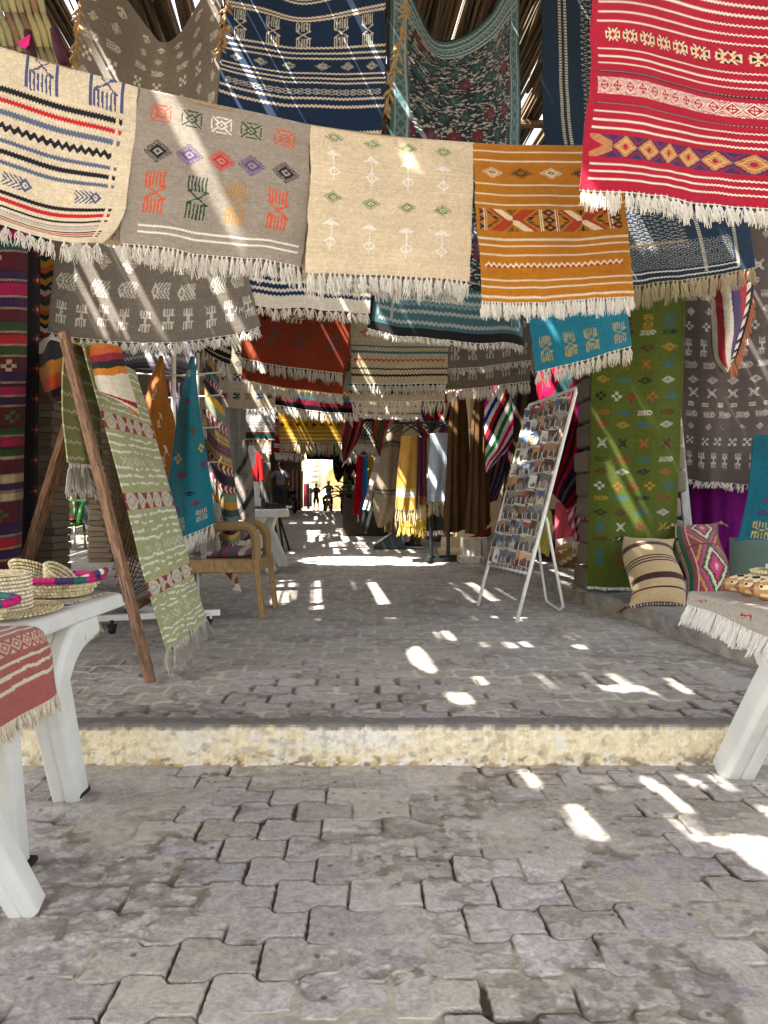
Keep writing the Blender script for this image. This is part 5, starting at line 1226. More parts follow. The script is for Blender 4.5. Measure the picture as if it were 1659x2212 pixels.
# ---- grey cloths and striped kilim by the chair
rug("hanging_cloth", "plain pale grey cloth hanging above the chair", [[(486, 880, 8.4), (512, 880, 8.4), (532, 885, 8.4)], [(488, 980, 8.4), (510, 985, 8.35), (528, 980, 8.4)], [(492, 1075, 8.4), (505, 1078, 8.38), (515, 1060, 8.4)]], CV_(40, 60, (150, 148, 144), .04, 57), cat="cloth", rip=(.05, 2, 3), m=CLOTHF)
c = stripes(70, 160, [(120, 114, 106), (120, 114, 106), (132, 126, 116), (120, 114, 106), (28, 26, 28)], 58, .8, 3.2)
for y in (.35, .5, .72): c.row('bird', [.35, .65], y, .16, .07, (110, 50, 50))
rug("hanging_rug", "grey wool rug with thin black stripes hung by a corner behind the armchair", [[(524, 955, 7.4), (527, 950, 7.35), (530, 955, 7.4)], [(510, 1020, 7.4), (528, 1022, 7.3), (544, 1020, 7.4)], [(504, 1100, 7.4), (528, 1105, 7.3), (550, 1095, 7.4)], [(508, 1165, 7.4), (530, 1168, 7.3), (552, 1155, 7.4)]], c, rip=(.03, 1.5, 5), thick=.01, fr=(.09, .045, 5, .005))
# ---- armchair
ch = empty("armchair", (-1.15, 5.75, gz(5.7)), "pale wooden bentwood armchair with a curved armrest and striped seat cushion", "chair"); CO = Vector(ch.location)
WCH = wood_mat("pale_bentwood", L3(112, 88, 52), L3(150, 122, 76), axis=(16, 16, 2))
CANE = mat("wound_cane", L3(146, 120, 80), rough=.7, nscale=120, namt=.4, bump=.6, bscale=160, stretch=(1, 1, 3))
def cpart(nm, fn, m=WCH, bev=.006):
    b = MB(); fn(b); o = b.build(nm, m, ch, bevel=bev); o.location = -CO; return o
g0 = gz(5.6)
xf, xb_, yn, yf = -.955, -1.50, 5.52, 6.04
for (x, y, tx) in ((xf, yn, -.05), (xf + .02, yf, -.05), (xb_, yn, .12), (xb_ + .02, yf, .12)): cpart("leg", lambda b: b.bar((x - tx, y, g0), (x, y, g0 + .44), .04, .06))
for y in (yn, yf):
    def arm(b):
        pts = [(xf - .0, y, g0 + .42)] + [tuple(q) for q in arc((xf + .0, y, g0 + .56), (xf - .005, y, g0 + .69), (xf - .12, y, g0 + .69), 7)] + [(xf - .30, y, g0 + .685), (xb_ - .02, y, g0 + .66)]
        b.tube(pts, .036, 8, flat=.75)
    cpart("armrest", arm, CANE, 0)
cpart("seat_rail", lambda b: (b.bar((xf, yn, g0 + .39), (xb_, yn, g0 + .39), .035, .10), b.bar((xf, yf, g0 + .39), (xb_, yf, g0 + .39), .035, .10), b.bar((xf, yn, g0 + .39), (xf, yf, g0 + .39), .035, .10), b.bar((xb_, yn, g0 + .39), (xb_, yf, g0 + .39), .035, .10)))
cpart("seat", lambda b: b.box(((xf + xb_) / 2, (yn + yf) / 2, g0 + .425), (.54, .50, .04)))
cpart("backrest", lambda b: [b.bar((xb_, y, g0 + .42), (xb_ - .16, y, g0 + .93), .04, .035) for y in (yn, (yn + yf) / 2, yf)] + [b.bar((xb_ - .16, yn, g0 + .93), (xb_ - .16, yf, g0 + .93), .035, .07)])
c = stripes(60, 60, [(120, 34, 50), (60, 60, 90), (120, 34, 50), (190, 176, 160), (110, 60, 90), (36, 28, 40)], 59, 0, 2)
b = MB()
def pillow(name, label, corners, th, cv, m=CLOTH, sag=0, cat="cushion", bumps=.0, seed=1, pinch=.12, slump=0.):
    """stuffed cushion over four corner points (top-left, top-right, bottom-right, bottom-left)"""
    h, w = cv.h, cv.w
    a, b_, c_, d_ = [Vector(q) for q in corners]
    nrm = (b_ - a).cross(d_ - a).normalized()
    s = np.linspace(0, 1, w + 1)[None, :]; t = np.linspace(0, 1, h + 1)[:, None]
    base = lambda k: a[k] * (1 - s) * (1 - t) + b_[k] * s * (1 - t) + c_[k] * s * t + d_[k] * (1 - s) * t
    B = np.stack([base(0), base(1), base(2)], -1)
    ctr = B.mean((0, 1))
    fs = (4 * s * (1 - s)); ft = (4 * t * (1 - t))
    puff = (fs ** .55) * (ft ** .55)
    inx = 1 - pinch * ((1 - fs) * ft + (1 - ft) * fs)
    B = ctr + (B - ctr) * inx[..., None]
    wr = bumps * (.6 * fbm(s * 2.2 + seed, t * 11 + 1.5 * s, seed, 3) + .4 * fbm(s * 5, t * 5, seed + 2, 2) - .5) * puff
    B[..., 0] -= slump * np.sin(np.pi * 2 * (t * .85 + .08)) * (1 + 0 * s)
    N = np.array(nrm)
    f_ = B + N * (th / 2 * puff + wr)[..., None]; k_ = B - N * (th / 2 * puff)[..., None]
    o = grid_obj(name, f_, cv.a, m)
    tag(o, label, cat)
    grid_obj("back", k_[::3, ::3], cv.a[::3, ::3][:len(k_[::3]) - 1, :k_[::3, ::3].shape[1] - 1], m, o)
    return o, f_
pillow("seat_cushion", "thin red and blue striped cushion on the bentwood armchair", [(-1.46, 5.50, g0 + .48), (-.96, 5.50, g0 + .48), (-.96, 6.03, g0 + .49), (-1.46, 6.03, g0 + .49)][::-1], .09, c, pinch=.02)

# ---- red shirt, cards
b = MB(); d = 9.2
ts = [P(538, 975, d), P(556, 975, d), P(566, 990, d), P(570, 1040, d), P(562, 1038, d), P(558, 1010, d), P(556, 1090, d), P(538, 1088, d)]
b.prism([(q[0], q[2]) for q in ts][::-1], d, d + .12)
tag(b.build("shirt", mat("red_jersey", L3(176, 16, 22), rough=.9, nscale=9, namt=.2), bevel=.02), "bright red shirt hanging behind the armchair", "shirt")
for k, (u0, v0, u1, v1) in enumerate(((535, 963, 552, 1005), (546, 1040, 562, 1075))):
    b = MB()
    for i in range(5): x0, y, z0 = P(u0 + i * 1.4, v0 + i * 2.2, 8.7 + i * .04); x1, _, z1 = P(u1 + i * 1.4 - 6, v1 + i * 1.2, 8.7 + i * .04); b.box(((x0 + x1) / 2, y, (z0 + z1) / 2), (abs(x1 - x0), .012, abs(z0 - z1)), Matrix.Rotation(.1, 3, 'Y'))
    tag(b.build("card_pack", mat("white_card", L3(214, 214, 212), nscale=9, namt=.1)), ["upper stack of white cards pinned beside the red shirt", "lower stack of white cards pinned below the red shirt"][k], "cards")
b = stripes(40, 90, [(84, 84, 82), (84, 84, 82), (120, 116, 108)], 60, .6, 5)
rug("hanging_cloth", "grey checked cloth hanging on a leaning dark pole behind the far table", [[(552, 1010, 9.6), (566, 1040, 9.6)], [(562, 1060, 9.6), (578, 1075, 9.6)], [(572, 1110, 9.6), (590, 1120, 9.6)]], b, cat="cloth", rip=(.02, 1, 2), m=CLOTHF)
rug("hanging_rug", "grey rug with brown diagonal bands on the wall left of the standing man", [[(566, 1000, 13.), (584, 1000, 13.)], [(570, 1060, 13.), (588, 1070, 13.)], [(578, 1115, 13.), (590, 1118, 13.)]], stripes(40, 70, [(110, 110, 112), (130, 128, 124), (120, 92, 70), (90, 90, 96)], 61, .7, 1.6), rip=(.02, 1, 3), m=CLOTHF)
# ------------------------------------------------------------------ right side of the street
# long green runner on the stone pillar
GN = (72, 84, 18)
c = CV_(130, 380, GN, .09, 70)
Y_ = (190, 150, 40); B_ = (40, 112, 132); K_ = (22, 26, 20); W_ = (210, 208, 190); M_ = (96, 30, 30); O_ = (176, 100, 36); R_ = (150, 40, 36)
yv = lambda v: (v - 560) / 712.
def grow(kind, v, cols, w, h, xs=(.13, .37, .60, .84)):
    for x, k in zip(xs, cols): c.mot(kind, x, yv(v), w * .88, h * .9 / 712., tuple(.8 * q for q in k))
grow('comb', 690, [M_, M_, Y_, B_], .12, 34); grow('fish', 713, [M_, M_, W_, K_], .22, 13); grow('eye', 745, [W_, M_, M_, Y_], .2, 22); grow('bow', 780, [O_, O_, O_, B_], .11, 24)
grow('dia', 815, [Y_, B_, K_, W_], .18, 18); grow('five', 850, [K_, W_, R_, O_, B_], .135, 22, (.11, .29, .46, .68, .89)); grow('fish', 884, [O_, B_, W_, M_], .2, 14); grow('dia', 910, [R_, Y_, B_, W_], .18, 18)
grow('bow', 950, [W_, K_, O_, M_], .12, 24); grow('fish', 985, [K_, R_, B_, W_], .2, 13); grow('dia', 1012, [M_, W_, K_, O_], .18, 17); grow('five', 1043, [W_, O_, R_, Y_, B_], .135, 20, (.11, .32, .50, .68, .90)); grow('fish', 1070, [Y_, B_, K_, R_], .2, 12)
grow('dia', 1102, [K_, M_, B_, W_], .18, 18); grow('bow', 1135, [B_, W_, R_, Y_], .12, 22); grow('fish', 1163, [M_, K_, K_, M_], .2, 12); grow('comb', 1205, [B_, R_, R_, B_], .10, 40)
rug("rug_runner", "long moss green runner with rows of small coloured signs hanging down the stone pillar", [[(1290, 560, 6.0), (1390, 560, 5.97), (1484, 560, 6.0)], [(1278, 800, 6.02), (1375, 805, 5.99), (1476, 800, 6.02)], [(1274, 1040, 6.03), (1368, 1042, 6.0), (1466, 1040, 6.03)], [(1268, 1266, 6.03), (1360, 1268, 6.0), (1452, 1268, 6.03)]], c, rip=(.022, 1.8, 4), fr=(.03, .018, 4, .003), thick=.012)
# charcoal wool kilim
CG = (84, 74, 68)
c = CV_(170, 330, CG, .12, 71)
WS2 = (168, 162, 154); yv = lambda v: (v - 440) / 600.
seq = [('bow', 560), ('rect', 590), ('fish', 620), ('net', 650), ('five', 680), ('comb4', 725), ('fish', 762), ('dia', 795), ('bow', 825), ('rect', 852), ('fish', 875), ('net', 905), ('chk', 940), ('comb4', 985), ('net', 500), ('bow', 470)]
for k, (kd, v) in enumerate(seq):
    n = {'comb4': 9, 'chk': 8, 'five': 8, 'rect': 8, 'net': 7, 'dia': 6, 'bow': 6, 'fish': 7}[kd]
    for i, x in enumerate(gapx(.02, .98, n)): c.mot(kd, x + .006 * math.sin(3 * i + k), yv(v) + .008 * math.sin(x * 3.1 + 1), {'comb4': .05, 'fish': .11, 'dia': .09, 'bow': .08, 'rect': .05}.get(kd, .06), {'comb4': .06, 'fish': .026, 'dia': .03, 'bow': .035, 'rect': .016}.get(kd, .03), WS2)
rug("hanging_rug", "charcoal wool kilim with rows of grey signs hanging over the shop front on the right", [[(1462, 440, 6.5), (1560, 440, 6.45), (1660, 440, 6.4), (1760, 440, 6.4)], [(1470, 760, 6.5), (1560, 765, 6.42), (1660, 760, 6.4), (1752, 755, 6.4)], [(1476, 1034, 6.5), (1550, 1042, 6.42), (1640, 1046, 6.4), (1745, 1040, 6.4)]], c, rip=(.03, 2.5, 3), fr=(.07, .045, 5, .004), thick=.01)
# striped blanket corner hanging from above
c = stripes(60, 90, [(150, 22, 40), (204, 196, 178), (60, 40, 80), (150, 22, 40), (30, 70, 40), (204, 196, 178)], 72, -.35, 1.3)
c.put((c.xx > .86 * c.w), (20, 18, 22)); c.put((c.xx > .84 * c.w) & (c.xx < .92 * c.w) & (c.yy % 8 < 5), (204, 196, 178))
o, p = rug("blanket", "red, white and purple striped blanket corner with an orange fringe hanging before the charcoal kilim", [[(1540, 560, 5.9), (1580, 560, 5.8), (1628, 560, 5.9)], [(1538, 680, 5.9), (1575, 700, 5.75), (1625, 640, 5.9)], [(1540, 760, 5.9), (1560, 770, 5.78), (1600, 745, 5.9)], [(1560, 798, 5.9), (1568, 805, 5.85), (1576, 800, 5.9)]], c, cat="blanket", rip=(.03, 1.5, 2), thick=.012)
tassels([tuple(p[i, -1]) for i in range(30, 91, 6)], .10, .03, 4, strands=5, rad=.004, droop=(.25, 0, -1)).build("fringe", mat("salmon_fringe", L3(196, 130, 96), rough=.95, nscale=60, namt=.2), o)
# purple curtain, teal runner
rug("curtain", "plain purple curtain below the charcoal kilim", [[(1470, 1020, 6.8), (1550, 1020, 6.75), (1650, 1020, 6.8)], [(1475, 1160, 6.8), (1550, 1160, 6.72), (1640, 1160, 6.8)], [(1478, 1296, 6.8), (1550, 1296, 6.72), (1640, 1296, 6.8)]], CV_(70, 60, (96, 14, 92), .05, 73), cat="curtain", rip=(.05, 4, 2), m=CLOTHF)
c = CV_(80, 130, (14, 90, 106), .07, 74)
for k, x, y, w, h, cc in (('cross', .5, .45, .3, .10, (190, 186, 170)), ('leaf', .5, .16, .26, .08, (60, 50, 90)), ('comb4', .4, .26, .2, .14, (30, 30, 40)), ('leaf', .35, .58, .28, .07, (110, 26, 56)), ('eye', .62, .68, .3, .07, (150, 110, 70)), ('comb', .26, .84, .22, .15, (196, 160, 50)), ('comb', .74, .84, .2, .14, (110, 40, 50)), ('leaf', .25, .69, .2, .06, (60, 50, 90))): c.mot(k, x, y, w, h, cc)
rug("rug_runner", "turquoise runner with gold comb signs leaning over the grey green cushion at the right edge", [[(1628, 938, 5.75), (1690, 942, 5.7), (1760, 940, 5.7)], [(1616, 1060, 5.7), (1690, 1064, 5.66), (1760, 1060, 5.65)], [(1590, 1180, 5.66), (1680, 1190, 5.6), (1760, 1190, 5.6)]], c, rip=(.015, 1.4, 3), thick=.01)
# leaning whitewashed batten and wire panel
b = MB(); a0 = Vector(P(1462, 905, 6.35)); a1 = Vector(P(1494, 1240, 6.2)); b.bar(a0, a1, .07, .05)
tag(b.build("batten", mat("whitewashed_batten", L3(176, 178, 176), rough=.8, nscale=20, namt=.5, stretch=(3, 3, .4)), bevel=.006), "whitewashed wooden batten standing between the green runner and the charcoal kilim", "batten")
# cushions on the raised pavement
TN = (176, 152, 112); BR_ = (56, 30, 28)
c = CV_(120, 160, TN, .06, 75)
for (y, th) in ((.22, .035), (.46, .018), (.66, .04), (.83, .03)):
    c.band(y, y + th, BR_, 0, 1, 0)
    for k in (-.035, -.018, th + .014, th + .031): c.band(y + k, y + k + .008, BR_, 0, 1, 0)
for y in (.43, .505): c.band(y, y + .012, BR_, 0, 1, 0)
zc_ = lambda y: gz(y) + .122
def cz(u, y, dz=0.): x = (u - CU) * y / F_; return Vector((x, y, zc_(y) + dz))
TNP = [P(1352, 1162, 5.72), P(1466, 1166, 5.74), P(1476, 1308, 5.32), P(1352, 1312, 5.32)]
TNP[0] = P(1352, 1160, 5.80); TNP[1] = P(1462, 1165, 5.84)
o, p = pillow("floor_cushion", "tall tan cushion with dark brown stripes slumped against the green runner", TNP, .30, c, seed=3, bumps=.16, pinch=.08, slump=.035)
TS = mat("braided_edge", attr=True, rough=.9, nscale=60, namt=.2)
def braid(par, pts, cols, r=.007, knots=True):
    b = MB(); pp = cr1(np.array([tuple(q) for q in pts], float), len(pts) * 8)
    for i in range(len(pp) - 1): b.col = tuple(lin(cols[i % len(cols)])); b.tube([tuple(pp[i]), tuple(pp[i + 1])], r * (1.15 if i % 2 else .85), 6)
    b.build("braid", TS, par)
    if knots:
        for e in (0, -1):
            d = Vector(pp[e]) - Vector(pp[len(pp) // 2]); d.normalize()
            q = Vector(pp[e]) + d * .02
            kb = MB(); kb.ell(tuple(q), (.014, .014, .014), 8, 6, col=tuple(lin(cols[0])))
            for j in range(7): kb.tube([tuple(q), tuple(q + d * .025 + Vector((random.uniform(-.01, .01), random.uniform(-.01, .01), -.012))), tuple(q + d * .045 + Vector((random.uniform(-.02, .02), random.uniform(-.01, .01), -.035)))], .0035, 4, col=tuple(lin(cols[j % 2])))
            kb.build("tassel", TS, par)
braid(o, [tuple(p[0, i]) for i in range(0, 121, 20)], [(60, 30, 36), (206, 196, 180)]); braid(o, [tuple(p[-1, i]) for i in range(0, 121, 20)], [(90, 30, 40), (60, 30, 36), (206, 196, 180)])
c = CV_(120, 170, (124, 62, 72), .06, 76)
q = (c.yy + .5) / c.h; x = (c.xx + .5) / c.w
qs = np.floor(q * 54) / 54
for cy0, hh in ((.13, .36), (.68, .42)):
    d = np.abs(x - .55) / .42 + np.abs(qs - cy0) / hh * 1.0
    for th, k in ((1.12, (190, 132, 76)), (1.0, (112, 72, 80)), (.88, (176, 66, 104)), (.74, (24, 92, 58)), (.60, (206, 190, 156)), (.47, (92, 58, 66)), (.33, (186, 60, 104)), (.12, (206, 150, 160))): c.put((d < th) & (x > .2) & (x < .92) & (np.abs(q - .405) > -1) & ((q < .405) == (cy0 < .4)), k)
c.vband(0, .025, (190, 170, 140)); c.vband(.025, .085, (22, 90, 56)); c.vband(.085, .10, (206, 170, 120)); c.vband(.175, .19, (206, 160, 130)); c.vband(.93, .945, (206, 160, 130)); c.band(.40, .41, (110, 30, 50), 0, 1, 0)
o, p = pillow("floor_cushion", "pink kilim cushion with green and cream stepped diamonds behind the right table", [P(1462, 1134, 6.0), P(1556, 1130, 6.0), P(1588, 1300, 5.42), P(1478, 1302, 5.42)], .26, c, seed=5, bumps=.09, pinch=.06, slump=.03)
braid(o, [tuple(p[0, i]) for i in range(0, 121, 20)], [(176, 150, 110), (120, 70, 60)], .008)
c = CV_(110, 100, (76, 96, 84), .05, 77)
for xx_ in (.44, .47, .62, .65): c.vband(xx_, xx_ + .012, (150, 146, 110))
c.vband(.50, .60, (140, 134, 100))
pillow("floor_cushion", "grey green cushion with pale upright stripes behind the fish carvings", [P(1575, 1160, 5.75), P(1760, 1165, 5.7), P(1760, 1330, 5.25), P(1562, 1325, 5.3)], .28, c, seed=7, bumps=.05, pinch=.05)

# ---- postcard rack
pk = empty("postcard_rack", (1.0, 5.2, gz(5.2)), "white wire A-frame rack full of postcards standing in the street", "display rack"); KO_ = Vector(pk.location)
q1b = Vector(P(1116, 1345, 5.35)); q1b.z = gz(5.35); q1b = Vector(((1116 - CU) * 5.36 / F_, 5.36, gz(5.36)))
q1t = Vector(P(1246, 838, 5.62)); q2b = Vector(((1032 - CU) * 6.1 / F_, 6.1, gz(6.1))); q2t = q1t + (q2b - q1b) * 1.0
q2t = Vector(P(1142, 876, 6.34))
def kpart(nm, fn, par=pk, m=WMETAL):
    b = MB(); fn(b); o = b.build(nm, m, par, True); o.location = -KO_; return o
top = [tuple(q1t.lerp(q1b, .02)), tuple(q1t.lerp(q2t, .03)), tuple(q1t.lerp(q2t, .08)), tuple(q1t.lerp(q2t, .92)), tuple(q1t.lerp(q2t, .97)), tuple(q2t.lerp(q2b, .02))]
kpart("frame", lambda b: b.tube([tuple(q1b)] + [tuple(q1b.lerp(q1t, t)) for t in (.3, .6, .9)] + top + [tuple(q2b.lerp(q2t, t)) for t in (.9, .6, .3)] + [tuple(q2b)], .0145, 8))
def FP(s_, t, off=0.):   # s from near upright to far one, t from top to bottom
    a = q1t.lerp(q1b, t); b = q2t.lerp(q2b, t); n_ = (q1b - q1t).cross(q2t - q1t).normalized()
    if n_.y > 0: n_ = -n_
    return a.lerp(b, s_) + n_ * off
kpart("crossbar", lambda b: b.tube([tuple(FP(0, .80)), tuple(FP(1, .80))], .010, 6))
kpart("wire", lambda b: [b.tube([tuple(FP(s_, .01)), tuple(FP(s_, .81))], .003, 4) for s_ in np.linspace(.09, .91, 9)])
rl1 = Vector(((1218 - CU) * 5.75 / F_, 5.75, gz(5.75))); rl2 = Vector(((1178 - CU) * 6.25 / F_, 6.25, gz(6.25))); ra1 = FP(0, .56, -.02); ra2 = FP(.9, .56, -.02); ra2 = Vector(P(1160, 1150, 6.2))
kpart("rear_leg", lambda b: b.tube([tuple(ra1), tuple(ra1.lerp(rl1, .5)), tuple(rl1 + Vector((-.005, .0, .05))), tuple(rl1 + Vector((-.02, .05, .018))), tuple(rl2 + Vector((0, -.06, .018))), tuple(rl2 + Vector((0, -.01, .05))), tuple(ra2.lerp(rl2, .5)), tuple(ra2)], .0115, 8))
CARDS = [("blue sky over a pale dome", (70, 110, 170), (190, 170, 130)), ("an ochre arch", (170, 120, 60), (110, 80, 50)), ("sandy ruins", (150, 140, 120), (110, 100, 86)), ("a golden sunset", (200, 140, 60), (120, 60, 40)), ("grey street stones", (120, 116, 112), (80, 76, 74)), ("a white framed view of houses", (206, 204, 196), (110, 120, 140)), ("a blue sea view", (60, 100, 150), (170, 190, 200)), ("a red and green poster scene", (160, 60, 60), (80, 110, 80)), ("a brown doorway", (96, 76, 62), (150, 130, 104)), ("a violet evening sky", (110, 100, 140), (150, 120, 110))]
rg = np.random.default_rng(11)
NR, NC = 11, 8
ORD = ["top", "second", "third", "fourth", "fifth", "sixth", "seventh", "eighth", "ninth", "tenth", "bottom"]
CO_ = ["far left", "second", "third", "fourth", "fifth", "sixth", "seventh", "far right"]
hold = MB()
wdir = (q2b - q1b).normalized(); ldir = (q1b - q1t).normalized(); nrm = ldir.cross(q2t - q1t).normalized()
if nrm.y > 0: nrm = -nrm
for r in range(NR):
    for k in range(NC):
        s_ = .065 + .87 * (k + .5) / NC; t = .035 + .75 * (r + .5) / NR
        if rg.random() < .04: continue
        C0 = FP(s_, t, .022)
        tw = rg.normal(0, .10)
        wv = (wdir + nrm * (rg.normal(.25, .25)) ).normalized(); up = (-ldir + wdir * tw + nrm * .06).normalized()
        n_ = wv.cross(up).normalized()
        if n_.dot(nrm) < 0: n_ = -n_
        Wd, Hd = (.086, .118) if rg.random() < .75 else (.098, .10)
        txt, ca, cb2 = CARDS[int(rg.integers(0, len(CARDS)))]
        ca = np.array(lin(ca)) * rg.uniform(.7, 1.1); cb2 = np.array(lin(cb2)) * rg.uniform(.6, 1.05); ca = ca * .62 + ca.mean() * .38; cb2 = cb2 * .7 + cb2.mean() * .3
        b = MB(); nx, ny = 5, 7; lay = int(rg.integers(2, 4))
        for L_ in range(lay):
            o0 = C0 - n_ * .004 * L_ + up * .007 * L_ + wv * rg.normal(0, .004)
            hz = rg.uniform(.35, .65)
            bend = rg.normal(0, .010)
            def cp(i, j, dz): f = j / ny - .5; return o0 + wv * ((i / nx - .5) * Wd) + up * (f * Hd) + n_ * (bend * (2 * f) ** 2 + dz)
            for i in range(nx):
                for j in range(ny):
                    edge = i in (0, nx - 1) or j in (0, ny - 1)
                    f = j / (ny - 1); ht = hz + .25 * math.sin(i * 1.9 + r) * .6
                    cc_ = ca if f > ht else cb2 * (1 + .5 * (rg.random() - .5))
                    if txt.startswith("a white") and edge: cc_ = np.array(L3(214, 212, 204))
                    if L_ > 0: cc_ = np.array(L3(196, 190, 178)) if j == ny - 1 else cc_
                    b.add([cp(i, j, .0), cp(i + 1, j, .0), cp(i + 1, j + 1, .0), cp(i, j + 1, .0)], [(0, 1, 2, 3)], tuple(cc_))
            for j in range(ny): b.add([cp(0, j, -.0012), cp(nx, j, -.0012), cp(nx, j + 1, -.0012), cp(0, j + 1, -.0012)], [(3, 2, 1, 0)], tuple(L3(206, 202, 192)))
        o = b.build("postcard", VCG)
        tag(o, "postcard of %s in the %s row, %s" % (txt, ORD[r], CO_[NC - 1 - k] if k in (0, NC - 1) else CO_[NC - 1 - k] + " from the left"), "postcard", "postcards in the wire rack")
        for sg in (-1, 1):
            h0 = C0 + wv * (sg * Wd * .33) - up * (Hd * .50)
            hold.tube([tuple(h0 - n_ * .02), tuple(h0 + n_ * .012), tuple(h0 + n_ * .016 + up * .045), tuple(h0 + n_ * .010 + up * .052)], .0021, 4)
        hold.tube([tuple(C0 - wv * Wd * .33 - up * (Hd * .5) + n_ * .012), tuple(C0 + wv * Wd * .33 - up * (Hd * .5) + n_ * .012)], .0021, 4)
o = hold.build("card_holder", WMETAL, pk); o.location = -KO_
# ---- cloths behind the rack
def drape(name, label, rows, cols, cat, rip=(.05, 4, 2), W_=50, H_=80, seed=1, diag=0, per=1., fr=None, m=None, thick=0, frm=None, group=None):
    cv = stripes(W_, H_, cols, seed, diag, per) if len(cols) > 1 else CV_(W_, H_, cols[0], .05, seed)
    return rug(name, label, rows, cv, cat=cat, rip=rip, m=m or CLOTHF, fr=fr, thick=thick, frm=frm, group=group)
drape("shawl", "bright diagonal striped shawl in white, pink, blue, red and green right of the brown cloaks", [[(1046, 835, 7.8), (1080, 832, 7.75), (1100, 830, 7.8)], [(1046, 900, 7.8), (1075, 900, 7.72), (1108, 900, 7.8)], [(1048, 965, 7.8), (1075, 970, 7.72), (1102, 960, 7.8)], [(1049, 1022, 7.8), (1055, 1016, 7.78), (1064, 1008, 7.8)]], [(206, 198, 186), (30, 30, 44), (190, 20, 110), (206, 198, 186), (20, 36, 130), (206, 198, 186), (160, 20, 40), (30, 30, 44), (206, 198, 186), (26, 110, 64), (206, 198, 186), (190, 20, 110)], "shawl", (.03, 1.5, 3), 70, 100, 80, .62, 1.55)
for k, (u0, u1, lb) in enumerate(((955, 1012, "brown hooded wool cloak hanging next to the white towel"), (1004, 1055, "brown wool cloak hanging in front, next to the striped shawl"))):
    d = 8.6 - .25 * k
    drape("cloak", lb, [[(u0 + 22, 858, d), (u0 + 34, 856, d - .1), (u1 - 8, 852, d)], [(u0 + 14, 930, d), (u0 + 32, 930, d - .12), (u1, 930, d)], [(u0 + 8, 1040, d), (u0 + 30, 1040, d - .14), (u1 + 2, 1040, d)], [(u0 + 2 - 2 * k, 1150 + 2 * k, d), (u0 + 30, 1150 + 4 * k, d - .14), (u1 + 2, 1140 - 8 * k, d)]], [(88, 64, 38)], "cloak", (.07, 3, 3 + k), 60, 100, 81 + k, thick=.012)
RB = [(130, 14, 40), (180, 24, 70), (60, 90, 90), (130, 14, 40), (150, 30, 110)]
drape("shawl", "crimson shawl with teal bands and white tassels above the top of the rack", [[(1165, 800, 7.6), (1220, 795, 7.5), (1272, 800, 7.6)], [(1160, 850, 7.6), (1215, 860, 7.5), (1270, 850, 7.6)], [(1195, 905, 7.6), (1235, 915, 7.5), (1270, 930, 7.6)], [(1245, 935, 7.6), (1258, 960, 7.55), (1270, 985, 7.6)]], RB, "shawl", (.05, 2, 3), 60, 80, 84, .4, 1.3, (.08, .05, 5, .005))
drape("blanket", "dark maroon striped kilim with a black stepped hem behind the rack, hung by its corner", [[(1236, 905, 7.0), (1262, 920, 6.95), (1300, 940, 7.0)], [(1215, 970, 7.0), (1258, 1000, 6.93), (1296, 1010, 7.0)], [(1196, 1040, 7.0), (1225, 1055, 6.93), (1262, 1070, 7.0)], [(1190, 1062, 7.0), (1212, 1086, 6.95), (1226, 1102, 7.0)]], [(44, 12, 22), (110, 14, 28), (44, 12, 22), (150, 20, 34), (30, 28, 60), (44, 12, 22), (60, 80, 76), (44, 12, 22)], "blanket", (.02, 1, 3), 70, 90, 85, .05, 1.6, thick=.01)
drape("scarf", "plain rose pink cloth hanging low behind the rack", [[(1200, 1085, 8.2), (1232, 1085, 8.15), (1268, 1085, 8.2)], [(1198, 1165, 8.2), (1230, 1160, 8.15), (1268, 1150, 8.2)]], [(200, 86, 100)], "scarf", (.04, 2, 4), seed=86)
drape("scarf", "white cloth with pink stains below the rose pink cloth", [[(1200, 1140, 8.3), (1270, 1140, 8.3)], [(1200, 1195, 8.3), (1270, 1190, 8.3)]], [(206, 190, 180)], "scarf", (.04, 2, 4), seed=87)
drape("scarf", "red and white checked headscarf hanging beside the green runner", [[(1228, 1060, 7.6), (1250, 1060, 7.5), (1274, 1050, 7.6)], [(1226, 1115, 7.6), (1248, 1120, 7.5), (1272, 1110, 7.6)], [(1244, 1170, 7.6), (1250, 1172, 7.55), (1260, 1165, 7.6)]], [(170, 50, 84), (206, 180, 190)], "scarf", (.06, 3, 2), 60, 90, 88, .5, 9, (.07, .05, 4, .005))
drape("bag", "pale yellow cloth bag hanging behind the rack's rear legs", [[(1150, 1105, 6.9), (1168, 1092, 6.82), (1190, 1105, 6.9)], [(1142, 1150, 6.9), (1166, 1150, 6.78), (1192, 1150, 6.9)], [(1140, 1180, 6.9), (1162, 1188, 6.78), (1184, 1204, 6.9)]], [(196, 186, 84)], "bag", (.05, 2, 5), seed=89, thick=.01)
drape("hanging_cloth", "dark embroidered cloth with sequins hanging behind the top of the rack", [[(1100, 800, 8.6), (1135, 800, 8.6), (1170, 800, 8.6)], [(1098, 950, 8.6), (1130, 950, 8.5), (1165, 950, 8.6)], [(1080, 1120, 8.6), (1110, 1120, 8.5), (1150, 1120, 8.6)]], [(70, 30, 44), (66, 80, 70), (60, 26, 30), (70, 64, 30), (60, 30, 50)], "cloth", (.04, 3, 2), 60, 90, 90, .4, 1.8)
drape("blanket", "dark striped blanket low behind the brown cloaks, right of their hem", [[(1050, 960, 8.4), (1100, 940, 8.4)], [(1048, 1040, 8.4), (1090, 1030, 8.4)], [(1046, 1090, 8.4), (1075, 1080, 8.4)]], [(30, 26, 36), (110, 60, 70), (30, 26, 36), (60, 60, 80)], "blanket", (.03, 2, 3), 50, 60, 91, .4, 3)
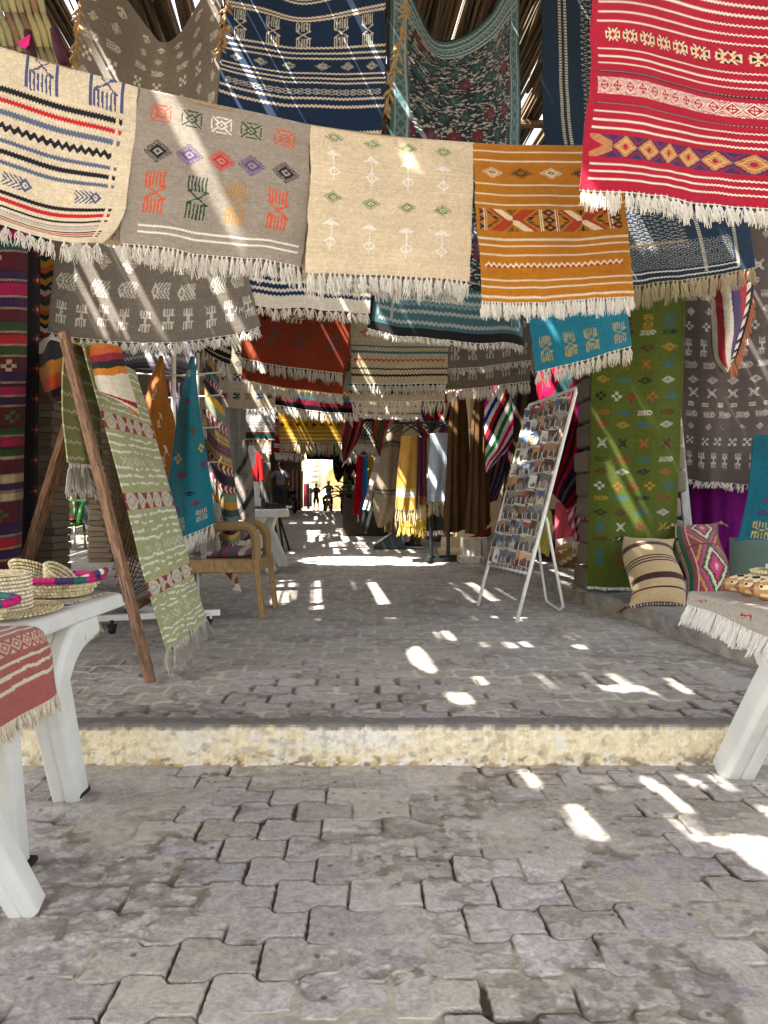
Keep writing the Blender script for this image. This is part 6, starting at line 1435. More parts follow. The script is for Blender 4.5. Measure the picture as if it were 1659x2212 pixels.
drape("blanket", "red, green and black zigzag blanket on the stone block below the cloaks", [[(1018, 1118, 8.9), (1050, 1110, 8.8), (1060, 1108, 8.9)], [(1015, 1160, 8.9), (1040, 1160, 8.75), (1062, 1160, 8.9)]], [(150, 24, 34), (30, 80, 50), (200, 150, 40), (24, 22, 26), (206, 190, 170)], "blanket", (.05, 3, 3), 50, 50, 92, .7, 1.5)
drape("hanging_cloth", "plum patterned cloth hanging to the ground behind the yellow bag", [[(1160, 1100, 8.4), (1205, 1100, 8.4)], [(1160, 1218, 8.4), (1200, 1218, 8.4)]], [(70, 34, 50), (96, 60, 70)], "cloth", (.04, 3, 3), 50, 50, 93, 1, 5)
# sack on the raised pavement
b = MB(); sx, sy, _ = P(1228, 1215, 7.9); zz = gz(7.9) + .12
Mx = Matrix.Identity(3); b.ell((sx, sy, zz + .12), (.17, .14, .13), 20, 12, colf=lambda i, k: tuple(lin([(150, 124, 60), (196, 180, 150), (150, 90, 60), (120, 100, 50)][(i * 3 + k) % 4])))
for k in range(7): b.ell((sx + random.uniform(-.12, .12), sy + random.uniform(-.08, .02), zz + random.uniform(.1, .24)), (.06, .05, .045), 8, 6, col=tuple(lin([(180, 150, 80), (150, 70, 60), (200, 190, 160)][k % 3])))
o = b.build("sack", STRAW, smooth=True); tag(o, "bulging straw sack on the raised pavement behind the rack", "sack")

# ---- towel rail
tr = empty("clothes_rail", (.6, 9.4, gz(9.4)), "dark metal clothes rail with hangers carrying the yellow, plum and white towels", "clothes rail"); TO = Vector(tr.location)
def tpart(nm, fn, m=DMETAL):
    b = MB(); fn(b); o = b.build(nm, m, tr); o.location = -TO; return o
xa, ya, _ = P(931, 1100, 9.5); xb, yb, _ = P(968, 1100, 9.9)
zt = P(931, 914, 9.5)[2]
tpart("post", lambda b: b.tube([(xa, ya, gz(ya)), (xa, ya, zt)], .026, 8)); tpart("post", lambda b: b.tube([(xb, yb, gz(yb)), (xb, yb, zt)], .026, 8))
tpart("top_bar", lambda b: b.tube([P(848, 914, 9.6), P(985, 912, 9.7)], .016, 8))
tpart("foot", lambda b: (b.bar((xa - .24, ya - .05, gz(ya) + .03), (xa + .33, ya + .06, gz(ya) + .03), .06, .045), b.bar((xa - .06, ya - .2, gz(ya) + .055), (xa + .04, ya + .25, gz(ya) + .055), .06, .045)))
tpart("foot", lambda b: b.bar((xb - .12, yb, gz(yb) + .03), (xb + .12, yb + .05, gz(yb) + .03), .06, .045))
for k, (u, d) in enumerate(((872, 9.55), (886, 9.6), (905, 9.65), (940, 9.5), (954, 9.45), (962, 9.6))):
    x, y, z = P(u, 922, d)
    tpart("hanger", lambda b: (b.tube([(x, y, z + .05), (x + .012, y, z + .085), (x - .008, y, z + .10)], .006, 5), b.tube([(x - .21, y + .02, z - .08), (x - .12, y, z - .015), (x, y, z + .045), (x + .12, y, z - .015), (x + .21, y + .02, z - .08)], .011, 6, flat=.8)), BLACK)
def towel(label, rows, cv, fr=(.2, .035, 4, .006), frm=FRINGE_T): return rug("towel", label, rows, cv, cat="towel", rip=(.02, 2, 2), fr=fr, frm=frm, m=CLOTH, thick=.012)
c = CV_(60, 120, (206, 158, 70), .04, 94); c.bands([(.755, .77, WHT), (.78, .825, WHT), (.835, .85, WHT)])
towel("folded yellow towel with a white band near its hem on the dark rail", [[(867, 942, 9.4), (890, 941, 9.37), (901, 942, 9.4)], [(860, 1010, 9.4), (885, 1010, 9.36), (900, 1010, 9.4)], [(854, 1098, 9.4), (875, 1102, 9.37), (898, 1102, 9.4)]], c)
c = CV_(40, 120, (96, 34, 60), .04, 95); c.bands([(.83, 1, (140, 84, 50))])
towel("plum towel with a rust hem between the yellow and white towels", [[(900, 944, 9.6), (922, 944, 9.6)], [(900, 1030, 9.6), (921, 1030, 9.6)], [(898, 1090, 9.6), (921, 1092, 9.6)]], c)
c = CV_(60, 120, (184, 196, 208), .03, 96)
towel("pale blue white towel on the right end of the dark rail", [[(929, 937, 9.3), (950, 935, 9.27), (973, 936, 9.3)], [(926, 1010, 9.3), (950, 1012, 9.26), (970, 1010, 9.3)], [(925, 1082, 9.3), (945, 1084, 9.27), (968, 1082, 9.3)]], c)
towel("narrow dark green towel edge just behind the yellow towel", [[(899, 942, 9.5), (904, 942, 9.5)], [(897, 1100, 9.5), (902, 1100, 9.5)]], CV_(8, 60, (30, 80, 70), .03, 97), None)
towel("bright yellow fringed throw hanging below the yellow towel", [[(864, 1095, 9.9), (890, 1095, 9.9), (922, 1095, 9.9)], [(862, 1136, 9.9), (890, 1137, 9.85), (920, 1140, 9.9)]], CV_(50, 30, (196, 160, 30), .04, 98), (.14, .03, 4, .006), mat("yellow_fringe", L3(200, 176, 80), nscale=40, namt=.3))
towel("black cloth hanging low behind the posts of the dark rail", [[(920, 1090, 10.2), (960, 1090, 10.2)], [(920, 1148, 10.2), (958, 1146, 10.2)]], CV_(30, 30, (26, 28, 36), .03, 99), (.08, .04, 4, .005), FRINGE)
# ---- beige poncho, card stand, scarves
c = CV_(60, 110, (124, 112, 94), .08, 100)
for y in (.12, .52): c.band(y, y + .012, (40, 44, 40)); c.band(y + .03, y + .042, (40, 44, 40))
rug("poncho", "beige wool poncho with thin dark stripes left of the yellow towel", [[(832, 930, 10.6), (850, 915, 10.5), (866, 925, 10.6)], [(818, 1010, 10.6), (842, 1010, 10.45), (866, 1010, 10.6)], [(806, 1085, 10.6), (838, 1090, 10.45), (862, 1085, 10.6)], [(812, 1128, 10.6), (822, 1140, 10.5), (850, 1120, 10.6)]], c, cat="poncho", rip=(.05, 2, 2), m=CLOTHF, thick=.015)
rug("hanging_cloth", "plain tan blanket hanging tall behind the poncho", [[(838, 915, 11.4), (872, 915, 11.4)], [(836, 1040, 11.4), (868, 1040, 11.4)], [(830, 1150, 11.4), (866, 1150, 11.4)]], CV_(40, 60, (136, 120, 96), .05, 101), cat="cloth", rip=(.06, 3, 4), m=CLOTHF)
cs = empty("card_stand", (0, 12, gz(12)), "dark leaning stand of framed pictures left of the poncho", "display stand"); CO2 = Vector(cs.location)
a_ = Vector(P(789, 1151, 11.9)); b_ = Vector(P(836, 968, 12.1)); a2 = Vector(P(777, 1148, 12.5)); b2 = Vector(P(822, 968, 12.6))
for (p0, p1) in ((a_, b_), (a2, b2)):
    b = MB(); b.bar(p0, p1, .05); o = b.build("leg", DMETAL, cs); o.location = -CO2
b = MB(); b.bar(b_, Vector(P(855, 1150, 12.6)), .045); o = b.build("rear_leg", DMETAL, cs); o.location = -CO2
for i in range(6):
    t = .34 + i * .112; m0 = a_.lerp(b_, t); m1 = a2.lerp(b2, t); u_ = (b_ - a_).normalized() * .14
    b = MB(); off = Vector((-.02, -.03, .02))
    b.add([m0 + off - u_, m1 + off - u_, m1 + off + u_ * .9, m0 + off + u_ * .9], [(0, 1, 2, 3)], tuple(lin([(196, 190, 180), (90, 60, 60), (150, 140, 130)][i % 3])))
    o = b.build("picture", VCG, cs); o.location = -CO2; o.modifiers.new("t", 'SOLIDIFY').thickness = .02
SC = [("bright red scarf hanging far left on the scarf rail", (190, 14, 30), 776), ("sky blue scarf hanging right of the red one", (50, 120, 190), 789), ("yellow scarf hanging right of the blue one", (190, 150, 10), 801), ("white scarf at the right end of the scarf rail", (200, 204, 220), 812)]
for k, (lb, col, u) in enumerate(SC):
    rug("scarf", lb, [[(u - 4, 986, 14), (u + 6, 985, 13.95)], [(u - 8, 1050, 14), (u + 5, 1050, 13.93)], [(u - 11, 1112 - k * 3, 14), (u + 5, 1112 - k * 4, 13.95)]], CV_(24, 50, col, .04, 110 + k), cat="scarf", group="scarves on the scarf rail", rip=(.05, 2, k), m=CLOTHF)
b = MB(); b.tube([P(770, 984, 14.02), P(822, 985, 14.02)], .02, 6); b.tube([P(772, 984, 14.02), P(774, 1128, 14.02)], .018, 6); b.tube([P(820, 985, 14.02), P(822, 1126, 14.02)], .018, 6)
tag(b.build("scarf_rail", CHROME), "thin metal rail carrying the red, blue, yellow and white scarves", "clothes rail")
b = MB(); x, y, _ = P(790, 1120, 14.3); b.box((x, y + .3, gz(14.4) + .35), (.9, .5, .75)); tag(b.build("wicker_chest", mat("dark_wicker", L3(70, 56, 44), nscale=30, namt=.6, bump=.8, bscale=40), bevel=.04), "dark wicker chest standing below the scarves", "chest")
# wedge ramp
b = MB(); xa, ya = (808 - CU) * 11.6 / F_, 11.6; xb = (873 - CU) * 11.6 / F_
z0 = gz(11.6); b.prism([(xa, z0), (xb, z0), (xb, z0 + .26), (xb - .16, z0 + .26), (xa, z0 + .06)], 11.4, 12.1)
tag(b.build("ramp", mat("dark_green_sheet", L3(52, 60, 60), rough=.5, nscale=8, namt=.4), bevel=.01), "dark wedge shaped ramp lying on the paving left of the trainers", "ramp")
b = MB()
for k in range(14): b.ell((( 940 - CU) * 10.8 / F_ + random.uniform(-.2, .2), 10.9 + random.uniform(-.1, .1), gz(11) + .2 + random.uniform(0, .12)), (.09, .08, .05), 8, 6, col=tuple(lin([(50, 40, 36), (150, 130, 100), (110, 40, 40)][k % 3])))
tag(b.build("cloth_bundle", STRAW, smooth=True), "dark patterned bundle lying on the ledge behind the towel rail", "bundle")
# ------------------------------------------------------------------ white plastic tables
def curved_leg(b, top, foot, bulge, w0=.075, w1=.06, d0=.06):
    """moulded plastic leg: an arch that straightens to the foot"""
    kn, ct = bulge; pts = arc(top, ct, kn, 6) + [Vector(kn).lerp(Vector(foot), t / 6) for t in range(1, 7)]
    rs = [w0 + (w1 - w0) * i / 12 for i in range(13)]
    vs = []
    for i, p in enumerate(pts):
        t = (pts[min(i + 1, 12)] - pts[max(i - 1, 0)]).normalized(); x = Vector((0, 1, 0)).cross(t).normalized(); y = t.cross(x)
        r = rs[i]; pr = [(-1, -.55), (-.75, -.8), (.75, -.8), (1, -.55), (1, .55), (.75, .8), (.12, .8), (0, .68), (-.12, .8), (-.75, .8), (-1, .55)]
        vs += [p + x * (a * r * .8) - y * (c_ * r * d0 / .06) for a, c_ in pr]
    n = 11; fs = [(i * n + k, i * n + (k + 1) % n, (i + 1) * n + (k + 1) % n, (i + 1) * n + k) for i in range(12) for k in range(n)]
    fs += [tuple(range(n - 1, -1, -1)), tuple(12 * n + k for k in range(n))]
    b.add(vs, fs)
def table_top(x0, x1, y0, y1, z, rad=.05, rim=.055):
    b = MB(); n = 6
    def outline(off, r):
        pts = []
        for (cx, cy, a0) in ((x1 - rad, y1 - rad, 0), (x0 + rad, y1 - rad, 90), (x0 + rad, y0 + rad, 180), (x1 - rad, y0 + rad, 270)):
            for i in range(n + 1): a = R(a0 + 90 * i / n); pts.append((cx + (r + off) * math.cos(a), cy + (r + off) * math.sin(a)))
        return pts
    prof = [(-.012, -rim), (0, -rim), (.008, -rim + .008), (.002, -rim + .012), (-.002, -.018), (-.008, -.004), (-.018, 0), (-.06, -.001), (-.075, -.005), (-.4, -.005)]
    rings = []
    for off, dz in prof:
        if off < -.3: rings.append([( (x0 + x1) / 2 + (px_ - (x0 + x1) / 2) * .4, (y0 + y1) / 2 + (py_ - (y0 + y1) / 2) * .4, z + dz) for px_, py_ in outline(0, rad)])
        else: rings.append([((x0 + x1) / 2 + (px_ - (x0 + x1) / 2) * (1 + off / (x1 - x0) * 2), (y0 + y1) / 2 + (py_ - (y0 + y1) / 2) * (1 + off / (y1 - y0) * 2), z + dz) for px_, py_ in outline(0, rad)])
    m = len(rings[0]); vs = [q for r in rings for q in r]
    fs = [(i * m + k, i * m + (k + 1) % m, (i + 1) * m + (k + 1) % m, (i + 1) * m + k) for i in range(len(prof) - 1) for k in range(m)]
    fs.append(tuple((len(prof) - 1) * m + k for k in range(m)))
    b.add(vs, fs); return b
def leg_(root, b):
    o = tap(root, "leg", b, smooth=True); md = o.modifiers.new("edge", 'BEVEL'); md.width = .012; md.segments = 3; md.limit_method = 'ANGLE'; md.angle_limit = R(25); md.harden_normals = False
    return o
# left table
TZ = .722
tA = empty("plastic_table", (-1.55, 2.55, 0), "white plastic table on the left loaded with baskets and a straw hat", "table")
def tap(root, nm, b, m=PLASTIC, smooth=False):
    o = b.build(nm, m, root, smooth); o.location = -Vector(root.location)
    return o
o = tap(tA, "tabletop", table_top(-2.05, -1.075, 2.06, 3.09, TZ)); md = o.modifiers.new("edge", 'BEVEL'); md.width = .004; md.segments = 2; md.limit_method = 'ANGLE'
legs = [((-1.15, 2.80, .645), (-1.168, 2.76, .0), ((-1.15, 2.53, .47), (-1.145, 2.56, .63))), ((-1.13, 2.10, .65), (-1.105, 2.20, 0), ((-1.10, 2.11, .47), (-1.11, 2.10, .6))), ((-1.85, 2.95, .68), (-1.98, 3.02, 0), ((-1.98, 2.98, .45), (-1.98, 2.98, .6))), ((-1.9, 2.2, .68), (-2.0, 2.15, 0), ((-2.0, 2.18, .45), (-2.0, 2.18, .6)))]
for k, (t, f, bu) in enumerate(legs):
    b = MB(); curved_leg(b, t, f, bu, .085 if k == 0 else .06, .066 if k == 0 else .05); L_ = leg_(tA, b)
    b = MB(); b.box((f[0], f[1], .012), (.115, .1, .022)); fo = b.build("foot_cap", BLACK, L_, bevel=.01)
# second table nearer the camera: only its splayed foot is in view
tB = empty("plastic_table", (-1.6, 1.5, 0), "second white plastic table at the left edge, only its splayed leg in view", "table")
tap(tB, "tabletop", table_top(-2.1, -1.12, 1.0, 2.02, TZ))
for (t, f, bu) in (((-1.18, 1.86, .65), (-.955, 1.985, .0), ((-1.09, 1.82, .47), (-1.13, 1.8, .6))), ((-1.9, 1.9, .68), (-2.1, 1.97, 0), ((-2.0, 1.95, .45), (-2.0, 1.95, .6))), ((-1.9, 1.1, .68), (-2.1, 1.05, 0), ((-2.0, 1.05, .45), (-2.0, 1.05, .6))), ((-1.45, 1.1, .68), (-1.45, 1.05, 0), ((-1.45, 1.05, .45), (-1.45, 1.05, .6)))):
    b = MB(); curved_leg(b, t, f, bu, .06, .05); leg_(tB, b)
# right table
tC = empty("plastic_table", (1.6, 2.5, 0), "white plastic table on the right covered by the grey fringed mat", "table")
o = tap(tC, "tabletop", table_top(1.245, 2.2, 1.7, 3.03, .72)); md = o.modifiers.new("edge", 'BEVEL'); md.width = .004; md.segments = 2; md.limit_method = 'ANGLE'
for (t, f, bu) in (((1.43, 2.90, .65), (1.412, 3.0, 0), ((1.455, 2.70, .47), (1.44, 2.72, .62))), ((1.95, 2.8, .68), (2.1, 2.9, 0), ((2.05, 2.85, .45), (2.05, 2.85, .6))), ((1.95, 1.85, .68), (2.1, 1.75, 0), ((2.05, 1.8, .45), (2.05, 1.8, .6))), ((1.5, 1.85, .68), (1.5, 1.75, 0), ((1.55, 1.8, .45), (1.55, 1.8, .6)))):
    b = MB(); curved_leg(b, t, f, bu, .082, .082); leg_(tC, b)
b = MB(); b.bar((1.52, 2.92, .335), (2.06, 2.85, .335), .03, .06); tap(tC, "stretcher", b)
# grey mat over the right table
c = CV_(150, 150, (198, 188, 172), .14, 120)
for (x, y, r_) in ((.13, .2, .4), (.42, .17, .4), (.7, .2, .5), (.3, .6, .5), (.6, .6, .4)): c.mot('umb', x, y, .07, .17, (196, 40, 60), None, 1.9)
ys_ = [2.98, 2.7, 2.4, 2.1, 1.8]
rows = [[(1.222, y, .685) for y in ys_], [(1.226, y, .715) for y in ys_], [(1.238, y, .732) for y in ys_], [(1.30, y, .731) for y in ys_], [(1.5, y, .730) for y in ys_], [(1.9, y, .730) for y in ys_]]
rows = [[(x, y - (.0 if j else .0) + .0, z - .02 * (1 if z < .7 else 0) * (y < 2.5)) for j, (x, y, z) in enumerate(r)] for r in rows]
pm = surf3(rows, 151, 151); pm[..., 2] += .004 * (fbm(pm[..., 0] * 8, pm[..., 1] * 8, 5, 3) - .5)
cc2 = c.a
o = grid_obj("table_mat", pm, cc2, mat("shaggy_wool", attr=True, rough=1, nscale=120, namt=.35, bump=1.0, bscale=260)); tag(o, "grey woollen mat with red umbrella signs lying over the right table", "mat"); finish_cloth(o, .008)
tassels(pm[0], .085, .0165, 9, strands=9, rad=.0023, droop=(-.35, -.05, -1)).build("fringe", FRINGE, o)

# red cloth over the corner of the left table
c = CV_(200, 150, (160, 84, 76), .12, 121)
IVY = (206, 196, 168)
def wl_(y, th=.022):
    wv = (fbm(c.xx / 12., c.xx * 0 + y * 90, 7, 2) - .5) * .02
    c.put(np.abs((c.yy + .5) / c.h + wv - y) < th / 2, IVY)
for y in (.30, .38, .47, .72, .79, .86): wl_(y)
for y in (.02, .1): wl_(y, .014)
q = (c.yy + .5) / c.h; x = (c.xx + .5) / c.w
u = (x * 13) % 1 * 2 - 1; w_ = (q - .525) / .14 * 2 - 1; d = np.abs(u) + np.abs(w_); inb = np.abs(w_) < 1
c.put(inb & (np.abs(d - .8) < .16), (200, 176, 150)); c.put(inb & (d < .35), (200, 176, 150)); c.put(inb & (d > 1.5), (200, 176, 150))
c.put((q > .13) & (q < .25) & (x > .2), (92, 84, 70)); c.put((q > .14) & (q < .24) & (((x * 24) % 1 < .6) & ((q * 34) % 1 < .6)) & (x > .2) & (x < .8), (206, 198, 176))
ys_ = [1.05, 1.4, 1.75, 2.0, 2.13]
rows = [[(-1.75, y, .731) for y in ys_], [(-1.40, y, .731) for y in ys_], [(-1.10, y, .731) for y in ys_], [(-1.005, y, .728) for y in ys_], [(-.975, y, .69) for y in ys_], [(-.962 + .02 * (i % 2), y, .60 + .01 * i) for i, y in enumerate(ys_)], [(-.955 + .035 * (i % 2), y, .50 + .015 * i) for i, y in enumerate(ys_)]]
# map: across = along the edge, down = over the edge
pm = surf3(rows, 151, 201)
for i in range(151): pm[i, :, 0] += .012 * np.sin(np.linspace(0, 14, 201) + i * .01) * (i / 150.) ** 2
o = grid_obj("table_runner", pm, c.a, CLOTH); tag(o, "faded red runner with cream stripes hanging off the left table", "table runner"); finish_cloth(o, .007)
tassels(pm[-1], .05, .010, 12, strands=7, rad=.0019, droop=(.12, 0, -1)).build("fringe", mat("cream_cotton", L3(208, 198, 176), nscale=60, namt=.2, rough=.95), o)
# small striped mat under the basket
c = CV_(90, 60, (196, 184, 158), .08, 122); [c.band(y, y + .035, (120, 24, 36)) for y in (.06, .15, .5, .85, .93)]; c.zig(.3, .4, 6, (130, 30, 40), .4)
rows = [[(x_, y, TZ + .004) for x_ in (-1.85, -1.5, -1.13)] for y in (3.03, 2.88, 2.68)]
tag(grid_obj("table_mat", surf3(rows, 61, 91), c.a, CLOTH), "small cream mat with dark red stripes under the tray basket", "mat")
finish_cloth(bpy.data.objects["table_mat.001"] if "table_mat.001" in bpy.data.objects else bpy.data.objects["table_mat"], .006)
rows = [[(-1.26, 2.75, TZ - .01), (-1.22, 2.95, TZ - .01)], [(-1.255, 2.74, .64), (-1.215, 2.94, .64)]]
# fringe of a cloth hanging under the table edge
pf = surf3([[(-1.115, 2.66, .668), (-1.11, 2.84, .67)], [(-1.10, 2.65, .64), (-1.095, 2.83, .64)]], 20, 30)
o = grid_obj("hanging_cloth", pf, CV_(29, 19, (180, 160, 120), .1, 5).a, CLOTH); tag(o, "tan cloth end with a fringe hanging under the left table's edge", "cloth"); finish_cloth(o, .006)
tassels(pf[-1], .055, .012, 5, strands=6, rad=.002, knot=False, droop=(.3, 0, -1)).build("fringe", FRINGE_T, o)

# ---- palm baskets: coiled rows of wrapped stitches
STC = [(214, 200, 160), (202, 186, 142), (190, 170, 124), (218, 206, 170)]
def coil(b, path_fn, rows, n, r, cols, seed=0, stretch=1.25):
    """each row is a ring of fat little stitches"""
    rg = np.random.default_rng(seed)
    for j in range(rows):
        for k in range(n):
            a = 6.28318 * (k + .5 * (j % 2)) / n
            p = Vector(path_fn(j, a)); p2 = Vector(path_fn(j, a + 6.28318 / n * .92)); pu = Vector(path_fn(j + .82, a - 6.28318 / n * .35))
            t = (p2 - p); up = (pu - p)
            nrm = t.cross(up).normalized() * r
            cc_ = np.array(lin(cols(j, k) if callable(cols) else cols[int(rg.integers(0, len(cols)))])) * rg.uniform(1.0, 1.3)
            m0 = (p + p2 + pu + p2 + up) / 4
            b.add([p, p2, p2 + up, pu, m0 + nrm, m0 - nrm], [(0, 1, 4), (1, 2, 4), (2, 3, 4), (3, 0, 4), (1, 0, 5), (2, 1, 5), (3, 2, 5), (0, 3, 5)], tuple(cc_))
def supere(a, rx, ry, e=.6):
    ca, sa = math.cos(a), math.sin(a); return rx * math.copysign(abs(ca) ** e, ca), ry * math.copysign(abs(sa) ** e, sa)
# tray basket with bright wrapped rim
bx, by, bz = -1.335, 2.86, TZ + .012
tb = MB()
def wallp(j, a):
    f = j / 4.0; x_, y_ = supere(a, .185 + .045 * f, .12 + .03 * f, .62); return (bx + x_, by + y_, bz + .012 + .055 * f)
coil(tb, wallp, 4, 84, .008, STC, 1)
def floorp(j, a): f = 1 - j / 8.0; x_, y_ = supere(a, .19 * f + .001, .125 * f + .001, .62); return (bx + x_, by + y_, bz + .008)
coil(tb, floorp, 8, 60, .005, STC, 2)
ko = tb.build("tray_basket", STRAW, smooth=True); tag(ko, "oblong palm tray with a pink, purple and green wrapped rim on the left table", "basket")
rm = MB(); pts = []; N = 96
RIM = [(190, 20, 110), (60, 40, 90), (24, 96, 88), (190, 20, 110), (60, 40, 90), (24, 96, 88), (60, 40, 90)]
for i in range(N):
    a = 6.28318 * i / N; a2 = 6.28318 * (i + 1) / N
    p = Vector(wallp(4.15, a)); p2 = Vector(wallp(4.15, a2)); sgm = int(i / 5.2) % len(RIM)
    rm.tube([p, (p + p2) / 2, p2], [.0115, .0135, .0115], 8, col=tuple(lin(RIM[sgm])), cap=False)
rm.build("rim", VC, ko, True)
hd = MB(); pts = arc((bx + .20, by - .07, bz + .07), (bx + .31, by - .02, bz + .12), (bx + .22, by + .05, bz + .08), 10)
for i in range(10): hd.tube([pts[i], pts[i + 1]], .013, 8, col=tuple(lin([(206, 196, 176), (150, 20, 60), (60, 40, 90)][i % 3])), cap=True)
hd.build("handle", VC, ko, True)
# bowl in the tray
bw = MB(); Mt = Matrix.Rotation(R(-30), 3, 'X') @ Matrix.Rotation(R(10), 3, 'Y'); bc = Vector((bx - .04, by + .03, bz + .075))
def bowlp(j, a): f = j / 6.0; r = .042 + .046 * f; return bc + Mt @ Vector((r * 1.15 * math.cos(a), r * math.sin(a), -.025 + .055 * f ** 1.3))
coil(bw, bowlp, 6, 46, .009, STC, 3)
def bowlf(j, a): r = .042 * (1 - j / 4.); return bc + Mt @ Vector((r * 1.15 * math.cos(a), r * math.sin(a), -.025))
coil(bw, bowlf, 4, 24, .006, STC, 4)
o = bw.build("bowl_basket", STRAW, smooth=True); tag(o, "round coiled palm bowl tipped inside the tray", "basket")
# second small bowl leaning
bw = MB(); Mt = Matrix.Rotation(R(38), 3, 'Y'); bc = Vector((bx + .07, by - .03, bz + .06))
def bowlp2(j, a): f = j / 4.0; r = .034 + .03 * f; return bc + Mt @ Vector((r * math.cos(a), r * 1.25 * math.sin(a), .05 * f))
coil(bw, bowlp2, 4, 40, .009, STC, 5)
o = bw.build("bowl_basket", STRAW, smooth=True); tag(o, "small palm bowl leaning at the right end of the tray", "basket")
# straw hat
hx, hy = -1.26, 2.46
ht = MB()
def crown(j, a): f = j / 9.0; r = .125 - .006 * f; return (hx - .05 + r * math.cos(a), hy + r * 1.12 * math.sin(a), TZ + .014 + .115 * f)
coil(ht, crown, 9, 70, .006, [(220, 208, 176), (210, 196, 160), (226, 216, 190)], 6)
def crownt(j, a): r = .121 * (1 - j / 5.); return (hx - .05 + r * math.cos(a), hy + r * 1.12 * math.sin(a), TZ + .130 + .006 * math.sin(j))
coil(ht, crownt, 5, 40, .005, STC, 7)
def brim(j, a): f = j / 9.; r = .125 + .09 * f; return (hx - .05 + r * 1.05 * math.cos(a), hy + r * 1.1 * math.sin(a), TZ + .013 + .004 * math.sin(a * 2) * f)
coil(ht, brim, 9, 80, .004, [(214, 200, 162), (204, 188, 146), (184, 164, 122)], 8)
o = ht.build("straw_hat", STRAW, smooth=True); tag(o, "woven straw hat with a flat brim on the left table", "hat")
# tray at the very edge of the picture
tb = MB(); ex, ey = -1.275, 2.19
def wallq(j, a): f = j / 3.; r = .13 + .04 * f; return (ex - .05 + r * 1.3 * math.cos(a), ey + r * math.sin(a), TZ + .02 + .05 * f)
coil(tb, wallq, 3, 50, .007, STC, 9)
o = tb.build("tray_basket", STRAW, smooth=True); tag(o, "tray basket cut by the left picture edge, purple and green wrapped rim", "basket")
rm = MB()
for i in range(60):
    a = 6.28318 * i / 60; a2 = 6.28318 * (i + 1) / 60; rm.tube([wallq(3.2, a), wallq(3.2, a2)], .0125, 8, col=tuple(lin(RIM[int(i / 3.3) % 7])), cap=False)
rm.build("rim", VC, o, True)
# ---- right table: baskets with red pompom, three wooden fish
gx, gy = 1.60, 2.95
tb = MB(); GZ = .737
def w3(j, a): f = j / 5.; r = .125 + .015 * math.sin(f * 3); return (gx + r * math.cos(a), gy - .02 + r * .9 * math.sin(a), GZ + .095 * f)
coil(tb, w3, 5, 56, .010, STC, 10)
o = tb.build("lidded_basket", STRAW, smooth=True); tag(o, "round coiled palm basket behind the fish carvings", "basket")
tb = MB()
def w4(j, a): f = j / 6.; r = .105 * (1 - f * .85); return (gx + .03 + r * math.cos(a), gy - .02 + r * math.sin(a), GZ + .095 + .075 * f ** .8)
coil(tb, w4, 6, 40, .010, [(214, 206, 184), (206, 196, 170)], 11)
o2 = tb.build("lid", STRAW, o, True)
tb = MB(); tb.ell((gx + .035, gy - .03, GZ + .18), (.036, .036, .028), 14, 10, col=tuple(L3(150, 14, 36))); tb.build("pompom", mat("red_wool", L3(150, 12, 34), rough=1, nscale=120, namt=.4, bump=1, bscale=150), o2, True)
def fish_carving(x, y, rz, s_, label):
    r_ = empty("fish_carving", (x, y, .735), label, "carving", "checkered wooden fish on the right table", rz)
    prof = [(0, .004), (.012, .016), (.03, .024), (.055, .030), (.08, .031), (.11, .028), (.14, .020), (.165, .011), (.18, .008)]
    b = MB(); n = 14; vs = []; fs = []
    for (px_, rr) in prof:
        for k in range(n): a = 6.28318 * k / n; vs.append((px_ * s_, rr * .75 * s_ * math.cos(a), (.045 + rr * 1.15 * math.sin(a) + .006 * math.sin(px_ * 12)) * s_))
    for i in range(len(prof) - 1):
        for k in range(n):
            wood = i < 2 or (i == 2 and k % 2) or (k in (9, 10, 11))
            cc_ = (L3(168, 124, 74) if i else L3(120, 70, 44)) if wood else (L3(24, 24, 30) if (i + k) % 2 else L3(206, 190, 150))
            b.add([vs[i * n + k], vs[i * n + (k + 1) % n], vs[(i + 1) * n + (k + 1) % n], vs[(i + 1) * n + k]], [(0, 1, 2, 3)], cc_)
    b.build("body", VCG, r_, False)
    for sg in (-1, 1):
        b = MB(); b.ell((.032 * s_, sg * .0175 * s_, .058 * s_), (.007 * s_, .004 * s_, .007 * s_), 10, 6, col=L3(226, 200, 160)); b.ell((.032 * s_, sg * .0205 * s_, .058 * s_), (.0048 * s_, .003 * s_, .0048 * s_), 8, 6, col=L3(16, 14, 14)); b.build("eye", VCG, r_)
    b = MB(); b.prism([(.172 * s_, .05 * s_), (.21 * s_, .082 * s_), (.20 * s_, .048 * s_), (.212 * s_, .014 * s_)], -.004, .004, col=L3(24, 24, 30)); b.build("tail_fin", VCG, r_)
    for sg in (-1, 1):
        b = MB(); b.prism([(.05 * s_, .03 * s_), (.10 * s_, .03 * s_), (.105 * s_, .0), (.085 * s_, .0)], sg * .016 - .004, sg * .016 + .004, col=L3(150, 84, 50)); b.build("side_fin", VCG, r_)
fish_carving(1.29, 2.83, R(-8), 1.0, "checkered wooden fish with a tan head, farthest left of the three carvings")
fish_carving(1.295, 2.73, R(-14), 1.05, "checkered wooden fish in the middle of the three carvings")
fish_carving(1.295, 2.62, R(-22), 1.1, "checkered wooden fish with rust fins, nearest of the three carvings")
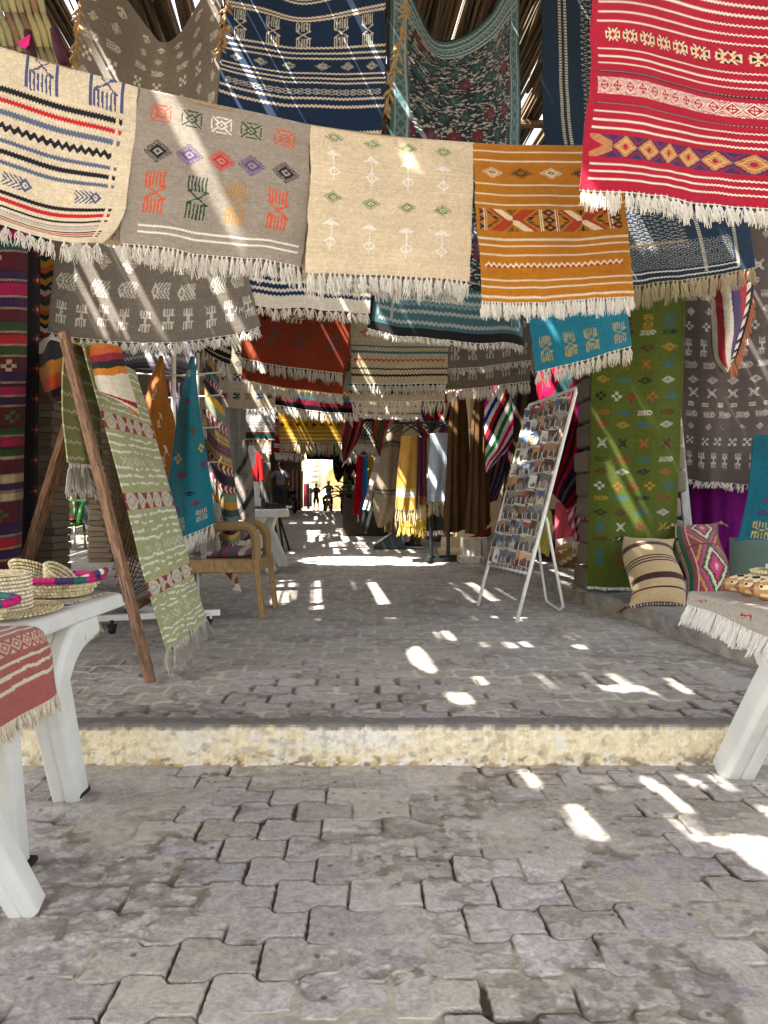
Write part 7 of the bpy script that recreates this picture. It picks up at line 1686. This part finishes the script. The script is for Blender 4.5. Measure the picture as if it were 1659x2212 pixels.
# ------------------------------------------------------------------ far table and its goods
tD = empty("plastic_table", (-1.6, 8.5, gz(8.5)), "white plastic table further down the left with shoes and a red cloth on it", "table"); g8 = gz(8.4)
TX1 = P(605, 1100, 8.35)[0]
o = tap(tD, "tabletop", table_top(-2.35, TX1, 8.3, 9.2, g8 + .72, rim=.09))
for (t, f, bu) in (((TX1 - .24, 8.45, g8 + .66), (TX1 - .10, 8.42, g8), (TX1 - .40, 8.42, g8 + .45)), ((TX1 - .2, 9.05, g8 + .66), (TX1 - .05, 9.1, g8), (TX1 - .3, 9.1, g8 + .45)), ((-2.2, 8.45, g8 + .66), (-2.35, 8.4, g8), (-2.1, 8.4, g8 + .4)), ((-2.2, 9.05, g8 + .66), (-2.35, 9.1, g8), (-2.1, 9.1, g8 + .4))):
    b = MB(); curved_leg(b, t, f, (tuple(Vector(bu) * .5 + (Vector(t) + Vector(f)) * .25), bu), .10, .07); tap(tD, "leg", b)
zt = g8 + .722
def slipper(x, y, rz, cols, label):
    M = Matrix.Rotation(rz, 3, 'Z'); b = MB()
    b.lathe([(.001, 0), (.8, .0), (1, .25), (.95, .45)], (x, y, zt), 16, .13, .05, M, col=cols[0]); 
    b = MB(); vs = []; fs = []; n = 18
    for f, zz, sc in ((0, .002, .9), (1, .012, 1.), (2, .04, .96), (3, .062, .80)):
        for k in range(n): a = 6.28318 * k / n; lx = .14 * math.cos(a) * sc; ly = .05 * math.sin(a) * sc * (1 + .15 * math.cos(a)); vs.append(Vector((x, y, zt + zz + (.02 * max(0, -math.cos(a)) if f > 1 else 0))) + M @ Vector((lx, ly, 0)))
    for i in range(3):
        for k in range(n): b.add([vs[i * n + k], vs[i * n + (k + 1) % n], vs[(i + 1) * n + (k + 1) % n], vs[(i + 1) * n + k]], [(0, 1, 2, 3)], cols[0])
    b.add([vs[3 * n + k] for k in range(n)], [tuple(range(n))], cols[1])
    return tag(b.build("slipper", VC), label, "shoe", "slippers on the far table")
slipper(P(600, 1088, 8.5)[0] - .05, 8.55, R(10), [L3(30, 28, 32), L3(190, 90, 40)], "dark slipper with an orange inside at the right end of the far table")
slipper(P(592, 1088, 8.7)[0] - .02, 8.75, R(20), [L3(28, 26, 30), L3(170, 80, 40)], "second dark slipper with an orange inside, behind its pair on the far table")
c = CV_(30, 20, (196, 196, 196), .03, 130); [c.vband(x, x + .05, (50, 52, 60)) for x in np.arange(.05, 1, .12)]
x0 = P(556, 1080, 8.5)[0]
pillow("striped_roll", "small black and white striped roll on the far table", [(x0 - .08, 8.42, zt + .13), (x0 + .1, 8.42, zt + .13), (x0 + .11, 8.36, zt + .005), (x0 - .09, 8.36, zt + .005)], .12, c, VC, cat="cloth", pinch=.02)
b = MB(); 
for k in range(5): b.ell((-1.72 + .05 * k, 8.5 + .03 * (k % 2), zt + .03), (.06, .05, .03), 10, 6, col=L3(190 - 12 * k, 60 + 22 * k, 60 + 16 * k))
tag(b.build("cloth_bundle", VC, smooth=True), "crumpled red and pink cloth on the far table", "bundle")
# dark metal stand behind the far table
ds = empty("metal_stand", (-1.4, 10.9, gz(10.9)), "dark metal folding stand with four thin splayed legs and a pale board", "stand"); DO_ = Vector(ds.location)
for (ut, ub, vb, d) in ((575, 590, 1196, 10.7), (588, 604, 1192, 10.8), (600, 612, 1190, 11.), (598, 626, 1195, 11.2)):
    b = MB(); e = Vector(((ub - CU) * d / F_, d, gz(d))); s0 = Vector(P(ut, 1098, d)); b.tube([s0, e], .016, 6); o = b.build("leg", BLACK, ds); o.location = -DO_
b = MB(); a0 = P(560, 1098, 10.9); a1 = P(622, 1098, 10.9); b.box(((a0[0] + a1[0]) / 2, 11.1, a0[2] + .02), (a1[0] - a0[0], .6, .035)); o = b.build("board", PLASTIC, ds); o.location = -DO_

# ------------------------------------------------------------------ people
def skin_body(name, pts, edges, root, m, parent, sub=2):
    me = bpy.data.meshes.new(name); me.from_pydata([p[:3] for p in pts], edges, []); me.update()
    o = link(name, me, m, parent)
    sk = o.modifiers.new("skin", 'SKIN'); sk.use_smooth_shade = True
    for i, p in enumerate(pts):
        r = p[3]; sv = me.skin_vertices[0].data[i]; sv.radius = r if isinstance(r, tuple) else (r, r); sv.use_root = (i == root)
    ss = o.modifiers.new("round", 'SUBSURF'); ss.levels = sub; ss.render_levels = sub
    return o
def person(label, x, y, H, rz, armL, armR, legL, legR, shirt, pants, shoes, shorts=False, cap=None, lean=0, seat=0., skin=SKIN, group=None, long_sleeve=False):
    """standing figure; arm and leg joints are given in body units of the height, x to the figure's left, y forwards"""
    g = gz(y)
    root = empty("person", (x, y, g), label, "person", group, rz)
    S_ = H
    def V(a): return (a[0] * S_, a[1] * S_, a[2] * S_ - seat)
    hip = (0, 0, .52); waist = (0, lean * .3, .60); chest = (0, lean * .8, .73); neckb = (0, lean, .815); neck = (0, lean * 1.02, .845); h1 = (0, lean + .012, .885); h2 = (0, lean + .014, .935); h3 = (0, lean + .008, .975)
    P_ = [V(hip) + ((.085 * S_, .06 * S_),), V(waist) + ((.078 * S_, .055 * S_),), V(chest) + ((.092 * S_, .06 * S_),), V(neckb) + ((.05 * S_, .04 * S_),), V(neck) + (.032 * S_,), V(h1) + ((.040 * S_, .045 * S_),), V(h2) + ((.043 * S_, .052 * S_),), V(h3) + ((.03 * S_, .034 * S_),)]
    E = [(i, i + 1) for i in range(7)]
    def limb(st, js, rs, base):
        prev = base
        for j, r in zip(js, rs): P_.append(V(j) + (r * S_,)); E.append((prev, len(P_) - 1)); prev = len(P_) - 1
        return prev
    out = {}
    for sg, js in ((1, armL), (-1, armR)):
        sh = (sg * .105, lean, .795)
        full = [sh] + [(sg * j[0], j[1], j[2]) for j in js]
        e, w_ = Vector(full[1]), Vector(full[2]); d = (w_ - e).normalized()
        hand = [tuple(w_ + d * .025), tuple(w_ + d * .055)]
        last = limb(0, full + hand, [.034, .026, .018, .020, .014], 3)
        for k in range(4):
            off = Vector((.010 * (k - 1.5), .004 * (k % 2), 0)); tip = w_ + d * (.078 + .012 * (k in (1, 2))) + off + Vector((0, .006, -.004))
            P_.append(V(tuple(w_ + d * .062 + off)) + (.0052 * S_,)); E.append((last, len(P_) - 1)); P_.append(V(tuple(tip)) + (.0040 * S_,)); E.append((len(P_) - 2, len(P_) - 1))
        th = w_ + d * .05 + Vector((-sg * .022, .012, 0)); P_.append(V(tuple(th)) + (.0055 * S_,)); E.append((last - 1, len(P_) - 1))
        out[sg] = full
    for sg, js in ((1, legL), (-1, legR)):
        full = [(sg * .05, 0, .48)] + [(sg * j[0], j[1], j[2]) for j in js]
        limb(0, full + [(full[-1][0], full[-1][1] + .05, .018), (full[-1][0] + sg * .005, full[-1][1] + .09, .014)], [.055, .038, .026, .026, .02], 0)
        out[sg * 2] = full
    skin_body("body", P_, E, 0, skin, root)
    # shirt: torso plus sleeves in one skinned surface, a little larger than the body
    t = [V(hip) + ((.098 * S_, .072 * S_),), V(waist) + ((.094 * S_, .068 * S_),), V(chest) + ((.106 * S_, .073 * S_),), V((0, lean, .81)) + ((.062 * S_, .05 * S_),), V((0, lean, .835)) + ((.045 * S_, .042 * S_),)]
    e = [(0, 1), (1, 2), (2, 3), (3, 4)]
    for sg in (1, -1):
        a = Vector(out[sg][0]); b = Vector(out[sg][1]); w_ = Vector(out[sg][2]); k = len(t)
        t.append(V(tuple(a)) + (.043 * S_,)); e.append((3, k)); t.append(V(tuple(a.lerp(b, .75))) + (.040 * S_,)); e.append((k, k + 1))
        if long_sleeve: t.append(V(tuple(b)) + (.034 * S_,)); e.append((k + 1, k + 2)); t.append(V(tuple(b.lerp(w_, .85))) + (.027 * S_,)); e.append((k + 2, k + 3))
    skin_body("shirt", t, e, 0, shirt, root)
    t = [V((0, 0, .555)) + ((.092 * S_, .066 * S_),), V((0, 0, .50)) + ((.098 * S_, .072 * S_),)]; e = [(0, 1)]
    for sg in (1, -1):
        a, k1, an = [Vector(q) for q in out[sg * 2]][:3]; k = len(t)
        t.append(V(tuple(a)) + (.066 * S_,)); e.append((1, k)); t.append(V(tuple(a.lerp(k1, .8))) + (.058 * S_,)); e.append((k, k + 1))
        if not shorts: t.append(V(tuple(k1)) + (.050 * S_,)); e.append((k + 1, k + 2)); t.append(V(tuple(k1.lerp(an, .9))) + (.042 * S_,)); e.append((k + 2, k + 3))
        else: t.append(V(tuple(a.lerp(k1, 1.02))) + (.056 * S_,)); e.append((k + 1, k + 2))
    skin_body("trousers" if not shorts else "shorts", t, e, 0, pants, root)
    for sg in (1, -1):
        an = Vector(out[sg * 2][2]); b = MB(); c0 = Vector(V((an.x, an.y + .035, .0)))
        b.lathe([(.9, 0), (1, .15), (1, .4), (.92, .62), (.62, 1.0), (.45, 1.3)], tuple(c0 + Vector((0, 0, .0))), 16, .036 * S_, .085 * S_, Matrix.Diagonal(Vector((1, 1, .036 * S_))), colf=lambda i, k: (L3(214, 214, 212) if i < 2 else tuple(shoes)))
        b.build("shoe", VC, root, True)
    b = MB(); hc = V((0, lean + .006, .948)); b.lathe([(1.0, -.35), (1.06, 0), (1.0, .4), (.8, .75), (.45, .97), (.001, 1.05)], hc, 16, .047 * S_, .057 * S_, Matrix.Diagonal(Vector((1, 1, .05 * S_))))
    if cap: b.lathe([(.6, 0), (1.25, -.12), (1.3, -.18)], tuple(Vector(hc) + Vector((0, .03 * S_, .01 * S_))), 14, .045 * S_, .07 * S_, Matrix.Diagonal(Vector((1, 1, .05 * S_))))
    b.build("hair" if not cap else "cap", cap or HAIR, root, True)
    b = MB()
    for sg in (1, -1): b.ell(V((sg * .045, lean + .012, .925)), (.008 * S_, .014 * S_, .02 * S_), 8, 6)
    b.build("ears", skin, root, True)
    b = MB(); b.ell(V((0, lean + .066, .92)), (.009 * S_, .014 * S_, .016 * S_), 8, 6); b.build("nose", skin, root, True)
    b = MB()
    for sg in (1, -1): b.ell(V((sg * .018, lean + .060, .937)), (.007 * S_, .005 * S_, .004 * S_), 8, 6)
    b.build("eyes", BLACK, root)
    b = MB(); b.ell(V((0, lean + .058, .897)), (.016 * S_, .006 * S_, .004 * S_), 8, 6); b.build("mouth", mat("lips", L3(110, 60, 56), rough=.6), root)
    return root
GREYT = mat("grey_tshirt", L3(150, 152, 166), rough=.9, nscale=6, namt=.2, bump=.3, bscale=9); NAVYS = mat("slate_shorts", L3(62, 68, 84), rough=.9, nscale=6, namt=.25)
DKC = mat("black_cloth", L3(22, 22, 26), rough=.9, nscale=6, namt=.3); KHA = mat("khaki_trousers", L3(104, 88, 70), rough=.9, nscale=8, namt=.3, bump=.3, bscale=10)
xm = (606 - CU) * 25. / F_
person("man seen from behind in a grey T-shirt and dark shorts, one hand on his hip", xm, 25., 1.78, R(-8), [(.20, -.02, .64), (.15, .02, .50)], [(.22, -.03, .66), (.22, .10, .60)], [(.075, .02, .27), (.075, -.01, .05)], [(.07, .02, .27), (.075, -.01, .05)], GREYT, NAVYS, L3(30, 30, 34), shorts=True)
person("person in dark clothes and shorts standing in the bright gateway, hands raised to the chest", (683 - CU) * 47. / F_, 47., 1.72, R(180), [(.15, .02, .64), (.05, .12, .72)], [(.15, .02, .64), (.05, .12, .72)], [(.07, .02, .27), (.075, 0, .05)], [(.07, .02, .27), (.075, 0, .05)], DKC, DKC, L3(40, 40, 44), shorts=True)
person("person in khaki trousers and black trainers standing behind the yellow towel", (899 - CU) * 11.7 / F_, 11.75, 1.7, R(65), [(.13, .02, .64), (.12, .06, .50)], [(.13, .02, .64), (.12, .06, .50)], [(.05, .03, .27), (.06, .06, .05)], [(.05, .0, .27), (.06, -.05, .05)], DKC, KHA, L3(26, 26, 30))
# ------------------------------------------------------------------ motorbikes
def motorbike(label, x, y, rz, group="motorbikes parked down the street"):
    r_ = empty("motorbike", (x, y, gz(y)), label, "motorbike", group, rz)
    for yy in (-.62, .62):
        b = MB(); n = 24
        ring = [(0, yy + .25 * math.cos(6.2832 * k / n), .29 + .25 * math.sin(6.2832 * k / n)) for k in range(n + 1)]
        b.tube(ring, .045, 8, cap=False); w_ = b.build("wheel", BLACK, r_, True)
        b = MB(); b.tube([(-.05, yy, .29), (.05, yy, .29)], .04, 10)
        for k in range(10): a = 6.2832 * k / 10; b.tube([(0, yy, .29), (0, yy + .22 * math.cos(a), .29 + .22 * math.sin(a))], .006, 4)
        b.tube([(0, yy + .21 * math.cos(6.2832 * k / n), .29 + .21 * math.sin(6.2832 * k / n)) for k in range(n + 1)], .014, 6, cap=False)
        b.build("rim", CHROME, w_, True)
    b = MB(); b.tube([(0, .62, .29), (0, .42, .75), (0, .36, .95)], .03, 8); b.build("fork", CHROME, r_, True)
    b = MB(); b.tube([(-.32, .25, 1.0), (-.12, .36, .98), (.12, .36, .98), (.32, .25, 1.0)], .014, 6); b.build("handlebar", CHROME, r_, True)
    b = MB(); b.tube([(0, .40, .72), (0, .1, .55), (0, -.25, .45), (0, -.62, .30)], .035, 6); b.tube([(0, .40, .78), (0, -.1, .68), (0, -.65, .70)], .03, 6); b.build("chassis", DMETAL, r_)
    b = MB(); b.ell((0, .16, .80), (.12, .24, .11), 14, 8); b.build("fuel_tank", mat("navy_paint", L3(30, 34, 60), rough=.3, nscale=10, namt=.2, spec=.6), r_, True)
    b = MB(); b.ell((0, -.35, .78), (.12, .38, .06), 14, 8); b.build("seat", BLACK, r_, True)
    b = MB(); b.box((0, .02, .42), (.22, .34, .28)); b.tube([(.12, 0, .3), (.13, -.4, .32), (.13, -.75, .38)], .035, 8); b.build("engine", CHROME, r_, bevel=.02)
    b = MB(); b.ell((0, .47, .86), (.09, .06, .09), 12, 8); b.build("headlight", CHROME, r_, True)
    b = MB(); pts = [(0, -.62 + .32 * math.cos(a), .29 + .32 * math.sin(a)) for a in np.linspace(.6, 2.6, 8)]; b.tube(pts, .05, 6, flat=.4); b.build("mudguard", DMETAL, r_)
    b = MB(); b.tube([(.1, -.05, .3), (.3, -.1, .0)], .012, 5); b.build("kickstand", DMETAL, r_)
    return r_
def at(u, d): return (u - CU) * d / F_
bk = motorbike("dark motorbike parked nearest on the right, beside the plants", at(777, 22), 22, R(160))
for (lb, u, d, a) in (("motorbike parked just behind the nearest one on the right", 752, 26, 168), ("motorbike parked against the left wall beside the standing man", 628, 28, 20), ("motorbike ridden away by the person in the cap at the street's far end", 709, 40, 172)):
    n_ = copy_tree(bk); n_.location = (at(u, d), d, gz(d)); n_.rotation_euler = (0, 0, R(a)); n_['label'] = lb
person("rider in a pale cap and grey top sitting on the farthest motorbike, one arm out", at(709, 40), 40.25, 1.7, R(172), [(.2, .06, .70), (.28, .16, .66)], [(.16, .08, .68), (.16, .2, .62)], [(.13, .17, .42), (.13, .08, .2)], [(.13, .17, .42), (.13, .08, .2)], mat("grey_top", L3(110, 112, 116), nscale=8, namt=.2), DKC, L3(30, 30, 30), cap=mat("pale_cap", L3(190, 188, 184), nscale=8, namt=.2), seat=.02)
person("person in black seen from the side, bending over the motorbikes under the dark cloths", at(762, 28), 28., 1.74, R(110), [(.14, .10, .66), (.10, .2, .58)], [(.14, .10, .66), (.10, .2, .58)], [(.06, .03, .27), (.06, 0, .05)], [(.06, .0, .27), (.06, -.04, .05)], DKC, DKC, L3(24, 24, 26), lean=.05)
# plants beside the bikes
LEAF = mat("dark_leaf", attr=True, rough=.5, nscale=20, namt=.4, spec=.4, trans=.25)
def palm_plant(label, x, y, n, L, seed):
    rg = np.random.default_rng(seed); r_ = empty("potted_palm", (x, y, gz(y)), label, "plant", "palms beside the motorbikes")
    b = MB(); b.lathe([(.001, 0), (.14, 0), (.19, .3), (.20, .34), (.16, .34), (.001, .3)], (0, 0, 0), 16); b.build("pot", mat("terracotta", L3(130, 80, 56), nscale=12, namt=.3), r_, True)
    b = MB(); b.tube([(0, 0, .3), (.01, 0, .5), (0, 0, .62)], [.04, .035, .03], 8); b.build("stem", mat("palm_stem", L3(80, 62, 40), nscale=30, namt=.4), r_)
    b = MB()
    for k in range(n):
        a = rg.uniform(0, 6.28); e = rg.uniform(.2, 1.2); d = Vector((math.cos(a) * math.cos(e), math.sin(a) * math.cos(e), math.sin(e))); l = L * rg.uniform(.6, 1.1)
        for f in np.linspace(.15, 1, 13):
            q = Vector((0, 0, .6)) + d * (l * f) + Vector((0, 0, -.38 * l * f * f))
            sd = d.cross(Vector((0, 0, 1))).normalized()
            for sg in (-1, 1):
                tip = q + sd * sg * (.20 * (1.1 - f) + .05) + d * .10 + Vector((0, 0, -.06)); w_ = Vector((0, 0, .016)) + d * .02
                cc_ = tuple(np.array([.035, .07, .025]) * rg.uniform(.6, 1.8)); b.add([q - w_, q + w_, tip], [(0, 1, 2)], cc_)
    b.build("fronds", LEAF, r_)
palm_plant("dark leafy palm behind the nearest motorbike", at(775, 23.4), 23.4, 26, 1.0, 1); palm_plant("dark leafy palm right of the motorbikes, by the scarf rail", at(792, 21.5), 21.5, 22, .8, 2); palm_plant("dark leafy palm far behind the second motorbike", at(748, 29), 29, 22, 1.0, 3)
# dark cloths hung high by the bikes, clothes by the far wall
for k, (u0, u1, v1, d, cols, lb) in enumerate(((718, 745, 1042, 30, [(40, 16, 22), (70, 24, 36), (30, 24, 30)], "dark maroon striped cloth hanging left of the light gap beside the gateway"), (742, 768, 1030, 27, [(50, 18, 26), (24, 20, 26), (80, 30, 40)], "dark striped cloth hanging over the second motorbike"), (764, 792, 1040, 24, [(44, 20, 24), (90, 40, 44), (26, 22, 26)], "dark red striped cloth hanging above the palms"))):
    drape("hanging_cloth", lb, [[(u0, 975, d), ((u0 + u1) / 2, 972, d), (u1, 975, d)], [(u0 + 1, 1010, d), ((u0 + u1) / 2, 1012, d - .1), (u1 - 1, 1010, d)], [(u0 + 6, v1 - 8, d), ((u0 + u1) / 2, v1, d - .1), (u1 - 4, v1 - 14, d)]], cols, "cloth", (.08, 3, k), 30, 40, 140 + k, .4, 3)
CL = [(206, 200, 190), (150, 40, 50), (206, 190, 180), (190, 150, 60), (60, 60, 66), (200, 196, 190), (180, 70, 80)]
for k in range(7):
    u = 632 + k * 3.4; d = 27.5 + k * .5
    drape("hanging_cloth", "%s robe on the clothes row along the left wall, %s" % (["cream", "red", "beige", "ochre", "dark", "white", "pink"][k], ["nearest", "second", "third", "fourth", "fifth", "sixth", "farthest"][k]), [[(u - 1, 1018, d), (u + 3, 1016, d + .1)], [(u - 2, 1060, d), (u + 3, 1060, d + .1)], [(u - 2, 1098 - k * .4, d), (u + 3, 1098, d + .1)]], [CL[k]], "robe", (.06, 2, k), 12, 30, 150 + k, group="robes on the clothes row")
b = MB(); b.tube([P(628, 1014, 27.4), P(656, 1013, 31)], .03, 6); tag(b.build("clothes_bar", DMETAL), "dark bar that carries the row of robes", "bar")
for k, (u, col, nm) in enumerate(((659, (150, 60, 80), "pink"), (665, (30, 28, 32), "black"), (671, (70, 52, 50), "brown"), (666, (40, 50, 150), "blue"), (690, (40, 70, 110), "navy"))):
    d = 49.5 + .3 * k; v0, v1 = (1045, 1095) if k < 3 else ((1078, 1100) if k == 3 else (1038, 1054))
    drape("hanging_cloth", "%s garment hanging below the dome awning" % nm, [[(u - 3, v0, d), (u + 3, v0, d)], [(u - 3.5, v1, d), (u + 3.5, v1, d)]], [col], "garment", (.08, 2, k), 12, 24, 160 + k, group="garments below the awning")
# ------------------------------------------------------------------ green chair in the courtyard
gc = empty("garden_chair", (-4.55, 11.6, .35), "green plastic armchair with grey metal legs in the side courtyard", "chair"); GO = Vector(gc.location)
GRP = mat("green_plastic", L3(66, 150, 70), rough=.4, nscale=8, namt=.15, spec=.5)
xg, yg = at(146, 11.4), 11.4; zg = .36
def gpart(nm, fn, m=GRP):
    b = MB(); fn(b); o = b.build(nm, m, gc, True); o.location = -GO
for (dx, dy) in ((-.2, -.2), (.2, -.2), (-.2, .2), (.2, .2)): gpart("leg", lambda b: b.tube([(xg + dx, yg + dy, zg - .01), (xg + dx * .9, yg + dy * .9, zg + .42)], .018, 8), CHROME)
gpart("seat", lambda b: b.lathe([(.001, .0), (.24, .0), (.26, .02), (.24, .045), (.001, .035)], (xg, yg, zg + .42), 20))
gpart("backrest", lambda b: [b.tube([(xg - .24 + .12 * k, yg + .22, zg + .45), (xg - .24 + .12 * k, yg + .30, zg + .78)], .022, 6) for k in range(5)])
gpart("armrest", lambda b: b.tube([tuple(q) for q in arc((xg + .25, yg - .2, zg + .46), (xg + .30, yg - .25, zg + .74), (xg + .18, yg + .28, zg + .80), 8)] + [tuple(q) for q in arc((xg + .18, yg + .28, zg + .80), (xg, yg + .36, zg + .82), (xg - .18, yg + .28, zg + .80), 5)] + [tuple(q) for q in arc((xg - .18, yg + .28, zg + .80), (xg - .30, yg - .25, zg + .74), (xg - .25, yg - .2, zg + .46), 8)], .034, 8, flat=.6))
pillow("seat_cushion", "red patterned cushion on the green chair", [(xg - .2, yg - .2, zg + .49), (xg + .2, yg - .2, zg + .49), (xg + .2, yg + .2, zg + .49), (xg - .2, yg + .2, zg + .49)][::-1], .08, CV_(20, 20, (140, 40, 50), .1, 170), VC)
rug("blanket", "brown blanket with pale stripes hung across the opening above the green chair", [[(108, 900, 9.2), (190, 900, 9.2)], [(110, 990, 9.2), (188, 985, 9.2)], [(112, 1066, 9.2), (186, 1062, 9.2)]], stripes(50, 60, [(60, 46, 38), (130, 120, 104), (60, 46, 38), (50, 38, 32)], 171, 1, 2.2), cat="blanket", rip=(.03, 2, 3), m=CLOTHF, thick=.01)
# ------------------------------------------------------------------ palm mat and dark cloths, upper left corner
pm_ = empty("palm_mat", P(40, 40, 2.9), "coiled palm mat with maroon wrapped bands hanging in the top left corner", "mat"); PO = Vector(pm_.location)
b = MB(); rg = np.random.default_rng(4)
for k in range(13):
    a0 = Vector(P(-150 + k * 16.5, -120, 2.95 + .012 * k)); a1 = Vector(P(-10 + k * 14.2, 250, 2.85 + .02 * k))
    N = 5
    for i in range(N):
        q0 = a0.lerp(a1, i / N); q1 = a0.lerp(a1, (i + 1.15) / N); m_ = (q0 + q1) / 2 + Vector((.004, -.006, 0))
        b.tube([q0, m_, q1], [.012, .019, .011], 7, col=tuple(np.array(lin([(150, 142, 104), (160, 146, 100), (140, 128, 92), (132, 100, 76)][int(rg.integers(0, 4))])) * rg.uniform(.8, 1.1)))
o = b.build("coils", STRAW, pm_, True); o.location = -PO
b = MB(); MRN = tuple(L3(58, 16, 34))
for (u0, v0, u1, v1, w_) in ((118, 66, 140, 140, .022), (60, 70, 74, 138, .02), (48, 120, 60, 150, .02)):
    b.tube([P(u0, v0, 2.86), P((u0 + u1) / 2 - 2, (v0 + v1) / 2, 2.84), P(u1, v1, 2.86)], [w_ * .8, w_, w_], 8, col=MRN)
o = b.build("wrapped_band", VC, pm_, True); o.location = -PO
b = MB(); q = [P(40, 92, 2.82), P(66, 76, 2.82), P(64, 98, 2.81), P(56, 106, 2.81), P(46, 104, 2.82)]
b.add(q, [(0, 1, 2, 3, 4)], tuple(L3(196, 20, 110))); o = b.build("pink_patch", VC, pm_); o.location = -PO; o.modifiers.new("t", 'SOLIDIFY').thickness = .004
drape("hanging_cloth", "dark maroon cloth hanging in the top left corner behind the palm mat", [[(-60, -20, 3.1), (0, 30, 3.1), (30, 60, 3.1)], [(-60, 80, 3.1), (10, 90, 3.05), (46, 110, 3.1)], [(-60, 180, 3.1), (20, 180, 3.05), (70, 190, 3.1)]], [(46, 12, 26), (40, 14, 24), (24, 34, 22)], "cloth", (.03, 2, 3), 40, 40, 172, .6, 1)
